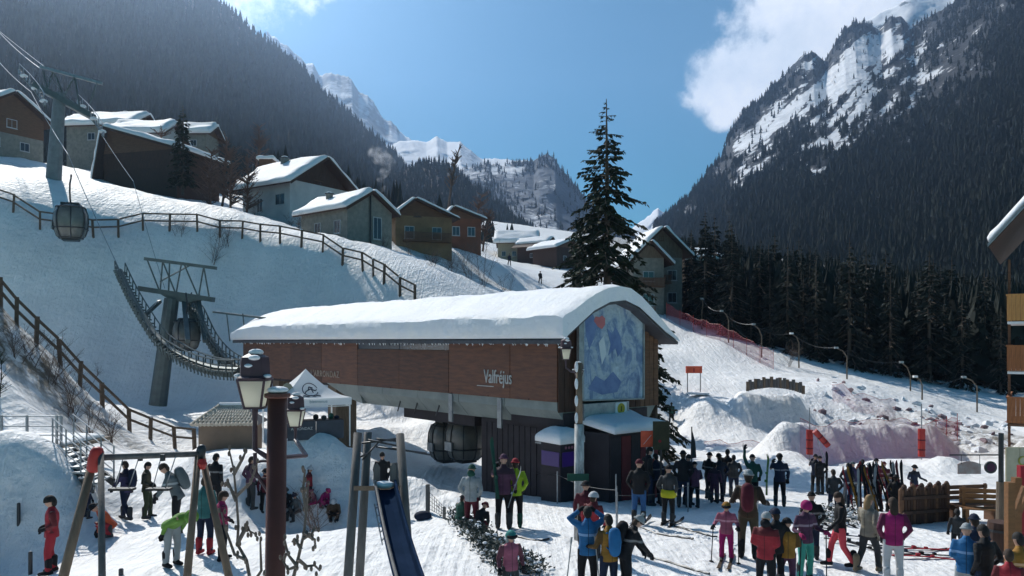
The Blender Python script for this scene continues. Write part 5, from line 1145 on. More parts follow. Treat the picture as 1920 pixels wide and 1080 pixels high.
tap(BOOTm, [(0, 0, .34), (0, 0, .2), (0, .01, .08)], [.078, .072, .06], 10); tap(BOOTm, [(0, .05, .055), (0, -.05, .055), (0, -.17, .045)], [.055, .056, .045], 10)
BOOT = remeshed(BOOTm, 'boot', .02, 2)
# joints of a 1.75 m figure facing -Y (its own right hand is at -X)
BASE = dict(pel=(0, 0, .95), wa=(0, 0, 1.08), ch=(0, .01, 1.28), nk=(0, 0, 1.465), hd=(0, -.03, 1.615), shL=(-.185, 0, 1.40), shR=(.185, 0, 1.40), elL=(-.27, .03, 1.13), elR=(.27, .03, 1.13), wrL=(-.28, -.07, .89), wrR=(.28, -.07, .89),
    hiL=(-.095, 0, .92), hiR=(.095, 0, .92), knL=(-.12, -.03, .50), knR=(.12, -.03, .50), anL=(-.13, .02, .10), anR=(.13, .02, .10))
def pose(**k): d = dict(BASE); d.update(k); return d
def lean(J, deg, keep=('hiL', 'hiR', 'knL', 'knR', 'anL', 'anR')):   # bend forward about the hips
    M = Matrix.Rotation(R(deg), 3, 'X'); c = Vector(J['pel']); return {k: (v if k in keep else tuple(c+M @ (Vector(v)-c))) for k, v in J.items()}
def drop(J, dz, keep=('anL', 'anR')): return {k: (v if k in keep else (v[0], v[1], v[2]-dz)) for k, v in J.items()}
POSES = {
 'stand': pose(),
 'stand2': pose(elL=(-.25, .06, 1.14), wrL=(-.16, -.13, 1.05), elR=(.25, .06, 1.14), wrR=(.16, -.12, 1.05), anL=(-.10, .04, .10), anR=(.16, -.06, .10), knR=(.14, -.08, .5)),
 'pockets': pose(elL=(-.29, .10, 1.15), wrL=(-.20, -.04, .96), elR=(.29, .10, 1.15), wrR=(.20, -.04, .96), anL=(-.12, 0, .1), knL=(-.12, -.02, .5)),
 'walk': pose(elL=(-.25, .12, 1.14), wrL=(-.25, .0, .92), elR=(.26, -.06, 1.15), wrR=(.24, -.24, .98), knL=(-.11, -.16, .53), anL=(-.11, -.22, .11), knR=(.11, .05, .5), anR=(.11, .27, .14)),
 'poles': pose(elL=(-.30, .0, 1.12), wrL=(-.33, -.24, 1.08), elR=(.30, .0, 1.12), wrR=(.33, -.24, 1.08)),
 'armsup': pose(elL=(-.36, -.10, 1.48), wrL=(-.14, -.17, 1.63), elR=(.36, -.10, 1.48), wrR=(.14, -.17, 1.63), hd=(0, -.04, 1.60)),
 'wave': pose(elR=(.27, -.02, 1.66), wrR=(.25, -.05, 1.93), elL=(-.28, .04, 1.14), wrL=(-.26, -.14, .96)),
 'carry': pose(elR=(.27, -.10, 1.22), wrR=(.20, -.17, 1.42), elL=(-.27, .04, 1.13), wrL=(-.27, -.09, .90)),
 'bend': lean(pose(wrL=(-.22, -.16, .86), wrR=(.22, -.16, .86), elL=(-.25, -.02, 1.10), elR=(.25, -.02, 1.10), hd=(0, -.06, 1.60)), 62),
 'reach': lean(pose(elL=(-.24, -.20, 1.22), wrL=(-.16, -.42, 1.12), elR=(.24, -.18, 1.22), wrR=(.16, -.40, 1.08)), 22),
 'sit': drop(lean(pose(knL=(-.16, -.42, .86), knR=(.16, -.42, .86), anL=(-.16, -.46, .10), anR=(.18, -.44, .10), elL=(-.25, -.10, 1.12), wrL=(-.12, -.30, 1.02), elR=(.25, -.10, 1.12), wrR=(.12, -.30, 1.02)), 12), .46),
 'crouch': drop(lean(pose(knL=(-.17, -.36, 1.02), knR=(.17, -.36, 1.0), anL=(-.14, -.06, .10), anR=(.14, -.02, .10), elL=(-.24, -.16, 1.12), wrL=(-.12, -.38, .98), elR=(.24, -.16, 1.12), wrR=(.10, -.38, .96)), 34), .58),
}
PM = {}
for nm, J in POSES.items():
    v = {k: Vector(q) for k, q in J.items()}
    b = MB(); torso(b, J); hd = v['hd']; up = (hd-v['nk']).normalized()
    fw = Vector((0, -1, 0)); fw = (fw-up*fw.dot(up)).normalized(); xx = up.cross(fw); HM = Matrix((xx, -fw, up)).transposed()
    tap(b, [v['nk']-up*.03, v['nk'].lerp(hd, .6)], [.058, .054], 10)
    b.ell(hd+up*.012, (.076, .094, .112), HM, 14, 10); b.ell(hd-up*.055+fw*.022, (.056, .066, .062), HM, 10, 8)
    b.ell(hd+fw*.097-up*.012, (.013, .018, .024), HM, 8, 6)                        # nose
    for s in (-1, 1): b.ell(hd+xx*s*.078-up*.005+fw*-.005, (.012, .022, .032), HM, 6, 5)   # ears
    b.ell(hd+fw*.086+up*.028, (.052, .016, .013), HM, 8, 5); b.ell(hd+fw*.084-up*.052, (.026, .014, .011), HM, 8, 5)   # brow, lips
    for s in 'LR':
        tap(b, [v['sh'+s], v['el'+s], v['wr'+s]], [.05, .042, .03], 8); tap(b, [v['hi'+s], v['kn'+s], v['an'+s]], [.08, .055, .04], 8)
    j = MB(); torso(j, J, .016, .13); 
    for s in 'LR':
        tap(j, [v['sh'+s]-(v['sh'+s]-v['ch'])*.25, v['sh'+s], v['sh'+s].lerp(v['el'+s], .5), v['el'+s], v['wr'+s].lerp(v['el'+s], .12)], [.070, .072, .066, .058, .048], 10)
    tap(j, [v['nk']-up*.05, v['nk']+up*.02], [.088, .078], 10)
    t = MB(); pel = v['pel']; xh = (v['hiR']-v['hiL']).normalized()
    tap(t, [pel+(v['wa']-pel)*.3, pel-(v['wa']-pel)*.4], [.135, .14], 12)
    for s in 'LR':
        e = v['an'+s]+Vector((0, 0, .02)); tap(t, [v['hi'+s], v['hi'+s].lerp(v['kn'+s], .5), v['kn'+s], v['kn'+s].lerp(e, .6), e], [.102, .094, .076, .070, .076], 10)
    PM[nm] = dict(body=remeshed(b, 'body', .021, 1), jacket=remeshed(j, 'jacket', .026, 3), trousers=remeshed(t, 'trousers', .028, 3), v=v, HM=HM, fw=fw, up=up, xx=xx)
# head wear (head centre at the origin, face towards -Y)
def shell(rx, ry, rz, zc, nu=14, nv=8):
    mb = MB(); vs = []; fs = []
    for j in range(nv+1):
        t = math.acos(1-(1-zc)*j/nv)
        for i in range(nu): a = 2*math.pi*i/nu; vs.append((math.sin(t)*math.cos(a)*rx, math.sin(t)*math.sin(a)*ry, math.cos(t)*rz))
    for j in range(nv):
        for i in range(nu): fs.append((j*nu+i, (j+1)*nu+i, (j+1)*nu+(i+1) % nu, j*nu+(i+1) % nu))
    fs.append(tuple(nv*nu+i for i in range(nu))); mb.add(vs, fs); return mb
mb = shell(.108, .126, .132, -.05); HELM = mb.mesh('helmet', m_dmet, smooth=True)
mb = shell(.098, .114, .135, .12); mb.tube([(.099*math.cos(a), .115*math.sin(a), .02) for a in np.linspace(0, 6.283, 15)], .018, 6, cap=False); HAT = mb.mesh('woolly_hat', m_dmet, smooth=True)
mb = shell(.098, .114, .135, .12); mb.tube([(.099*math.cos(a), .115*math.sin(a), .02) for a in np.linspace(0, 6.283, 15)], .018, 6, cap=False); mb.ell((0, 0, .155), (.035, .035, .035)); BOB = mb.mesh('bobble_hat', m_dmet, smooth=True)
mb = shell(.088, .106, .124, -.02); mb.ell((0, .05, -.02), (.078, .06, .10), nu=12, nv=8); HAIRS = mb.mesh('hair', m_dmet, smooth=True)
mb = shell(.09, .108, .126, -.02); mb.ell((0, .06, -.10), (.085, .055, .19), nu=12, nv=8); HAIRL = mb.mesh('hair', m_dmet, smooth=True)
mb = MB(); tap(mb, [(-.06, .02, -.11), (0, .07, -.12), (.06, .02, -.11)], [.05, .06, .05], 8); mb.ell((0, .07, -.09), (.10, .07, .09), nu=12, nv=8); HOOD = mb.mesh('hood', m_dmet, smooth=True)
mb = shell(.118, .135, .142, -.35); HOODUP = mb.mesh('hood', m_dmet, smooth=True)
mb = MB()
for i in range(9):
    pass
mb.tube([(.10*math.sin(a), -.108*math.cos(a), .03) for a in np.linspace(-1.1, 1.1, 9)], [.02, .028, .032, .034, .034, .034, .032, .028, .02], 8); GOG = mb.mesh('goggles', m_dmet, smooth=True)
mb = MB(); tap(mb, [(0, 0, .2), (0, .02, .0), (0, .01, -.2)], [.12, .135, .12], 12); mb.tube([(-.11, -.1, .17), (-.11, -.27, .13), (-.11, -.25, -.12), (-.10, -.06, -.16)], .018, 5); mb.tube([(.11, -.1, .17), (.11, -.27, .13), (.11, -.25, -.12), (.10, -.06, -.16)], .018, 5); PACK = mb.mesh('backpack', m_dmet, smooth=True)
# ski and pole shapes
def ski_mesh():
    mb = MB(); n = 16; vs = []; fs = []
    for i in range(n+1):
        t = i/n; y = -1.62*t+.72; w = .045-.013*math.sin(math.pi*t)+.006*t
        if t > .93: w *= (1-t)/.07*.8+.2
        z = .015+.09*max(0, t-.84)**1.5*12*.8+.02*math.sin(math.pi*min(t/.85, 1))
        vs += [(-w, y, z), (w, y, z), (w, y, z+.014), (-w, y, z+.014)]
    for i in range(n):
        for k in range(4): fs.append((i*4+k, i*4+(k+1) % 4, (i+1)*4+(k+1) % 4, (i+1)*4+k))
    fs += [(3, 2, 1, 0), tuple(n*4+k for k in range(4))]; mb.add(vs, fs)
    mb.box((0, .16, .07), (.06, .09, .07)); mb.box((0, -.15, .06), (.06, .07, .05)); return mb.mesh('ski', m_dmet)
SKI = ski_mesh()
mb = MB(); mb.tube([(0, 0, 0), (0, 0, 1.1)], .012, 5); mb.tube([(0, 0, 1.08), (0, 0, 1.2)], .019, 6); mb.lathe([(.045, .055), (.05, .07)], n=8); POLE = mb.mesh('ski_pole', m_dmet)
def setmat(o, m):
    o.material_slots[0].link = 'OBJECT'; o.material_slots[0].material = m; return o
def inst(name, me, m, parent, loc=(0, 0, 0), M=None, sc=1.0):
    o = bpy.data.objects.new(name, me); COL.objects.link(o); o.parent = parent
    o.matrix_local = Matrix.Translation(loc) @ (M.to_4x4() if M is not None else Matrix.Identity(4)) @ Matrix.Diagonal((sc, sc, sc, 1)) if not isinstance(sc, tuple) else Matrix.Translation(loc) @ (M.to_4x4() if M is not None else Matrix.Identity(4)) @ Matrix.Diagonal((*sc, 1))
    setmat(o, m); return o
NP = 0
def person(label, px, head, feet, pz, jk, tr, rz=0, hw=('hat', 'black'), H=None, boots='dgrey', glv='black', pack=None, Y=None, hood=None, gog=False, child=False, group='people on the snow square', dz=0, legs=None):
    """px: image column; head/feet rows give place and size"""
    global NP; NP += 1
    D = PM[pz]; v = D['v']; top = max(q.z for q in (v['hd'],))+.14
    if Y is not None and H is not None and head > 840: Y = (CZ-H*.985)*F/(head-HZ)
    p = foot(px, feet) if Y is None else GP(P(px, 0, Y).x, Y)
    if H is None: s = (feet-head)/F*p.y/top
    else: s = H/1.75
    t = thing('person', label, 'person', (p.x, p.y, p.z+dz), R(rz), group); sw = s*(1.08 if child or s < .75 else 1.0); t.scale = (sw, sw, s)
    inst('body', D['body'], m_skin, t); inst('jacket', D['jacket'], JM(jk, (NP*7) % 4), t); inst('trousers', D['trousers'], CM(tr), t)
    for k in 'LR':
        a = v['an'+k]; sh = (v['an'+k]-v['kn'+k]).normalized()
        inst('boot', BOOT, CM(boots), t, (a.x, a.y, a.z-.10))
        w = v['wr'+k]; d = (w-v['el'+k]).normalized(); M = d.to_track_quat('-Z', 'Y').to_matrix()
        M = M if k == 'L' else M @ Matrix.Diagonal((-1, 1, 1))
        inst('glove', HAND, m_skin if glv == 'skin' else CM(glv), t, w-d*.015, M, 1.15)
    hm = {'helmet': HELM, 'hat': HAT, 'bobble': BOB, 'hair': HAIRS, 'longhair': HAIRL, 'hoodup': HOODUP}[hw[0]]; nm = {'helmet': 'helmet', 'hat': 'woolly_hat', 'bobble': 'bobble_hat', 'hair': 'hair', 'longhair': 'hair', 'hoodup': 'hood'}[hw[0]]
    hs = 1.18 if (child or s < .75) else 1.0
    HMt = D['HM']
    inst(nm, hm, HAIR[hw[1]] if 'hair' in hw[0] and hw[1] in HAIR else CM(hw[1]), t, v['hd']+D['up']*.018, HMt, hs)
    if hw[0] in ('hat', 'bobble', 'helmet') and NP % 3 == 0: inst('hair', HAIRS, HAIR['brown'], t, v['hd']-D['up']*.01, HMt, .96)
    if gog or (hw[0] == 'helmet'): inst('goggles', GOG, CM('black'), t, v['hd']+D['up']*.02, HMt, hs*1.05)
    if hood: inst('hood', HOOD, CM(hood), t, v['hd'], HMt, 1.0)
    if pack:
        u = (v['nk']-v['wa']).normalized(); M = Matrix((D['xx'], u.cross(D['xx']), u)).transposed()
        inst('backpack', PACK, CM(pack), t, v['ch'].lerp(v['wa'], .15)+M @ Vector((0, .23, 0)), M, .95)
    return t
def wpt(t, q):  # person-local point to world
    return Matrix.Translation(t.location) @ Matrix.Rotation(t.rotation_euler.z, 4, 'Z') @ Matrix.Diagonal((*t.scale, 1)) @ Vector(q)
SKG = 'skis'
def skis_under(t, label, col='black', rz=0, dz=.0):
    for s in (-1, 1):
        o = link('ski', SKI, None, wpt(t, (s*.13, -.05, -.012+dz)), (0, 0, t.rotation_euler.z+R(rz))); o.scale = (t.scale[0]*1.1,)*3; setmat(o, CM(col)); tag(o, label+(' , left one' if s < 0 else ' , right one'), 'ski', SKG); o['label'] = o['label'].replace(' ,', ',')
def poles_of(t, pz, label, col='black'):
    v = PM[pz]['v']
    for s, k in ((-1, 'L'), (1, 'R')):
        top = wpt(t, v['wr'+k]+Vector((0, -.03, -.02))); h = max(.5, (top.z-t.location.z)/1.1*1.0)
        o = link('ski_pole', POLE, None, (top.x+s*.03, top.y+.05, t.location.z-.03)); d = top-o.location; o.rotation_euler = d.to_track_quat('Z', 'Y').to_euler(); q = d.length/1.12; o.scale = (1, 1, q); setmat(o, CM(col)); tag(o, label+(', left one' if s < 0 else ', right one'), 'ski pole', 'ski poles')
def ski_at(loc, up, roll, label, col, n=2, sc=1., group=SKG):
    up = Vector(up).normalized()
    for i in range(n):
        M = up.to_track_quat('-Y', 'Z').to_matrix(); o = link('ski', SKI, None, Vector(loc)+M @ Vector((.0, 0, .035*i)), (M @ Matrix.Rotation(roll, 3, 'Y')).to_euler()); o.scale = (sc,)*3; setmat(o, CM(col)); tag(o, label+(', upper one' if i else ''), 'ski', group)
# people facing: rz 0 looks at the camera, 180 walks away, 90 faces right, -90 faces left
C = 'children and parents on the playground'
person('child in a bright red ski suit standing at the far left of the playground', 97, 930, 1075, 'stand2', 'red', 'red', -60, ('hair', 'black'), child=True, boots='black', group=C)
person('small child in dark navy clothes beside the shaded snowbank', 163, 905, 976, 'stand', 'navy', 'navy', 150, ('hat', 'black'), child=True, group=C)
person('adult in purple and blue jacket walking behind the swing post', 236, 864, 976, 'walk', 'purple', 'navy', -110, ('hair', 'brown'), pack='navy', group=C)
person('crouching child in orange jacket and red trousers at the swing post', 207, 922, 1006, 'crouch', 'orange', 'red', -60, ('hat', 'black'), child=True, boots='dgrey', group=C, H=1.5)
person('adult in khaki jacket and olive trousers standing behind the swing bar', 275, 867, 974, 'stand2', 'khaki', 'olive', 100, ('hair', 'black'), group=C)
person('adult in pale grey jacket reaching left with one backpack, under the swing bar', 332, 868, 1004, 'reach', 'grey', 'black', -75, ('hair', 'brown'), pack='grey', group=C)
person('bending child with green hooded jacket and pale grey trousers', 322, 938, 1062, 'bend', 'green', 'lgrey', 60, ('hoodup', 'green'), child=True, H=1.62, boots='black', group=C)
person('tall adult in teal grey top and dark dungarees with red boots', 384, 892, 1040, 'stand', 'teal', 'navy', 170, ('hair', 'brown'), boots='red', group=C)
person('child in pink jacket and black trousers beside the adult with red boots', 416, 922, 1052, 'stand2', 'pink', 'black', 120, ('hair', 'brown'), child=True, boots='black', group=C)
person('adult in long black coat behind the wooden swing legs', 404, 850, 962, 'pockets', 'black', 'black', 160, ('hair', 'black'), group=C)
person('adult in plum jacket by the snow heap behind the lamp post', 470, 857, 957, 'pockets', 'plum', 'dgrey', 140, ('hair', 'brown'), group=C)
person('dark clothed child leaning out behind the brown lamp post', 497, 880, 962, 'stand', 'maroon', 'black', 40, ('hat', 'black'), child=True, group=C)
person('seated child in black and white right of the lamp post', 535, 893, 968, 'sit', 'black', 'dgrey', 20, ('hat', 'dgrey'), child=True, group=C, H=1.25)
person('child in blue grey snowsuit sitting on the snow', 558, 898, 975, 'sit', 'grey', 'dgrey', -30, ('bobble', 'navy'), child=True, group=C, H=1.2)
person('child with white hat and red jacket standing in front of the shaded bank', 580, 884, 955, 'stand', 'red', 'maroon', 100, ('bobble', 'white'), child=True, group=C)
person('child in magenta suit kneeling beside the child with white hat', 603, 912, 958, 'crouch', 'magenta', 'magenta', 60, ('hat', 'pink'), child=True, H=1.1, group=C)
person('small child in rose suit between the kneeling children', 590, 915, 962, 'sit', 'rose', 'pink', -50, ('hat', 'rose'), child=True, H=.95, group=C)
person('brown jacketed person with pale hat squatting left of the blue slide', 626, 917, 978, 'crouch', 'brown', 'black', 10, ('bobble', 'white'), H=1.3, group=C)
person('adult in black standing on the far side of the climbing frame', 717, 850, 950, 'pockets', 'black', 'black', 0, ('hair', 'black'), group=C)
G2 = 'skiers crossing in front of the station'
p1 = person('skier in green and white jacket and dark trousers with back turned', 884, 872, 1000, 'pockets', 'lgrey', 'maroon', 165, ('hat', 'dgreen'), group=G2, hood='dgreen')
person('child in dark green huddled beside the skier in green and white', 862, 925, 992, 'sit', 'dgreen', 'navy', 140, ('hat', 'black'), child=True, H=1.2, group=G2)
person('child in black crouching right of the skier in green and white', 897, 940, 1002, 'crouch', 'black', 'maroon', 150, ('hat', 'maroon'), child=True, H=1.25, group=G2)
p2 = person('skier in dark brown carrying green skis on one shoulder', 944, 852, 992, 'carry', 'plum', 'black', 175, ('hat', 'plum'), group=G2)
ski_at(wpt(p2, (.22, .02, 1.35)), (-.12, .25, 1), 0, 'green ski carried upright by the skier in dark brown', 'dgreen'); ski_at(wpt(p2, (-.28, .12, .95)), (.35, .1, 1), 0, 'pale ski held slanting beside the skier in dark brown', 'lgrey', 1, .7)
person('skier in lime green jacket and red hat walking away', 966, 860, 990, 'pockets', 'lime', 'black', 178, ('hat', 'red'), group=G2, boots='dgreen')
person('child with green and white helmet and mauve coat at the bottom edge', 957, 1002, 1150, 'stand', 'rose', 'dgrey', 20, ('helmet', 'bgreen'), child=True, Y=12.3, H=1.32, hood='lgrey', group='people closest to the camera')
p3 = person('skier in bright blue jacket with both hands at the head, seen from behind', 1102, 950, 1200, 'armsup', 'skyblue', 'black', 180, ('hair', 'black'), Y=11.6, H=1.72, group='people closest to the camera')
for s, l in ((-1, 'left'), (1, 'right')):
    q = GP(p3.location.x+s*.34-.1, p3.location.y-.1); o = link('ski_pole', POLE, None, q, (R(4), R(-6*s), 0)); setmat(o, CM('lgrey')); tag(o, f'pale ski pole hanging at the {l} side of the blue jacket', 'ski pole', 'ski poles')
person('child in white helmet and red jacket just beyond the blue jacket', 1112, 925, 1060, 'stand', 'red', 'black', 150, ('helmet', 'white'), child=True, Y=13.6, H=1.45, group='people closest to the camera')
person('child in dark hat and maroon top in front of the ticket kiosk lamp', 1098, 905, 1020, 'stand', 'maroon', 'black', 170, ('hat', 'black'), child=True, Y=16.5, H=1.5, group=G2)
person('person in brown jacket with blue panel and dark curly hair at bottom centre', 1142, 965, 1200, 'poles', 'mustard', 'navy', 200, ('hair', 'black'), Y=11.3, H=1.62, pack='skyblue', group='people closest to the camera')
p4 = person('person in black jacket leaning forward at bottom centre', 1172, 965, 1200, 'reach', 'black', 'black', 100, ('bobble', 'lgrey'), Y=11.8, H=1.62, pack='black', group='people closest to the camera')
G3 = 'dark queue in the shade of the station'
a = person('skier in black jacket and bright blue trousers facing the station', 1198, 862, 984, 'pockets', 'black', 'blue', 160, ('helmet', 'maroon'), group=G3); skis_under(a, 'dark ski under the skier in blue trousers')
a = person('skier with yellow jacket hem and dark trousers at the shadow edge', 1253, 872, 985, 'pockets', 'dgrey', 'black', 150, ('helmet', 'black'), group=G3, glv='yellow'); skis_under(a, 'dark ski under the skier with the yellow hem')
v_ = PM['pockets']['v']; mb = MB(); mb.lathe([(.215, -.10), (.222, 0), (.21, .12)], n=16); hm_ = mb.mesh('hem', m_dmet, smooth=True); inst('hem', hm_, CM('yellow'), a, v_['pel']-Vector((0, 0, .03)), None, (1, .8, 1))
crowd = [(1216, 838, 948, 'pockets', 'black', 'navy', 100, 'tall dark skier nearest the trail board'), (1230, 850, 946, 'stand', 'navy', 'black', 200, 'navy clothed skier right under the trail board'), (1206, 858, 948, 'stand', 'black', 'maroon', 20, 'black jacket skier partly behind the blue trousers'),
 (1281, 845, 952, 'pockets', 'black', 'navy', 170, 'dark skier leftmost of the pair by the pointed flag'), (1303, 866, 953, 'stand2', 'plum', 'black', 190, 'shorter dark skier right of the pointed flag'), (1329, 848, 937, 'stand2', 'black', 'dgrey', 120, 'dark skier with raised hood left in the rear queue'), (1349, 850, 942, 'pockets', 'navy', 'navy', 200, 'broad navy skier in the middle of the rear queue'),
 (1364, 842, 930, 'stand', 'black', 'navy', 160, 'tallest skier at the back of the queue'), (1376, 853, 933, 'pockets', 'dgrey', 'navy', 170, 'skier at the right end of the rear queue'), (1290, 852, 948, 'stand', 'navy', 'black', 30, 'dark skier squeezed between the pair by the flag'), (1340, 868, 944, 'stand', 'plum', 'plum', 150, 'short plum clothed skier in the queue')]
for px, h, f, pz, j, t, rz, lab in crowd: person(lab, px, h, f, pz, j, t, rz, ('hat' if px % 2 else 'hair', 'black'), group=G3)
G4 = 'skiers on the right of the square'
w_ = person('dark skier lifting one arm beside the piste', 1411, 852, 948, 'wave', 'dgreen', 'black', 170, ('hat', 'black'), group=G4); ski_at(wpt(w_, (.27, -.05, 1.62)), (-.15, 0, 1), 0, 'dark ski held upright above the skier with raised arm', 'black', 1, .55)
person('large adult in brown coat and grey trousers with pale cap', 1403, 882, 1048, 'poles', 'brown', 'khaki', 160, ('hat', 'lgrey'), group=G4, boots='black', pack='maroon')
k = person('child in faded pink ski suit with helmet and poles', 1362, 942, 1052, 'poles', 'rose', 'magenta', -20, ('helmet', 'mustard'), child=True, group=G4, gog=True); poles_of(k, 'poles', 'thin pole held by the child in faded pink'); skis_under(k, 'short ski under the child in faded pink', 'brown')
person('skier in red jacket and white helmet at the lower right', 1436, 962, 1105, 'stand2', 'red', 'black', 150, ('helmet', 'lgrey'), Y=13.9, H=1.62, group=G4, hood='black')
person('skier in black behind the red jacket with white helmet', 1455, 955, 1090, 'pockets', 'black', 'black', 190, ('helmet', 'navy'), Y=15.0, H=1.6, group=G4)
person('child in brown and mustard jacket next to the red jacket', 1476, 976, 1090, 'stand2', 'mustard', 'plum', 170, ('hat', 'black'), child=True, Y=14.6, H=1.38, group=G4)
k = person('skier in pink hood and turquoise trousers holding poles', 1510, 940, 1088, 'poles', 'plum', 'turquoise', 20, ('hoodup', 'magenta'), Y=14.4, H=1.6, group=G4, glv='pink'); poles_of(k, 'poles', 'pole of the skier in turquoise trousers')
person('long haired woman in black jacket and coral pink trousers walking', 1575, 924, 1066, 'walk', 'black', 'coral', -100, ('longhair', 'brown'), group=G4, boots='black')
person('woman in beige fur jacket, dark leggings and fur boots', 1628, 928, 1074, 'walk', 'beige', 'dgrey', 120, ('longhair', 'blonde'), group=G4, boots='fur', glv='beige')
person('woman in magenta jacket and white trousers at the right', 1675, 935, 1110, 'pockets', 'magenta', 'white', 170, ('longhair', 'brown'), Y=15.4, H=1.74, group=G4, boots='white')
k = person('dark skier with upright skis in the middle of the crowd', 1462, 850, 950, 'carry', 'navy', 'black', 170, ('helmet', 'black'), group=G4); ski_at(wpt(k, (.34, -.1, .95)), (.05, 0, 1), 0, 'pale green ski held upright by the dark skier in mid crowd', 'green', 2, .85)
k = person('dark skier holding tall skis under the slanting red pad', 1529, 852, 926, 'carry', 'navy', 'black', 150, ('hat', 'black'), group=G4); ski_at(wpt(k, (-.48, -.1, .9)), (0, 0, 1), 0, 'black ski planted left of the skier under the slanting red pad', 'black', 2, 1.0)
person('dark coated person standing just right of the skier with tall skis', 1538, 856, 928, 'pockets', 'black', 'black', 190, ('hat', 'black'), group=G4)
person('person in grey jacket behind the woman in coral trousers', 1563, 880, 968, 'pockets', 'dgrey', 'navy', 180, ('hair', 'brown'), group=G4)
person('dark figure standing low behind the skier with the pink hood', 1522, 922, 1010, 'pockets', 'black', 'navy', 170, ('hat', 'black'), Y=20.5, H=1.5, group=G4)
G5 = 'skiers around the ski racks'
for px, h, f, pz, j, t, rz, hw, lab in ((1617, 862, 938, 'carry', 'red', 'black', 150, ('hair', 'black'), 'skier in red jacket behind the ski racks'), (1629, 868, 936, 'pockets', 'white', 'lgrey', 170, ('helmet', 'lgrey'), 'skier in white jacket beside the red jacket at the racks'), (1644, 860, 936, 'stand', 'navy', 'black', 190, ('hat', 'black'), 'navy skier behind the ski racks'),
    (1658, 866, 938, 'stand2', 'maroon', 'black', 160, ('hat', 'maroon'), 'skier in maroon jacket and hat behind the racks'), (1680, 892, 968, 'pockets', 'black', 'black', 150, ('hat', 'black'), 'black clothed skier at the right end of the racks'), (1600, 866, 940, 'stand', 'purple', 'dgrey', 200, ('hat', 'grey'), 'skier in violet grey left of the red jacket'), (1590, 868, 944, 'pockets', 'navy', 'navy', 140, ('hair', 'black'), 'navy skier leftmost behind the racks'),
    (1668, 888, 960, 'stand2', 'plum', 'black', 30, ('hair', 'black'), 'plum clothed skier among the racks'), (1714, 872, 940, 'poles', 'navy', 'maroon', 10, ('hat', 'black'), 'navy jacketed person standing above the palisade'), (1640, 892, 958, 'bend', 'brown', 'black', 100, ('hat', 'red'), 'brown clothed skier bending over the racks')):
    person(lab, px, h, f, pz, j, t, rz, hw, group=G5)
G6 = 'people below the crepe stand'
person('slim child in dark suit left of the couple by the stand', 1795, 955, 1040, 'stand', 'dgrey', 'black', 160, ('hair', 'black'), child=True, group=G6)
person('person in bright blue jacket and pale trousers under the stand', 1812, 985, 1110, 'stand2', 'skyblue', 'lgrey', 150, ('hat', 'lgrey'), Y=16.0, H=1.6, group=G6)
person('person in black jacket with crossed skis under the stand', 1846, 985, 1110, 'pockets', 'black', 'navy', 200, ('hair', 'black'), Y=15.6, H=1.66, group=G6)
person('person with dark hat behind the bright blue jacket', 1828, 968, 1080, 'stand', 'navy', 'black', 170, ('hat', 'navy'), Y=17.5, H=1.6, group=G6)
person('person in red at the bottom right corner', 1892, 1035, 1180, 'stand', 'red', 'black', 160, ('hair', 'brown'), Y=12.8, H=1.5, group=G6)
person('person in yellow and navy at the very right edge', 1912, 1000, 1150, 'pockets', 'mustard', 'navy', 190, ('hair', 'black'), Y=14.4, H=1.65, group=G6)
# skiers far up the pistes
for px, h, f, lab, j in ((1259, 755, 794, 'skier walking up the lower piste right of the station', 'dgreen'), (1013, 515, 532, 'distant skier in the middle of the upper piste', 'black'), (955, 483, 498, 'most distant skier at the top of the upper piste', 'navy')):
    k = person(lab, px, h, f, 'walk', j, 'black', 160, ('hat', 'black'), group='skiers on the pistes', H=None if f > 700 else 1.75)
# ---------------------------------------------------------------- lamp posts
def lantern(parent, c, s, name='lantern'):
    """tapered four-sided lantern, c = centre of the glass"""
    c = Vector(c); b, t, h = .125*s, .205*s, .43*s
    l = MB(); 
    for sx in (-1, 1):
        for sy in (-1, 1): l.beam(c+Vector((sx*b, sy*b, -h/2)), c+Vector((sx*t, sy*t, h/2)), .028*s)
    for r, z in ((b, -h/2), (t, h/2)):
        for k in range(4):
            a = [(-1, -1), (1, -1), (1, 1), (-1, 1)]; p, q = a[k], a[(k+1) % 4]; l.beam(c+Vector((p[0]*r, p[1]*r, z)), c+Vector((q[0]*r, q[1]*r, z)), .034*s)
    o = l.build(name, m_lantern, parent)
    for k in range(4):
        a = [(-1, -1), (1, -1), (1, 1), (-1, 1)]; p, q = a[k], a[(k+1) % 4]
        MB().add([c+Vector((p[0]*b*.97, p[1]*b*.97, -h/2)), c+Vector((q[0]*b*.97, q[1]*b*.97, -h/2)), c+Vector((q[0]*t*.97, q[1]*t*.97, h/2)), c+Vector((p[0]*t*.97, p[1]*t*.97, h/2))], [(0, 1, 2, 3)]).build('pane', m_milky, o)
    z = c.z+h/2
    mb = MB(); mb.lathe([(t*1.34, 0), (t*1.38, .015*s), (t*1.14, .05*s), (t*1.10, .24*s), (t*1.04, .33*s), (t*.45, .39*s), (t*.18, .43*s), (t*.12, .47*s)], c=(c.x, c.y, z+.015*s), n=8); mb.build('lantern_cap', m_lantern, o)
    for (dx, dy, dz, r) in ((-t*1.2, 0, .06*s, .06), (.02*s, 0, .42*s, .09), (t*1.1, -.05, .06*s, .05), (.05*s, -t*.9, .34*s, .07), (-.03*s, -t*1.0, .22*s, .05)): MB().ell(c+Vector((dx, dy, h/2+dz)), (r*s*1.3, r*s*1.3, r*s*.6), nu=9, nv=6).build('snow_lump', m_clump, o, smooth=True)
    MB().tube([c+Vector((0, 0, -h/2-.01)), c+Vector((0, 0, -h/2-.3*s))], [.05*s, .03*s], 8).build('lantern_stem', m_lantern, o)
    return o
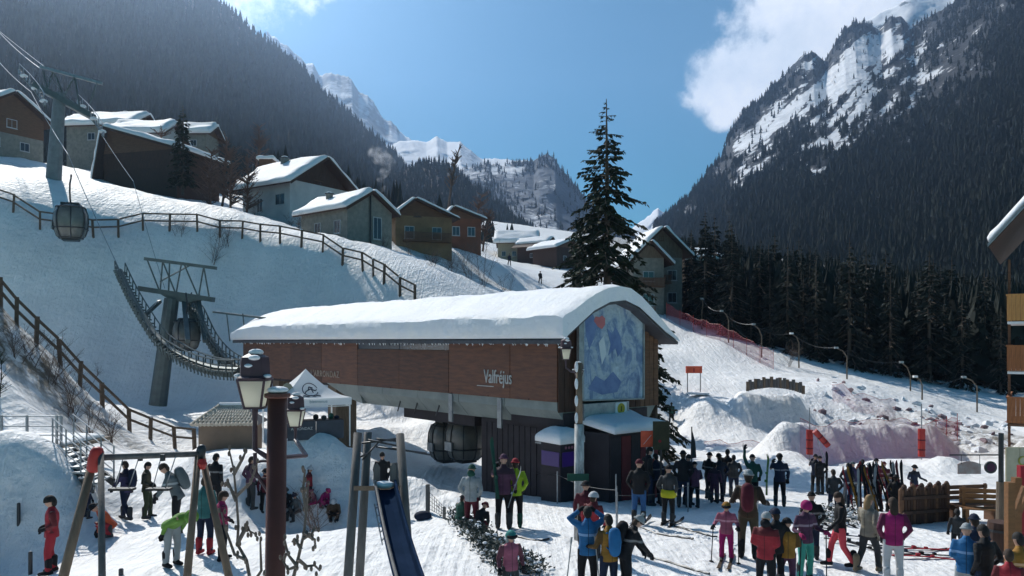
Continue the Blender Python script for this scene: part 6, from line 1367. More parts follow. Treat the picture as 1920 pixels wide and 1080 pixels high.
L0 = GP(P(512, 0, 5.4).x, 5.4)
lp = thing('lamp_post', 'large brown lamp post in the left foreground with milky lantern', 'lamp post', L0)
topz = CZ-(742-HZ)/F*5.4-L0.z; ltz = CZ-(738-HZ)/F*5.4-L0.z
MB().tube([(-.035, 0, -.2), (.0, 0, topz*.5), (.03, 0, topz)], [.076, .070, .065], 14).build('post', m_postbr, lp, smooth=True)
MB().lathe([(.076, 0), (.088, .01), (.086, .03), (.05, .04)], c=(.03, 0, topz-.015), n=14).build('post_cap', m_postbr, lp)
MB().ell((.03, 0, topz+.04), (.075, .075, .025), nu=12, nv=6).build('snow_lump', m_clump, lp, smooth=True)
lantern(lp, (P(478, 0, 5.4).x-L0.x, 0, ltz), .44); Lx = P(478, 0, 5.4).x-L0.x
m_arm = m_lantern
MB().tube([(0, 0, topz-.44), (Lx*.5, 0, topz-.40), (Lx, 0, topz-.36), (Lx, 0, topz-.20)], .018, 6).build('bracket', m_arm, lp)
MB().tube([(Lx, 0, ltz-.4), (Lx*.95, 0, topz-.52), (Lx*.4, 0, topz-.62), (0, 0, topz-.70)], .014, 6).build('bracket_scroll', m_arm, lp)
for k in (-1, 1):
    pts = [(Lx*.5+.09*math.cos(a)*k, .0, topz-.50+.06*math.sin(a)) for a in np.linspace(0, 5, 12)]; MB().tube(pts, .009, 5).build('scroll', m_arm, lp)
lantern(lp, (P(554, 0, 6.1).x-L0.x, .7, ltz-.235), .29, 'rear_lantern')
MB().tube([(.03, 0, topz-.42), (.12, .4, topz-.46), (P(554, 0, 6.1).x-L0.x, .7, ltz-.40)], .016, 6).build('bracket', m_arm, lp)
L1 = GP(P(1086, 0, 19.5).x, 19.5)
l2 = thing('lamp_post', 'slim lamp post with single lantern in front of the piste map', 'lamp post', L1)
tz = CZ-(680-HZ)/F*19.5-L1.z; bz_ = CZ-(795-HZ)/F*19.5-L1.z
MB().tube([(0, 0, bz_), (0, 0, tz)], [.085, .07], 12).build('post', m_gwood, l2, smooth=True)
MB().tube([(0, 0, -.2), (0, 0, bz_)], [.13, .115], 12).build('painted_post_base', pm('peeling_white_paint', (.6, .6, .58), (.2, .2, .2), scale=7, contrast=.25, stretch=(1, 1, .35)), l2, smooth=True)
lx = P(1061, 0, 19.5).x-L1.x; lz = CZ-(664-HZ)/F*19.5-L1.z
lantern(l2, (lx, 0, lz), .6); MB().tube([(0, 0, tz-.25), (lx*.6, 0, tz-.22), (lx, 0, tz-.12), (lx, 0, lz-.25)], .022, 6).build('bracket', m_lantern, l2)
lantern(l2, (.02, .42, tz-.32), .5, 'rear_lantern'); MB().tube([(0, 0, tz-.7), (.0, .4, tz-.72), (.02, .42, tz-.55)], .02, 6).build('bracket', m_lantern, l2)
for z in np.linspace(bz_+.15, tz-.1, 4): MB().ell((-.07, -.05, z), (.05, .05, .14), nu=7, nv=5).build('snow_lump', m_clump, l2, smooth=True)
MB().bx((-.3, -.16, 1.45), (.22, -.12, 1.62)).build('direction_board', CM('dgreen'), l2)
# ---------------------------------------------------------------- gazebo
GB = P(573, 0, 28.2); gz0 = G(GB.x, 28.2)
gt = thing('party_tent', 'white pop up tent with printed logo standing on the snow ledge', 'tent', (GB.x, 28.2, gz0), R(27))
hgt = CZ-(744-HZ)/F*28-gz0; pk = CZ-(690-HZ)/F*29-gz0; w = 1.24; vh = .30
for sx in (-1, 1):
    for sy in (-1, 1): MB().bx((sx*w-.022, sy*w-.022, -.2), (sx*w+.022, sy*w+.022, hgt)).build('tent_leg', m_whitep, gt)
for k in range(4):
    a = [(-1, -1), (1, -1), (1, 1), (-1, 1)]; p, q = a[k], a[(k+1) % 4]; W1 = w+.05; n = 8; vs = []; fs = []
    for i in range(n+1):
        t = i/n; zz = hgt+(pk-hgt)*(t**1.65); r = W1*(1-t)
        for j in range(n+1):
            u = j/n; x = (p[0]*(1-u)+q[0]*u)*r; y = (p[1]*(1-u)+q[1]*u)*r; vs.append((x, y, zz-.05*math.sin(math.pi*u)*(1-t)))
    for i in range(n):
        for j in range(n): e = i*(n+1)+j; fs.append((e, e+1, e+n+2, e+n+1))
    MB().add(vs, fs).build('canopy', m_canvas, gt, smooth=True)
    MB().prism([(p[0]*W1, p[1]*W1, hgt-vh+.06), (q[0]*W1, q[1]*W1, hgt-vh+.06), (q[0]*W1, q[1]*W1, hgt+.01), (p[0]*W1, p[1]*W1, hgt+.01)], (p[1]*.006 if k in (1, 3) else 0, .006, 0)).build('valance', m_canvas, gt)
    MB().beam((p[0]*w, p[1]*w, hgt-vh+.02), (q[0]*w, q[1]*w, hgt-vh+.02), .025).build('crossbar', m_whitep, gt)
m_inkd = pm('tent_print_ink', (.04, .055, .09), scale=5, bump=0)
# logo on the front panel: ring with a running animal and two lines of lettering under it
sl = math.atan2(pk-hgt, W1)*.62; TM = Matrix.Rotation(R(90)-.95, 4, 'X')
def on_front(u, v_): # panel coordinates to tent space, front (-Y) panel
    t = v_; zz = hgt+(pk-hgt)*(t**1.65); r = W1*(1-t); return Vector((u, -r-.012, zz-.05*math.cos(u*1.4)*(1-t)+.012))
mb = MB(); mb.tube([on_front(.26*math.cos(a), .46+.20*math.sin(a)) for a in np.linspace(.3, 5.9, 20)], .016, 4); mb.build('logo_ring', m_inkd, gt)
mb = MB()
for a, b in (((-.16, .42), (.02, .50)), ((.02, .50), (.16, .44)), ((-.06, .47), (-.02, .56)), ((-.02, .56), (.1, .52)), ((.16, .44), (.22, .47)), ((-.16, .42), (-.2, .36)), ((.05, .48), (.08, .38))): mb.tube([on_front(*a), on_front(*b)], .02, 4)
mb.build('logo_animal', m_inkd, gt)
mb = MB(); mb.tube([on_front(-.3+.06*k, .25+.02*math.sin(k*1.7)) for k in range(11)], .018, 4); mb.build('logo_script', m_inkd, gt)
text('bienvenue', .15, gt, .15, -W1-.004, hgt-.10, pm('tent_print_pale', (.25, .36, .42), scale=5, bump=0), Matrix.Rotation(R(90), 4, 'X'), ext=.004)
for i, (x, y) in enumerate(((-.45, -1.15), (.5, -1.15))):
    tb = thing('table', ('left' if i == 0 else 'right')+' folding table with dark cloth under the white tent', 'table', (Matrix.Translation(gt.location) @ Matrix.Rotation(R(27), 4, 'Z') @ Vector((x, y, 0))), R(27), 'tables under the tent')
    MB().bx((-.46, -.3, .72), (.46, .3, .76)).build('tabletop', m_dark, tb); MB().bx((-.47, -.315, .12), (.47, -.302, .74)).build('tablecloth', pm('dark_banner', (.06, .07, .09), scale=3), tb)
    for sx in (-1, 1): MB().bx((sx*.42-.02, .22, -.1), (sx*.42+.02, .26, .72)).build('leg', m_dmet, tb)
    if i == 0: text('ARRONDAZ', .13, tb, 0, -.318, .5, m_letter, Matrix.Rotation(R(90), 4, 'X'), ext=.003)
q = Matrix.Translation(gt.location) @ Matrix.Rotation(R(27), 4, 'Z') @ Vector((-.75, -.6, 0))
fl = thing('banner_flag', 'beige teardrop banner standing left under the tent', 'banner', q, R(27)); mb = MB(); mb.lathe([(.02, .55), (.24, .8), (.30, 1.2), (.27, 1.7), (.12, 1.95), (.02, 2.0)], n=16); o = mb.build('banner_cloth', pm('beige_banner', (.36, .33, .24), (.28, .26, .2), scale=3), fl); o.scale = (1, .12, 1); MB().tube([(0, 0, -.2), (0, 0, .6)], .02, 6).build('banner_pole', m_dmet, fl)
for i, (x, y, h) in enumerate(((.1, -1.1, .18), (.35, -1.2, .14), (.62, -1.1, .2), (.8, -1.15, .12))):
    q = Matrix.Translation(gt.location) @ Matrix.Rotation(R(27), 4, 'Z') @ Vector((x, y, .76)); o = MB().lathe([(.07, 0), (.1, h*.4), (.08, h*.8), (.02, h)], n=8).build('rucksack', CM(('black', 'dgrey', 'dgreen', 'navy')[i])); o.location = q; tag(o, ('black', 'grey', 'green', 'navy')[i]+' bag lying on the tent table', 'bag', 'bags on the tent tables')
# ---------------------------------------------------------------- playground
m_pole = pm('round_timber', (.20, .145, .10), (.13, .09, .065), scale=2, stretch=(4, 4, .6), bump=.4, bscale=9)
m_pole2 = pm('grey_timber', (.135, .13, .125), (.08, .08, .08), scale=2, stretch=(4, 4, .6), bump=.4, bscale=9)
def seg3(px, py, Y): return P(px, py, Y)
A = seg3(176, 860, 13.6); A0 = GP(A.x, A.y)
sw = thing('swing_frame', 'timber swing frame with red capped A legs on the left', 'swing frame', A0)
def rod(name, a, b, r, m, parent, org, n=10): return MB().tube([a, b], r, n).build(name, m, parent, org=org, smooth=True)
f1 = GP(P(88, 0, 13.0).x, 13.0, -.1); rod('leg', f1, P(178, 852, 13.9), [.085, .07], m_pole, sw, A0)
f2 = GP(P(193, 0, 12.2).x, 12.2, -.1); rod('leg', f2, P(189, 850, 13.8), [.062, .052], m_pole2, sw, A0)
B = P(378, 845, 15.6)
rod('leg', GP(P(345, 0, 14.3).x, 14.3, -.1), P(372, 848, 15.6), [.075, .062], m_pole, sw, A0); rod('leg', GP(P(440, 0, 14.8).x, 14.8, -.1), P(377, 848, 15.7), [.075, .062], m_pole, sw, A0)
rod('top_bar', P(183, 858, 13.9), P(375, 851, 15.6), [.055, .055], m_pole2, sw, A0)
for (px, py, Y, k) in ((179, 862, 13.8, .72), (376, 850, 15.6, .55)):
    c = P(px, py, Y); M = Matrix.Rotation(R(12), 3, 'Y'); mb = MB(); mb.lathe([(.10*k, -.30*k), (.16*k, -.24*k), (.17*k, .0), (.155*k, .2*k), (.11*k, .29*k), (.03*k, .32*k)], c=c, n=14, M=M); mb.build('cap', m_redp if k > .6 else m_dmet, sw, org=A0, smooth=True)
mb = MB(); mb.lathe([(.06, -.1), (.1, 0), (.06, .1)], c=P(379, 870, 15.5), n=10); mb.build('bracket', m_redp, sw, org=A0)
for i, (px, lx) in enumerate(((232, 0), (262, 0), (303, 0), (330, 0))):
    a = P(px, 854, 14.6 if i < 2 else 15.1); sx = -.12 if i % 2 == 0 else .12; seat = P((247, 247, 316, 316)[i]-18, 915, 14.7 if i < 2 else 15.1); rod('chain', a, seat+Vector((sx, 0, 0)), [.01, .01], m_galv, sw, A0, 5)
for px, Y in ((229, 14.7), (298, 15.1)):
    s_ = P(px, 917, Y); MB().box(s_, (.44, .18, .04)).build('swing_seat', m_black, sw, org=A0)
for px in (263, 305): MB().box(P(px, 858, 14.6), (.07, .07, .12)).build('hanger', m_dmet, sw, org=A0)
# climbing frame and slide
S0 = GP(P(725, 0, 14.5).x, 14.5)
sl_ = thing('slide', 'climbing frame of leaning posts with long blue slide', 'slide', S0)
Yn = 14.0
for (fx, Yf, tx, ty, Yt) in ((647, 14.0, 671, 812, 15.0), (672, 15.5, 690, 810, 15.8), (775, 13.7, 750, 814, 14.9), (762, 15.6, 739, 868, 15.9)):
    rod('post', GP(P(fx, 0, Yf).x, Yf, -.15), P(tx, ty, Yt), [.088, .078], m_pole2, sl_, S0)
pz_ = 911
MB().add([P(663, pz_, 14.5), P(758, pz_, 14.5), P(748, pz_, 15.7), P(680, pz_, 15.7)]+[P(663, pz_+9, 14.5), P(758, pz_+9, 14.5), P(748, pz_+9, 15.7), P(680, pz_+9, 15.7)], [(0, 1, 2, 3), (7, 6, 5, 4), (0, 4, 5, 1), (1, 5, 6, 2), (2, 6, 7, 3), (3, 7, 4, 0)]).build('platform', m_pole, sl_, org=S0)
for a, b in (((672, 832), (750, 822)), ((690, 825), (745, 836)), ((706, 823), (748, 828)), ((680, 862), (712, 826)), ((705, 838), (800, 850)), ((735, 840), (808, 853)), ((668, 860), (690, 850))): rod('rope', P(*a, 15.0), P(*b, 15.4), [.02, .02], m_dmet, sl_, S0, 5)
for (x0, x1, yt) in ((700, 712, 868), (731, 743, 868)):
    MB().prism([P(x0, pz_+6, 14.6), P(x1, pz_+6, 14.6), P(x1, yt+8, 14.6), P((x0+x1)/2, yt, 14.6), P(x0, yt+8, 14.6)], (0, .04, 0)).build('side_board', m_pole2, sl_, org=S0)
top = P(722, 915, 14.4); bot = P(772, 1110, 10.9)
ch = []
for i in range(15):
    t = i/14; ch.append(top.lerp(bot, t)-Vector((0, 0, .10*math.sin(math.pi*t))))
wv = Vector((1, .12, 0)).normalized(); vs = []; fs = []
for p in ch:
    for (dx, dz) in ((-.19, .13), (-.165, .13), (-.15, 0), (-.07, -.03), (.07, -.03), (.15, 0), (.165, .13), (.19, .13), (.19, -.03), (.07, -.07), (-.07, -.07), (-.19, -.03)): vs.append(p+wv*dx+Vector((0, 0, dz)))
n = 12
for i in range(len(ch)-1):
    for k in range(n): fs.append((i*n+k, i*n+(k+1) % n, (i+1)*n+(k+1) % n, (i+1)*n+k))
fs += [tuple(range(n-1, -1, -1)), tuple((len(ch)-1)*n+k for k in range(n))]
MB().add(vs, fs).build('chute', m_slideb, sl_, org=S0)
for s in (-1, 1):
    MB().tube([p+wv*s*.18+Vector((0, 0, .13)) for p in ch], .025, 6).build('chute_edge', m_pole2 if s < 0 else m_slideb, sl_, org=S0)
MB().ell(top+Vector((-.02, 0, .06)), (.2, .14, .07), nu=10, nv=6).build('snow_lump', m_clump, sl_, org=S0, smooth=True)
for i in range(2):  # rope ladder
    a = P(702+i*13, 945, 14.6); b = P(717+i*14, 1022-i*14, 14.1); rod('ladder_rope', a, b, [.012, .012], m_galv, sl_, S0, 5)
for k in range(5): t = (k+.5)/5; rod('rung', P(702, 945, 14.6).lerp(P(717, 1022, 14.1), t), P(715, 945, 14.6).lerp(P(731, 1008, 14.1), t), [.014, .014], m_galv, sl_, S0, 5)
# plaza posts and ropes
pg = 'slim dark marker posts'
def stake(px, top_, ft, r, label, m=None, cat='post', group=pg):
    p = foot(px, ft); h = (ft-top_)/F*p.y; o = MB().lathe([(r, -.2), (r, h-.02), (r*.6, h)], n=8).build('marker_post', m or m_dmet); o.location = p; return tag(o, label, cat, group)
stake(35, 951, 989, .045, 'marker post against the shaded snowbank on the left'); stake(57, 1035, 1078, .05, 'marker post below the child in red'); stake(227, 1067, 1079, .05, 'short marker post right of the blue grey swing leg')
stake(802, 908, 962, .07, 'round post beside the rope net right of the slide', m_pole2); stake(833, 950, 972, .05, 'short post at the end of the rope net', m_pole2)
bg_ = foot(793, 975); o = MB().ell((0, 0, .1), (.28, .2, .17), nu=12, nv=8).build('rucksack', CM('navy'), smooth=True); o.location = bg_; tag(o, 'navy bag lying in the snow at the foot of the round post', 'bag')
a = foot(806, 962); b = foot(832, 972); nt_ = MB()
for k in range(5): nt_.tube([a+Vector((0, 0, .12+k*.13)), b+Vector((0, 0, .05+k*.08))], .008, 4)
for k in range(7): t = k/6; nt_.tube([a.lerp(b, t)+Vector((0, 0, .1)), a.lerp(b, t)+Vector((0, 0, .66-.3*t))], .008, 4)
tag(nt_.build('rope_net', m_dmet, org=a), 'low rope net between two short posts right of the slide', 'net')
def barrier(pts, label, h=.95, group='thin rope barriers of the lift queue', rope=True, r=.022, m=None):
    ps = [foot(*p) for p in pts]; t = thing('rope_barrier', label, 'barrier', ps[0], 0, group); me = MB().lathe([(r, -.15), (r, h)], n=6).mesh('barrier_post', m or m_galv)
    for p in ps: link('barrier_post', me, t, p-ps[0])
    for a, b in zip(ps[:-1], ps[1:]):
        MB().tube([a.lerp(b, i/8)+Vector((0, 0, h*.9-.12*math.sin(math.pi*i/8)))-ps[0] for i in range(9)], .009, 4).build('rope', m_dmet, t)
barrier([(908, 918), (985, 925), (1045, 945), (1156, 990)], 'rope barrier running from the cabin dock towards the queue', 1.1)
barrier([(1157, 985), (1290, 960), (1420, 985)], 'rope barrier beside the shaded queue', .9)
# ploughed clods and buried fence lines along the paths
def clods(label, pts, n, s, seed, wid=.35, m=None):
    rr = random.Random(seed); mb = MB(); ps = [foot(*p) for p in pts]
    for i in range(n):
        q = rr.random()*(len(ps)-1); k = int(q); p = ps[k].lerp(ps[k+1], q-k)+Vector((rr.gauss(0, wid), rr.gauss(0, wid), 0)); p.z = G(p.x, p.y); r = s*rr.uniform(.4, 1.3)
        mb.ell(p, (r, r*rr.uniform(.6, 1), r*rr.uniform(.4, .8)), Matrix.Rotation(rr.random()*3, 3, 'Z'), 6, 4)
    o = mb.build('snow_clods', m or m_clump, org=ps[0]); tag(o, label, kind='stuff')
m_hedge = pm('low_hedge', (.05, .07, .055), (.02, .03, .03), scale=9, bump=.4)
clods('clods along the queue path', [(1200, 990), (1420, 1030)], 60, .05, 1)
def hedge(name, label, pts, n, wid, hgt, seed, snowp=.35):
    rr = random.Random(seed); ps = [foot(*p) for p in pts]; t = thing(name, label, 'hedge', ps[0])
    V = []; Fc = []; sn = MB()
    for i in range(n):
        q = rr.random()*(len(ps)-1); k = int(q); p = ps[k].lerp(ps[k+1], q-k)+Vector((rr.gauss(0, wid), rr.gauss(0, wid), rr.random()*hgt-.02)); d = Vector((rr.uniform(-1, 1), rr.uniform(-1, 1), rr.uniform(-.2, 1))).normalized()*rr.uniform(.05, .14); w = d.orthogonal().normalized()*.022
        o = len(V); V += [p-ps[0], p+d*.5+w-ps[0], p+d-ps[0], p+d*.5-w-ps[0]]; Fc.append((o, o+1, o+2, o+3))
        if rr.random() < snowp*.12: sn.ell(p-ps[0]+Vector((0, 0, .02)), (.06, .05, .03), nu=6, nv=4)
    me = bpy.data.meshes.new('foliage'); me.from_pydata(V, [], Fc); me.materials.append(m_hedge); tag(link('foliage', me, t), kind='stuff'); tag(sn.build('snow_patches', m_clump, t), kind='stuff')
hedge('low_hedge', 'dark low hedge strip curving beside the playground bank', [(852, 975), (885, 1005), (915, 1035), (955, 1075)], 2600, .16, .42, 3)
hedge('low_hedge', 'small snowy hedge end right of the child in the mauve coat', [(965, 1060), (1000, 1078)], 600, .2, .3, 4, .8)
# ---------------------------------------------------------------- trail board, flag, mats, pads
tb0 = GP(P(1238, 0, 26.3).x, 26.3); h1 = 26.3; o_ = (tb0.z-(CZ-(892-HZ)/F*h1))
tb = thing('trail_board', 'dark trail information board on one post above the queue', 'sign', tb0)
zt = (892-790)/F*h1-o_; zb = (892-843)/F*h1-o_
MB().bx((-.24, -.03, zb), (.30, .03, zt)).build('board', pm('bronze_board', (.05, .045, .02), (.03, .028, .014), scale=4), tb); MB().tube([(.02, 0, -.2), (.02, 0, zb)], .035, 8).build('post', m_dmet, tb); MB().lathe([(.05, 0), (.05, .008)], c=(-.02, -.034, zb+.28), n=10, M=Matrix.Rotation(R(90), 3, 'X')).build('emblem', CM('red'), tb)
rs0 = P(1213, 880, 26.6); rs_ = thing('warning_panel', 'bright red and white warning panel behind the trail board', 'sign', (rs0.x, rs0.y, rs0.z)); k = rs0.y/F
MB().bx((-.2, -.02, (880-838)*k), (.2, .02, (880-808)*k)).build('panel', m_orange, rs_); MB().tube([(0, .02, -.2), (0, .02, 42*k)], .03, 6).build('post', m_galv, rs_); MB().beam((-.12, -.026, (880-833)*k), (.14, -.026, (880-815)*k), .05, .008).build('stripe', m_whitep, rs_)
ff = P(1297, 870, 27.5); fg = thing('pennant', 'thin drooping pennant on a pole right of the trail board', 'flag', ff); k = ff.y/F
MB().tube([(0, 0, -.2), (0, 0, 70*k)], .02, 6).build('pole', m_dmet, fg); MB().prism([(0, -.01, 66*k), (.12, -.01, 42*k), (.16, -.01, 12*k), (-.04, -.01, 10*k), (-.02, -.01, 40*k)], (0, .02, 0)).build('cloth', CM('dgrey'), fg)
om = P(1301, 0, 62); og = G(om.x, 62); k = 62/F; zc = CZ-(693-HZ)*k
mt = thing('crash_mat', 'bright orange red crash mat standing on the piste', 'mat', (om.x, 62, zc)); MB().bx((-.62, -.1, -.27), (.62, .1, .27)).build('mat', m_orange, mt); MB().bx((-.08, -.11, -.2), (.05, -.103, .1)).build('mark', m_redp, mt)
for s in (-1, 1): MB().bx((s*.5-.03, -.03, og-zc-.1), (s*.5+.03, .03, -.27)).build('leg', m_dmet, mt)
MB().bx((-.6, -1.2, og-zc-.02), (.9, -.3, og-zc+.12)).build('base_slab', m_roofsnow, mt)
def pad(px, top_, bot_, Y, r, label, tilt=0):
    g0 = P(px, bot_, Y); gz_ = G(g0.x, Y); h = (bot_-top_)/F*Y; t = thing('padded_pole', label, 'padded pole', (g0.x, Y, gz_), 0, 'red padded piste poles'); b0 = g0.z-gz_
    M = Matrix.Rotation(R(tilt), 3, 'Y'); mb = MB(); mb.tube([Vector((0, 0, b0)), Vector((0, 0, b0))+M @ Vector((0, 0, h))], r, 12); mb.build('pad', m_redp, t)
    for q in (.25, .6): c = Vector((0, 0, b0))+M @ Vector((0, 0, h*q)); mb = MB(); mb.tube([c-M @ Vector((0, 0, .03)), c+M @ Vector((0, 0, .03))], r*1.04, 12); mb.build('strap', CM('maroon'), t)
    MB().tube([(0, 0, -.2), Vector((0, 0, b0))+M @ Vector((0, 0, h*(1.0 if tilt else 1.9)))], .03, 6).build('pole', m_galv, t); return t
pad(1518, 806, 852, 41, .17, 'upright red padded pole left of the berm net'); pad(1553, 798, 836, 40.6, .15, 'red padded pole leaning to the left against its neighbour', -42); pad(1728, 804, 856, 40, .17, 'upright red padded pole at the right end of the berm')
MB2_ = None
# ---------------------------------------------------------------- safety nets
def net(name, label, pts, h, mat, posts=True, group='red safety nets along the piste', dz=0):
    ps = [Vector((P(px, 0, Y).x, Y, 0)) for px, Y in pts]; ps = [GP(p.x, p.y, dz) for p in ps]; t = thing(name, label, 'safety net', ps[0], 0, group); n = 4; V = []; Fc = []; rr = random.Random(len(pts))
    Q = []
    for a, b in zip(ps[:-1], ps[1:]):
        for i in range(n): Q.append(a.lerp(b, i/n))
    Q.append(ps[-1])
    for i, q in enumerate(Q): q = GP(q.x, q.y, dz); sag = .1*math.sin(i*1.3)+.05*rr.uniform(-1, 1); V += [q-ps[0]+Vector((0, rr.uniform(-.08, .08), 0)), q-ps[0]+Vector((0, rr.uniform(-.1, .1), h*.5)), q-ps[0]+Vector((0, 0, h+sag))]
    for i in range(len(Q)-1):
        for k in range(2): Fc.append((i*3+k, i*3+3+k, i*3+4+k, i*3+1+k))
    MB().add(V, Fc).build('mesh', mat, t); MB().tube([Vector(V[i*3+2]) for i in range(len(Q))], .012, 4).build('top_rope', m_redp, t)
    if posts:
        me = MB().lathe([(.022, -.2), (.022, h+.2)], n=6).mesh('post', m_redp)
        for p in ps: link('post', me, t, p-ps[0])
    return t
net('safety_net', 'long red safety net along the upper edge of the piste', [(1250, 92), (1275, 89), (1300, 86.5), (1325, 84.5), (1350, 82), (1375, 80), (1400, 78), (1425, 76), (1450, 74)], 1.6, m_net)
net('safety_net', 'faint red net stretched over the shaded berm face', [(1500, 43.0), (1550, 43.3), (1600, 43.6), (1650, 43.9), (1700, 44.2), (1760, 44.5), (1800, 44.8)], 2.3, m_netp, posts=False)
net('safety_net', 'crumpled red net on the rubble behind the berm, left stretch', [(1560, 60), (1600, 58), (1640, 57), (1680, 56)], 1.3, m_netp, posts=False); net('safety_net', 'bright red crumpled net heap at the right end of the rubble', [(1755, 50), (1775, 49.5), (1795, 49.5)], 1.7, m_net)
net('safety_net', 'pale pink low net across the lower piste', [(1320, 50), (1380, 49), (1440, 48), (1490, 47)], .3, m_netp, posts=False, dz=.3)
# ---------------------------------------------------------------- bent poles of the piste lighting with wires
LP_ = [((1316, 560, 1316, 632), 90, 'straight mast at the top of the red net'), ((1353, 583, 1366, 633), 82, 'bent pole second from the top of the net'), ((1413, 608, 1428, 673), 78, 'bent pole above the middle of the net'), ((1484, 625, 1498, 677), 76, 'bent pole with white lamp head'), ((1568, 652, 1588, 702), 72, 'bent pole above the rubble, left'), ((1690, 679, 1707, 751), 70, 'bent pole above the rubble, middle'), ((1716, 706, 1729, 755), 66, 'shorter bent pole with white lamp beside the middle one'), ((1807, 707, 1832, 758), 66, 'bent pole nearest the residence')]
tops = []
for (tx, ty, bx_, by), Y, lab in LP_:
    b = GP(P(bx_, 0, Y).x, Y, -.2); tp = P(tx, ty, Y); el = P(bx_, ty+(by-ty)*.35, Y)
    t = thing('lighting_pole', lab, 'pole', b, 0, 'thin lighting poles along the piste'); MB().tube([b, el, el.lerp(tp, .5)+Vector((.12, 0, .12)), tp], [.075, .06, .055, .05], 6).build('mast', m_gwood, t, org=b); MB().box(tp, (.3, .3, .18)).build('lamp_head', m_whitep if 'white' in lab else m_galv, t, org=b); tops.append(tp)
for i, (a, b) in enumerate(zip(tops[:-1], tops[1:])):
    if i == 5: continue
    o = MB().tube([a.lerp(b, k/8)-Vector((0, 0, .5*math.sin(math.pi*k/8))) for k in range(9)], .02, 4).build('overhead_wire', m_dmet, org=a); tag(o, f'thin wire from the {LP_[i][2]}', 'wire', 'wires between the lighting poles')
# timber retaining wall of the terrace
rt = [P(1402+i*12.2, 0, 57) for i in range(10)]; r0 = GP(rt[0].x, 55.6); rw_ = thing('retaining_wall', 'grey upright log retaining wall above the flat snow terrace', 'wall', r0)
for i in range(22):
    x = P(1402+i*5, 0, 55.6).x; z = CZ-(712+((i-9)/11)**2*10-HZ)/F*55.6-r0.z; MB().tube([(x-r0.x, .1*math.sin(i), z-.55), (x-r0.x, .1*math.sin(i), z+.12+.1*math.sin(i*2.3))], .12, 7).build('log', m_pole2 if i % 3 else m_gwood, rw_)
# rubble on the bank
rr = random.Random(9); mbr = MB()
for i in range(190):
    px = rr.uniform(1520, 1900); Y = rr.uniform(50, 66)-(px-1520)*.012; x = P(px, 0, Y).x; r = rr.uniform(.08, .34)
    mbr.m = 0 if rr.random() < .68 else 1; mbr.ell(GP(x, Y, -.05), (r*1.4, r*rr.uniform(.5, 1), r*rr.uniform(.6, 1.3)), Matrix.Rotation(rr.random()*3, 3, 'Z') @ Matrix.Rotation(rr.random(), 3, 'X'), rr.choice((4, 5)), 3)
tag(mbr.build('rubble', [m_clump, pm('frosted_rock', (.12, .07, .075), (.3, .22, .24), scale=2)], org=GP(22, 58)), 'rocks and icy lumps on the bank behind the berm', kind='stuff')
# ---------------------------------------------------------------- palisade, racks, stand
pa = foot(1690, 985); pb = foot(1775, 978)
pf = thing('palisade_fence', 'dark brown palisade fence right of the ski racks', 'fence', pa)
n = 17
for i in range(n):
    t = i/(n-1); q = pa.lerp(pb, t); q.z = G(q.x, q.y); h = (985-915)/F*q.y*(1+.10*math.sin(i*2.1)); MB().lathe([(.075, -.2), (.075, h-.06), (.03, h)], c=q-pa, n=7).build('paling', m_dwood if i % 4 else m_wood2, pf)
for z in (.35, .75): MB().beam(Vector((0, -.1, z)), pb-pa+Vector((0, -.1, z)), .06, .09).build('rail', m_dwood, pf)
for j, (x0, x1, fy) in enumerate(((1585, 1640, 968), (1630, 1690, 962))):
    a = foot(x0, fy); b = foot(x1, fy); rk = thing('ski_rack', ('left' if j == 0 else 'right')+' metal ski rack crowded with leaning skis', 'ski rack', a, 0, 'ski racks')
    for z, y in ((1.0, .0), (.35, .25)): MB().tube([Vector((0, y, z)), b-a+Vector((0, y, z))], .03, 6).build('bar', m_galv, rk)
    for e in (Vector((0, 0, 0)), b-a): MB().tube([e+Vector((0, -.25, -.1)), e+Vector((0, 0, 1.0)), e+Vector((0, .35, -.1))], .03, 6).build('frame_end', m_galv, rk)
    for i in range(13):
        t = (i+.5)/13; q = a.lerp(b, t); c = ('red', 'black', 'maroon', 'navy', 'lgrey', 'black', 'mustard', 'black')[(i*3+j) % 8]; ski_at(q+Vector((0, -.12+rr.uniform(-.1, .1), .75)), (rr.uniform(-.25, .25), .32, 1), rr.uniform(-.3, .3), f"{dict(lgrey='pale grey').get(c, c)} ski leaning in the {'left' if j == 0 else 'right'} rack", c, 1, rr.uniform(.8, 1.0), 'skis leaning in the racks')
for i, (px, py, c, rz) in enumerate(((1540, 985, 'black', 20), (1552, 996, 'black', 70), (1548, 970, 'dgrey', 40), (1600, 1010, 'navy', 80), (1595, 990, 'black', 10), (1605, 1022, 'dgrey', 60), (1700, 1030, 'black', 85), (1712, 1042, 'navy', 60), (1725, 1035, 'red', 100), (1740, 1046, 'black', 95), (1735, 1050, 'red', 85), (1620, 1030, 'black', 30))):
    p = foot(px, py); o = link('ski', SKI, None, p+Vector((0, 0, .02)), (R(3), 0, R(rz))); setmat(o, CM(c)); tag(o, f"{dict(dgrey='dark grey').get(c, c)} ski lying in the snow, {('left of the racks', 'below the racks', 'before the woman in magenta', 'right of the woman in magenta')[min(3, i//3)]}", 'ski', 'skis lying on the snow')
hedge('brushwood', 'dark clutter of brush beside the ski racks', [(1545, 975), (1570, 985), (1600, 965)], 900, .3, .4, 8, .9)
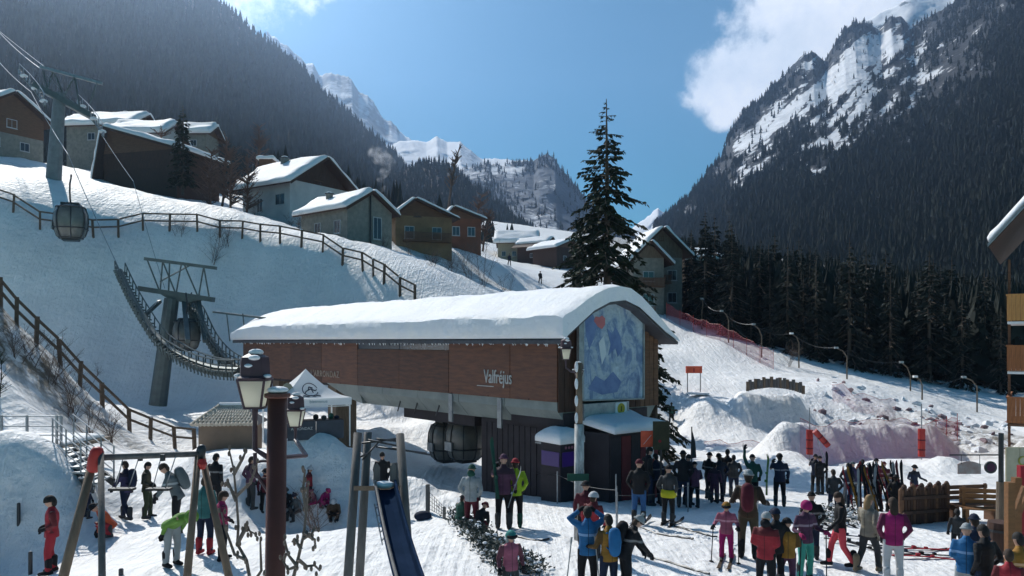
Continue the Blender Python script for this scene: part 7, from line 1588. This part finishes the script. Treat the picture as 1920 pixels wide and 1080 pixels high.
# crepe stand sign and furniture at the right edge
s0 = GP(P(1877, 0, 19.5).x, 19.5); k = 19.5/F
sp = thing('stand_post', 'dark sign post carrying the crepe stand board', 'sign', s0); zt = CZ-(812-HZ)*k-s0.z
MB().tube([(0, 0, -.2), (0, 0, zt)], .06, 8).build('post', m_dmet, sp); MB().tube([(0, .02, .2), (.02, .02, 1.5)], .11, 10).build('snowy_post_base', m_gwood, sp)
zb1, zb0 = CZ-(838-HZ)*k-s0.z, CZ-(912-HZ)*k-s0.z
MB().bx((.1, -.05, zb0), (.42, .0, zb1)).build('side_board', pm('cream_board', (.55, .50, .36), (.42, .38, .27), scale=3), sp); MB().bx((.43, -.06, zb0+.1), (1.6, .0, zb1)).build('board', pm('cream_board', (.55, .50, .36)), sp)
MB().bx((.08, -.07, zb0-.14), (1.6, .02, zb0+.09)).build('red_band', CM('red'), sp); MB().prism([(.05, -.4, zb0-.32), (1.6, -.4, zb0-.32), (1.6, .02, zb0-.13), (.05, .02, zb0-.13)], (0, .04, 0)).build('awning', m_dmet, sp)
text('Crêperie', .34, sp, .98, -.07, zb0+.62, pm('gold_letter', (.42, .40, .08), scale=5, bump=0), Matrix.Rotation(R(90), 4, 'X'), ext=.008); MB().bx((.48, -.068, zb0+.14), (1.5, -.062, zb0+.42)).build('lower_panel', CM('maroon'), sp)
MB().beam((0, 0, CZ-(853-HZ)*k-s0.z), (-1.25, 0, CZ-(853-HZ)*k-s0.z), .03, .03).build('hanging_arm', m_dmet, sp)
hs = MB(); zc = CZ-(878-HZ)*k-s0.z; hb_ = hs.prism([(-1.1+.56*(i/8)-.0, 0, zc+.10+.07*math.sin(math.pi*i/8)) for i in range(9)]+[(-.54, 0, zc-.14), (-1.1, 0, zc-.14)], (0, .03, 0)).build('hanging_board', pm('faded_board', (.38, .36, .34), (.30, .2, .18), scale=5), sp); hb_.location = (.05, 0, 0)
for x in (-1.0, -.55): MB().tube([(x+.03, 0, zc+.1), (x+.03, 0, CZ-(854-HZ)*k-s0.z)], .008, 4).build('hook', m_dmet, sp)
MB().lathe([(.15, 0), (.15, .04)], c=(-.27, 0, CZ-(876-HZ)*k-s0.z), n=20, M=Matrix.Rotation(R(90), 3, 'X')).build('round_sign', m_dmet, sp); MB().lathe([(.10, 0), (.10, .01)], c=(-.27, -.042, CZ-(876-HZ)*k-s0.z), n=20, M=Matrix.Rotation(R(90), 3, 'X')).build('round_sign_face', CM('plum'), sp)
def bench(px, py, label, m, rz):
    p = foot(px, py); t = thing('bench', label, 'bench', p, R(rz), 'benches by the stand')
    for x in (-.6, .6): MB().bx((x-.04, -.2, -.1), (x+.04, .2, .43)).build('leg', m, t)
    for k in range(3): MB().bx((-.7, -.2+k*.14, .432), (.7, -.08+k*.14, .47)).build('slat', m, t)
    for k in range(3): MB().bx((-.7, .22, .55+k*.15), (.7, .26, .66+k*.15)).build('back_slat', m, t)
    for x in (-.6, .6): MB().bx((x-.04, .18, .43), (x+.04, .218, 1.0)).build('back_post', m, t)
m_obench = pm('orange_bench_wood', (.24, .11, .04), (.16, .075, .03), scale=3, stretch=(1, 6, 6))
bench(1822, 975, 'reddish brown bench right of the palisade', m_wood2, 10); bench(1856, 985, 'orange brown bench under the crepe stand', m_obench, -15)
br = GP(P(1878, 0, 17.6).x, 17.6); o = thing('barrel', 'dark brown barrel planter under the stand', 'barrel', br); MB().lathe([(.24, -.1), (.29, .3), (.3, .5), (.27, .85)], n=14).build('staves', m_dwood, o)
for z in (.15, .65): MB().lathe([(.302, z), (.302, z+.05)], n=14).build('hoop', m_dmet, o)
for i, (px, Y, c, lab) in enumerate(((1893, 16.0, m_obench, 'tall yellow brown timber support at the stand, left one'), (1906, 16.4, m_obench, 'tall yellow brown timber support at the stand, right one'), (1916, 17.5, CM('red'), 'red banner pole at the right frame edge'))):
    p = GP(P(px, 0, Y).x, Y); t = thing('support_post', lab, 'post', p, 0, 'supports of the stand'); MB().bx((-.07, -.07, -.2), (.07, .07, 2.0 if i < 2 else 2.1)).build('post', c, t); MB().beam((0, 0, 1.1), (.35, .1, 1.9), .07).build('brace', c, t)
# deck and stairs on the left
dk = P(-60, 840, 23.5); dz_ = CZ-(840-HZ)/F*23.5
dk0 = Vector((P(20, 0, 23.5).x, 23.5, G(P(20, 0, 23.5).x, 23.5)))
de = thing('deck', 'snow covered timber deck with galvanised railing on the left bank', 'deck', dk0)
xl, xr = P(-120, 0, 23.5).x, P(112, 0, 23.5).x
for i in range(3): MB().bx((xl, 23.5, dz_-.16-i*.165), (xr, 23.62+.0*i, dz_-.005-i*.165)).build('fascia_board', m_pole2, de, org=dk0)
MB().bx((xl, 23.64, dz_-.12), (xr, 26.5, dz_-.01)).build('floor', m_gwood, de, org=dk0)
mb = MB(); snow_slab(mb, (xl, 23.65, dz_), (xr-.1, 23.65, dz_), (xr-.1, 26.3, dz_), (xl, 26.3, dz_), .16, n=(26, 14), seed=5); mb.build('deck_snow', m_roofsnow, de, org=dk0, smooth=True)
for px in (-100, 0, 48, 104, 112): x = P(px, 0, 23.6).x; MB().bx((x-.03, 23.64, dz_), (x+.03, 23.7, dz_+.95)).build('rail_post', m_galv, de, org=dk0)
for h in (.92, .62, .36): MB().tube([(xl, 23.67, dz_+h), (xr, 23.67, dz_+h)], .022, 6).build('rail', m_galv, de, org=dk0)
xe, ze = P(186, 895, 22.2), 0
for i in range(7):
    t = (i+.5)/7; q = Vector((xr, 23.5, dz_)).lerp(P(190, 905, 22.2), t); MB().box(q, (.32, 1.1, .05), Matrix.Rotation(R(8), 3, 'Z')).build('stair_tread', m_galv, de, org=dk0)
for s in (0, 1.1):
    a = Vector((xr, 23.1+s, dz_-.12)); b = P(190, 905, 22.2)+Vector((0, s-.4, -.12)); MB().beam(a, b, .06, .22).build('stringer', m_pole2, de, org=dk0)
    for h in (.95, .72, .48, .25): MB().tube([a+Vector((0, 0, h+.1)), b+Vector((0, 0, h+.1))], .02, 6).build('stair_rail', m_galv, de, org=dk0)
    for t in (.02, .35, .7, 1.0): p = a.lerp(b, t); MB().tube([p, p+Vector((0, 0, 1.06))], .025, 6).build('rail_post', m_galv, de, org=dk0)
for x in (xl+.5, xr-.6): MB().bx((x-.08, 24.6, -1), (x+.08, 24.8, dz_-.14)).build('deck_post', m_pole2, de, org=dk0)
# dock things under the station
def boxob(name, label, px, py, w, h, d, m, cat, rz=20, group=None):
    p = foot(px, py); t = thing(name, label, cat, p, R(rz), group); MB().bx((-w/2, -d/2, 0), (w/2, d/2, h)).build('panel', m, t)
    for s in (-1, 1): MB().bx((s*w/2-.02, -d/2-.03, -.1), (s*w/2+.02, -d/2-.004, h+.06)).build('frame_post', m_dmet, t)
    MB().bx((-w/2+.02, -d/2-.03, h+.0), (w/2-.02, -d/2-.004, h+.05)).build('top_rail', m_dmet, t)
boxob('barrier_panel', 'pale green queue panel beside the dark cabin', 1012, 918, .62, .78, .06, m_hull, 'panel', 12, 'queue panels'); boxob('barrier_panel', 'wider grey queue panel behind the slim lamp post', 1050, 922, .75, .85, .06, m_galv, 'panel', 12, 'queue panels')
for i, (px, t_, f_) in enumerate(((908, 860, 920), (983, 868, 925), (1155, 890, 955), (1045, 865, 935))): stake(px, t_, f_, .022, f'thin pale dock stake {("left of the dark cabin", "right of the skier in lime", "before the annex", "by the slim lamp post")[i]}', m_galv, 'stake', 'thin pale stakes')
for i in range(5):
    p = foot(1098+i*22, 922-i*2); t = thing('turnstile', ('leftmost', 'second', 'middle', 'fourth', 'rightmost')[i]+' dark ski pass gate before the annex', 'turnstile', p, R(40), 'ski pass gates'); MB().bx((-.14, -.3, -.1), (.14, .3, .95)).build('cabinet', m_dmet, t); MB().tube([(.14, 0, .8), (.5, 0, .8)], .02, 6).build('arm', m_galv, t)
# shadow lines across the snow of the square, modelled as thin dark tubes
for i, (pts, lab) in enumerate((([(1205, 1040), (1260, 1058), (1330, 1079)], 'modelled dark shadow line on the snow at bottom centre'), ([(1200, 990), (1240, 1003), (1300, 1012)], 'modelled dark shadow line on the snow behind the skier in blue trousers'), ([(1265, 988), (1320, 1003), (1345, 1008)], 'modelled dark shadow line on the snow behind the yellow hem'), ([(970, 1008), (1005, 1015), (1030, 1012)], 'short modelled shadow line on the snow under the skier in lime'))):
    ps = [foot(*p) for p in pts]; o = MB().tube([Vector((p.x, p.y, G(p.x, p.y)+.02)) for p in spline(ps, 20)], .028, 5).build('rope', m_dmet); tag(o, lab, 'rope', 'modelled shadow lines on the square')  # 'rope' here: dark tubes standing in for shadow lines, no real ropes
# ---------------------------------------------------------------- haze
def haze_box(x0, x1, y0, y1, z0, z1, dens, g):
    o = MB().bx((x0, y0, z0), (x1, y1, z1)).build('haze', [])
    m = bpy.data.materials.new('valley_haze'); m.use_nodes = True; nt = m.node_tree; nt.nodes.remove(nt.nodes['Principled BSDF'])
    v = nt.nodes.new('ShaderNodeVolumePrincipled'); v.inputs['Color'].default_value = (.50, .70, 1, 1); v.inputs['Density'].default_value = dens; v.inputs['Anisotropy'].default_value = g
    nt.links.new(v.outputs[0], nt.nodes['Material Output'].inputs['Volume']); o.data.materials.append(m)
    tag(o, 'thin blue sunlit haze filling the valley', kind='stuff')
HAZE = True
if HAZE: haze_box(-2600, 2600, -300, 4600, -60, 1500, .00015, .83)
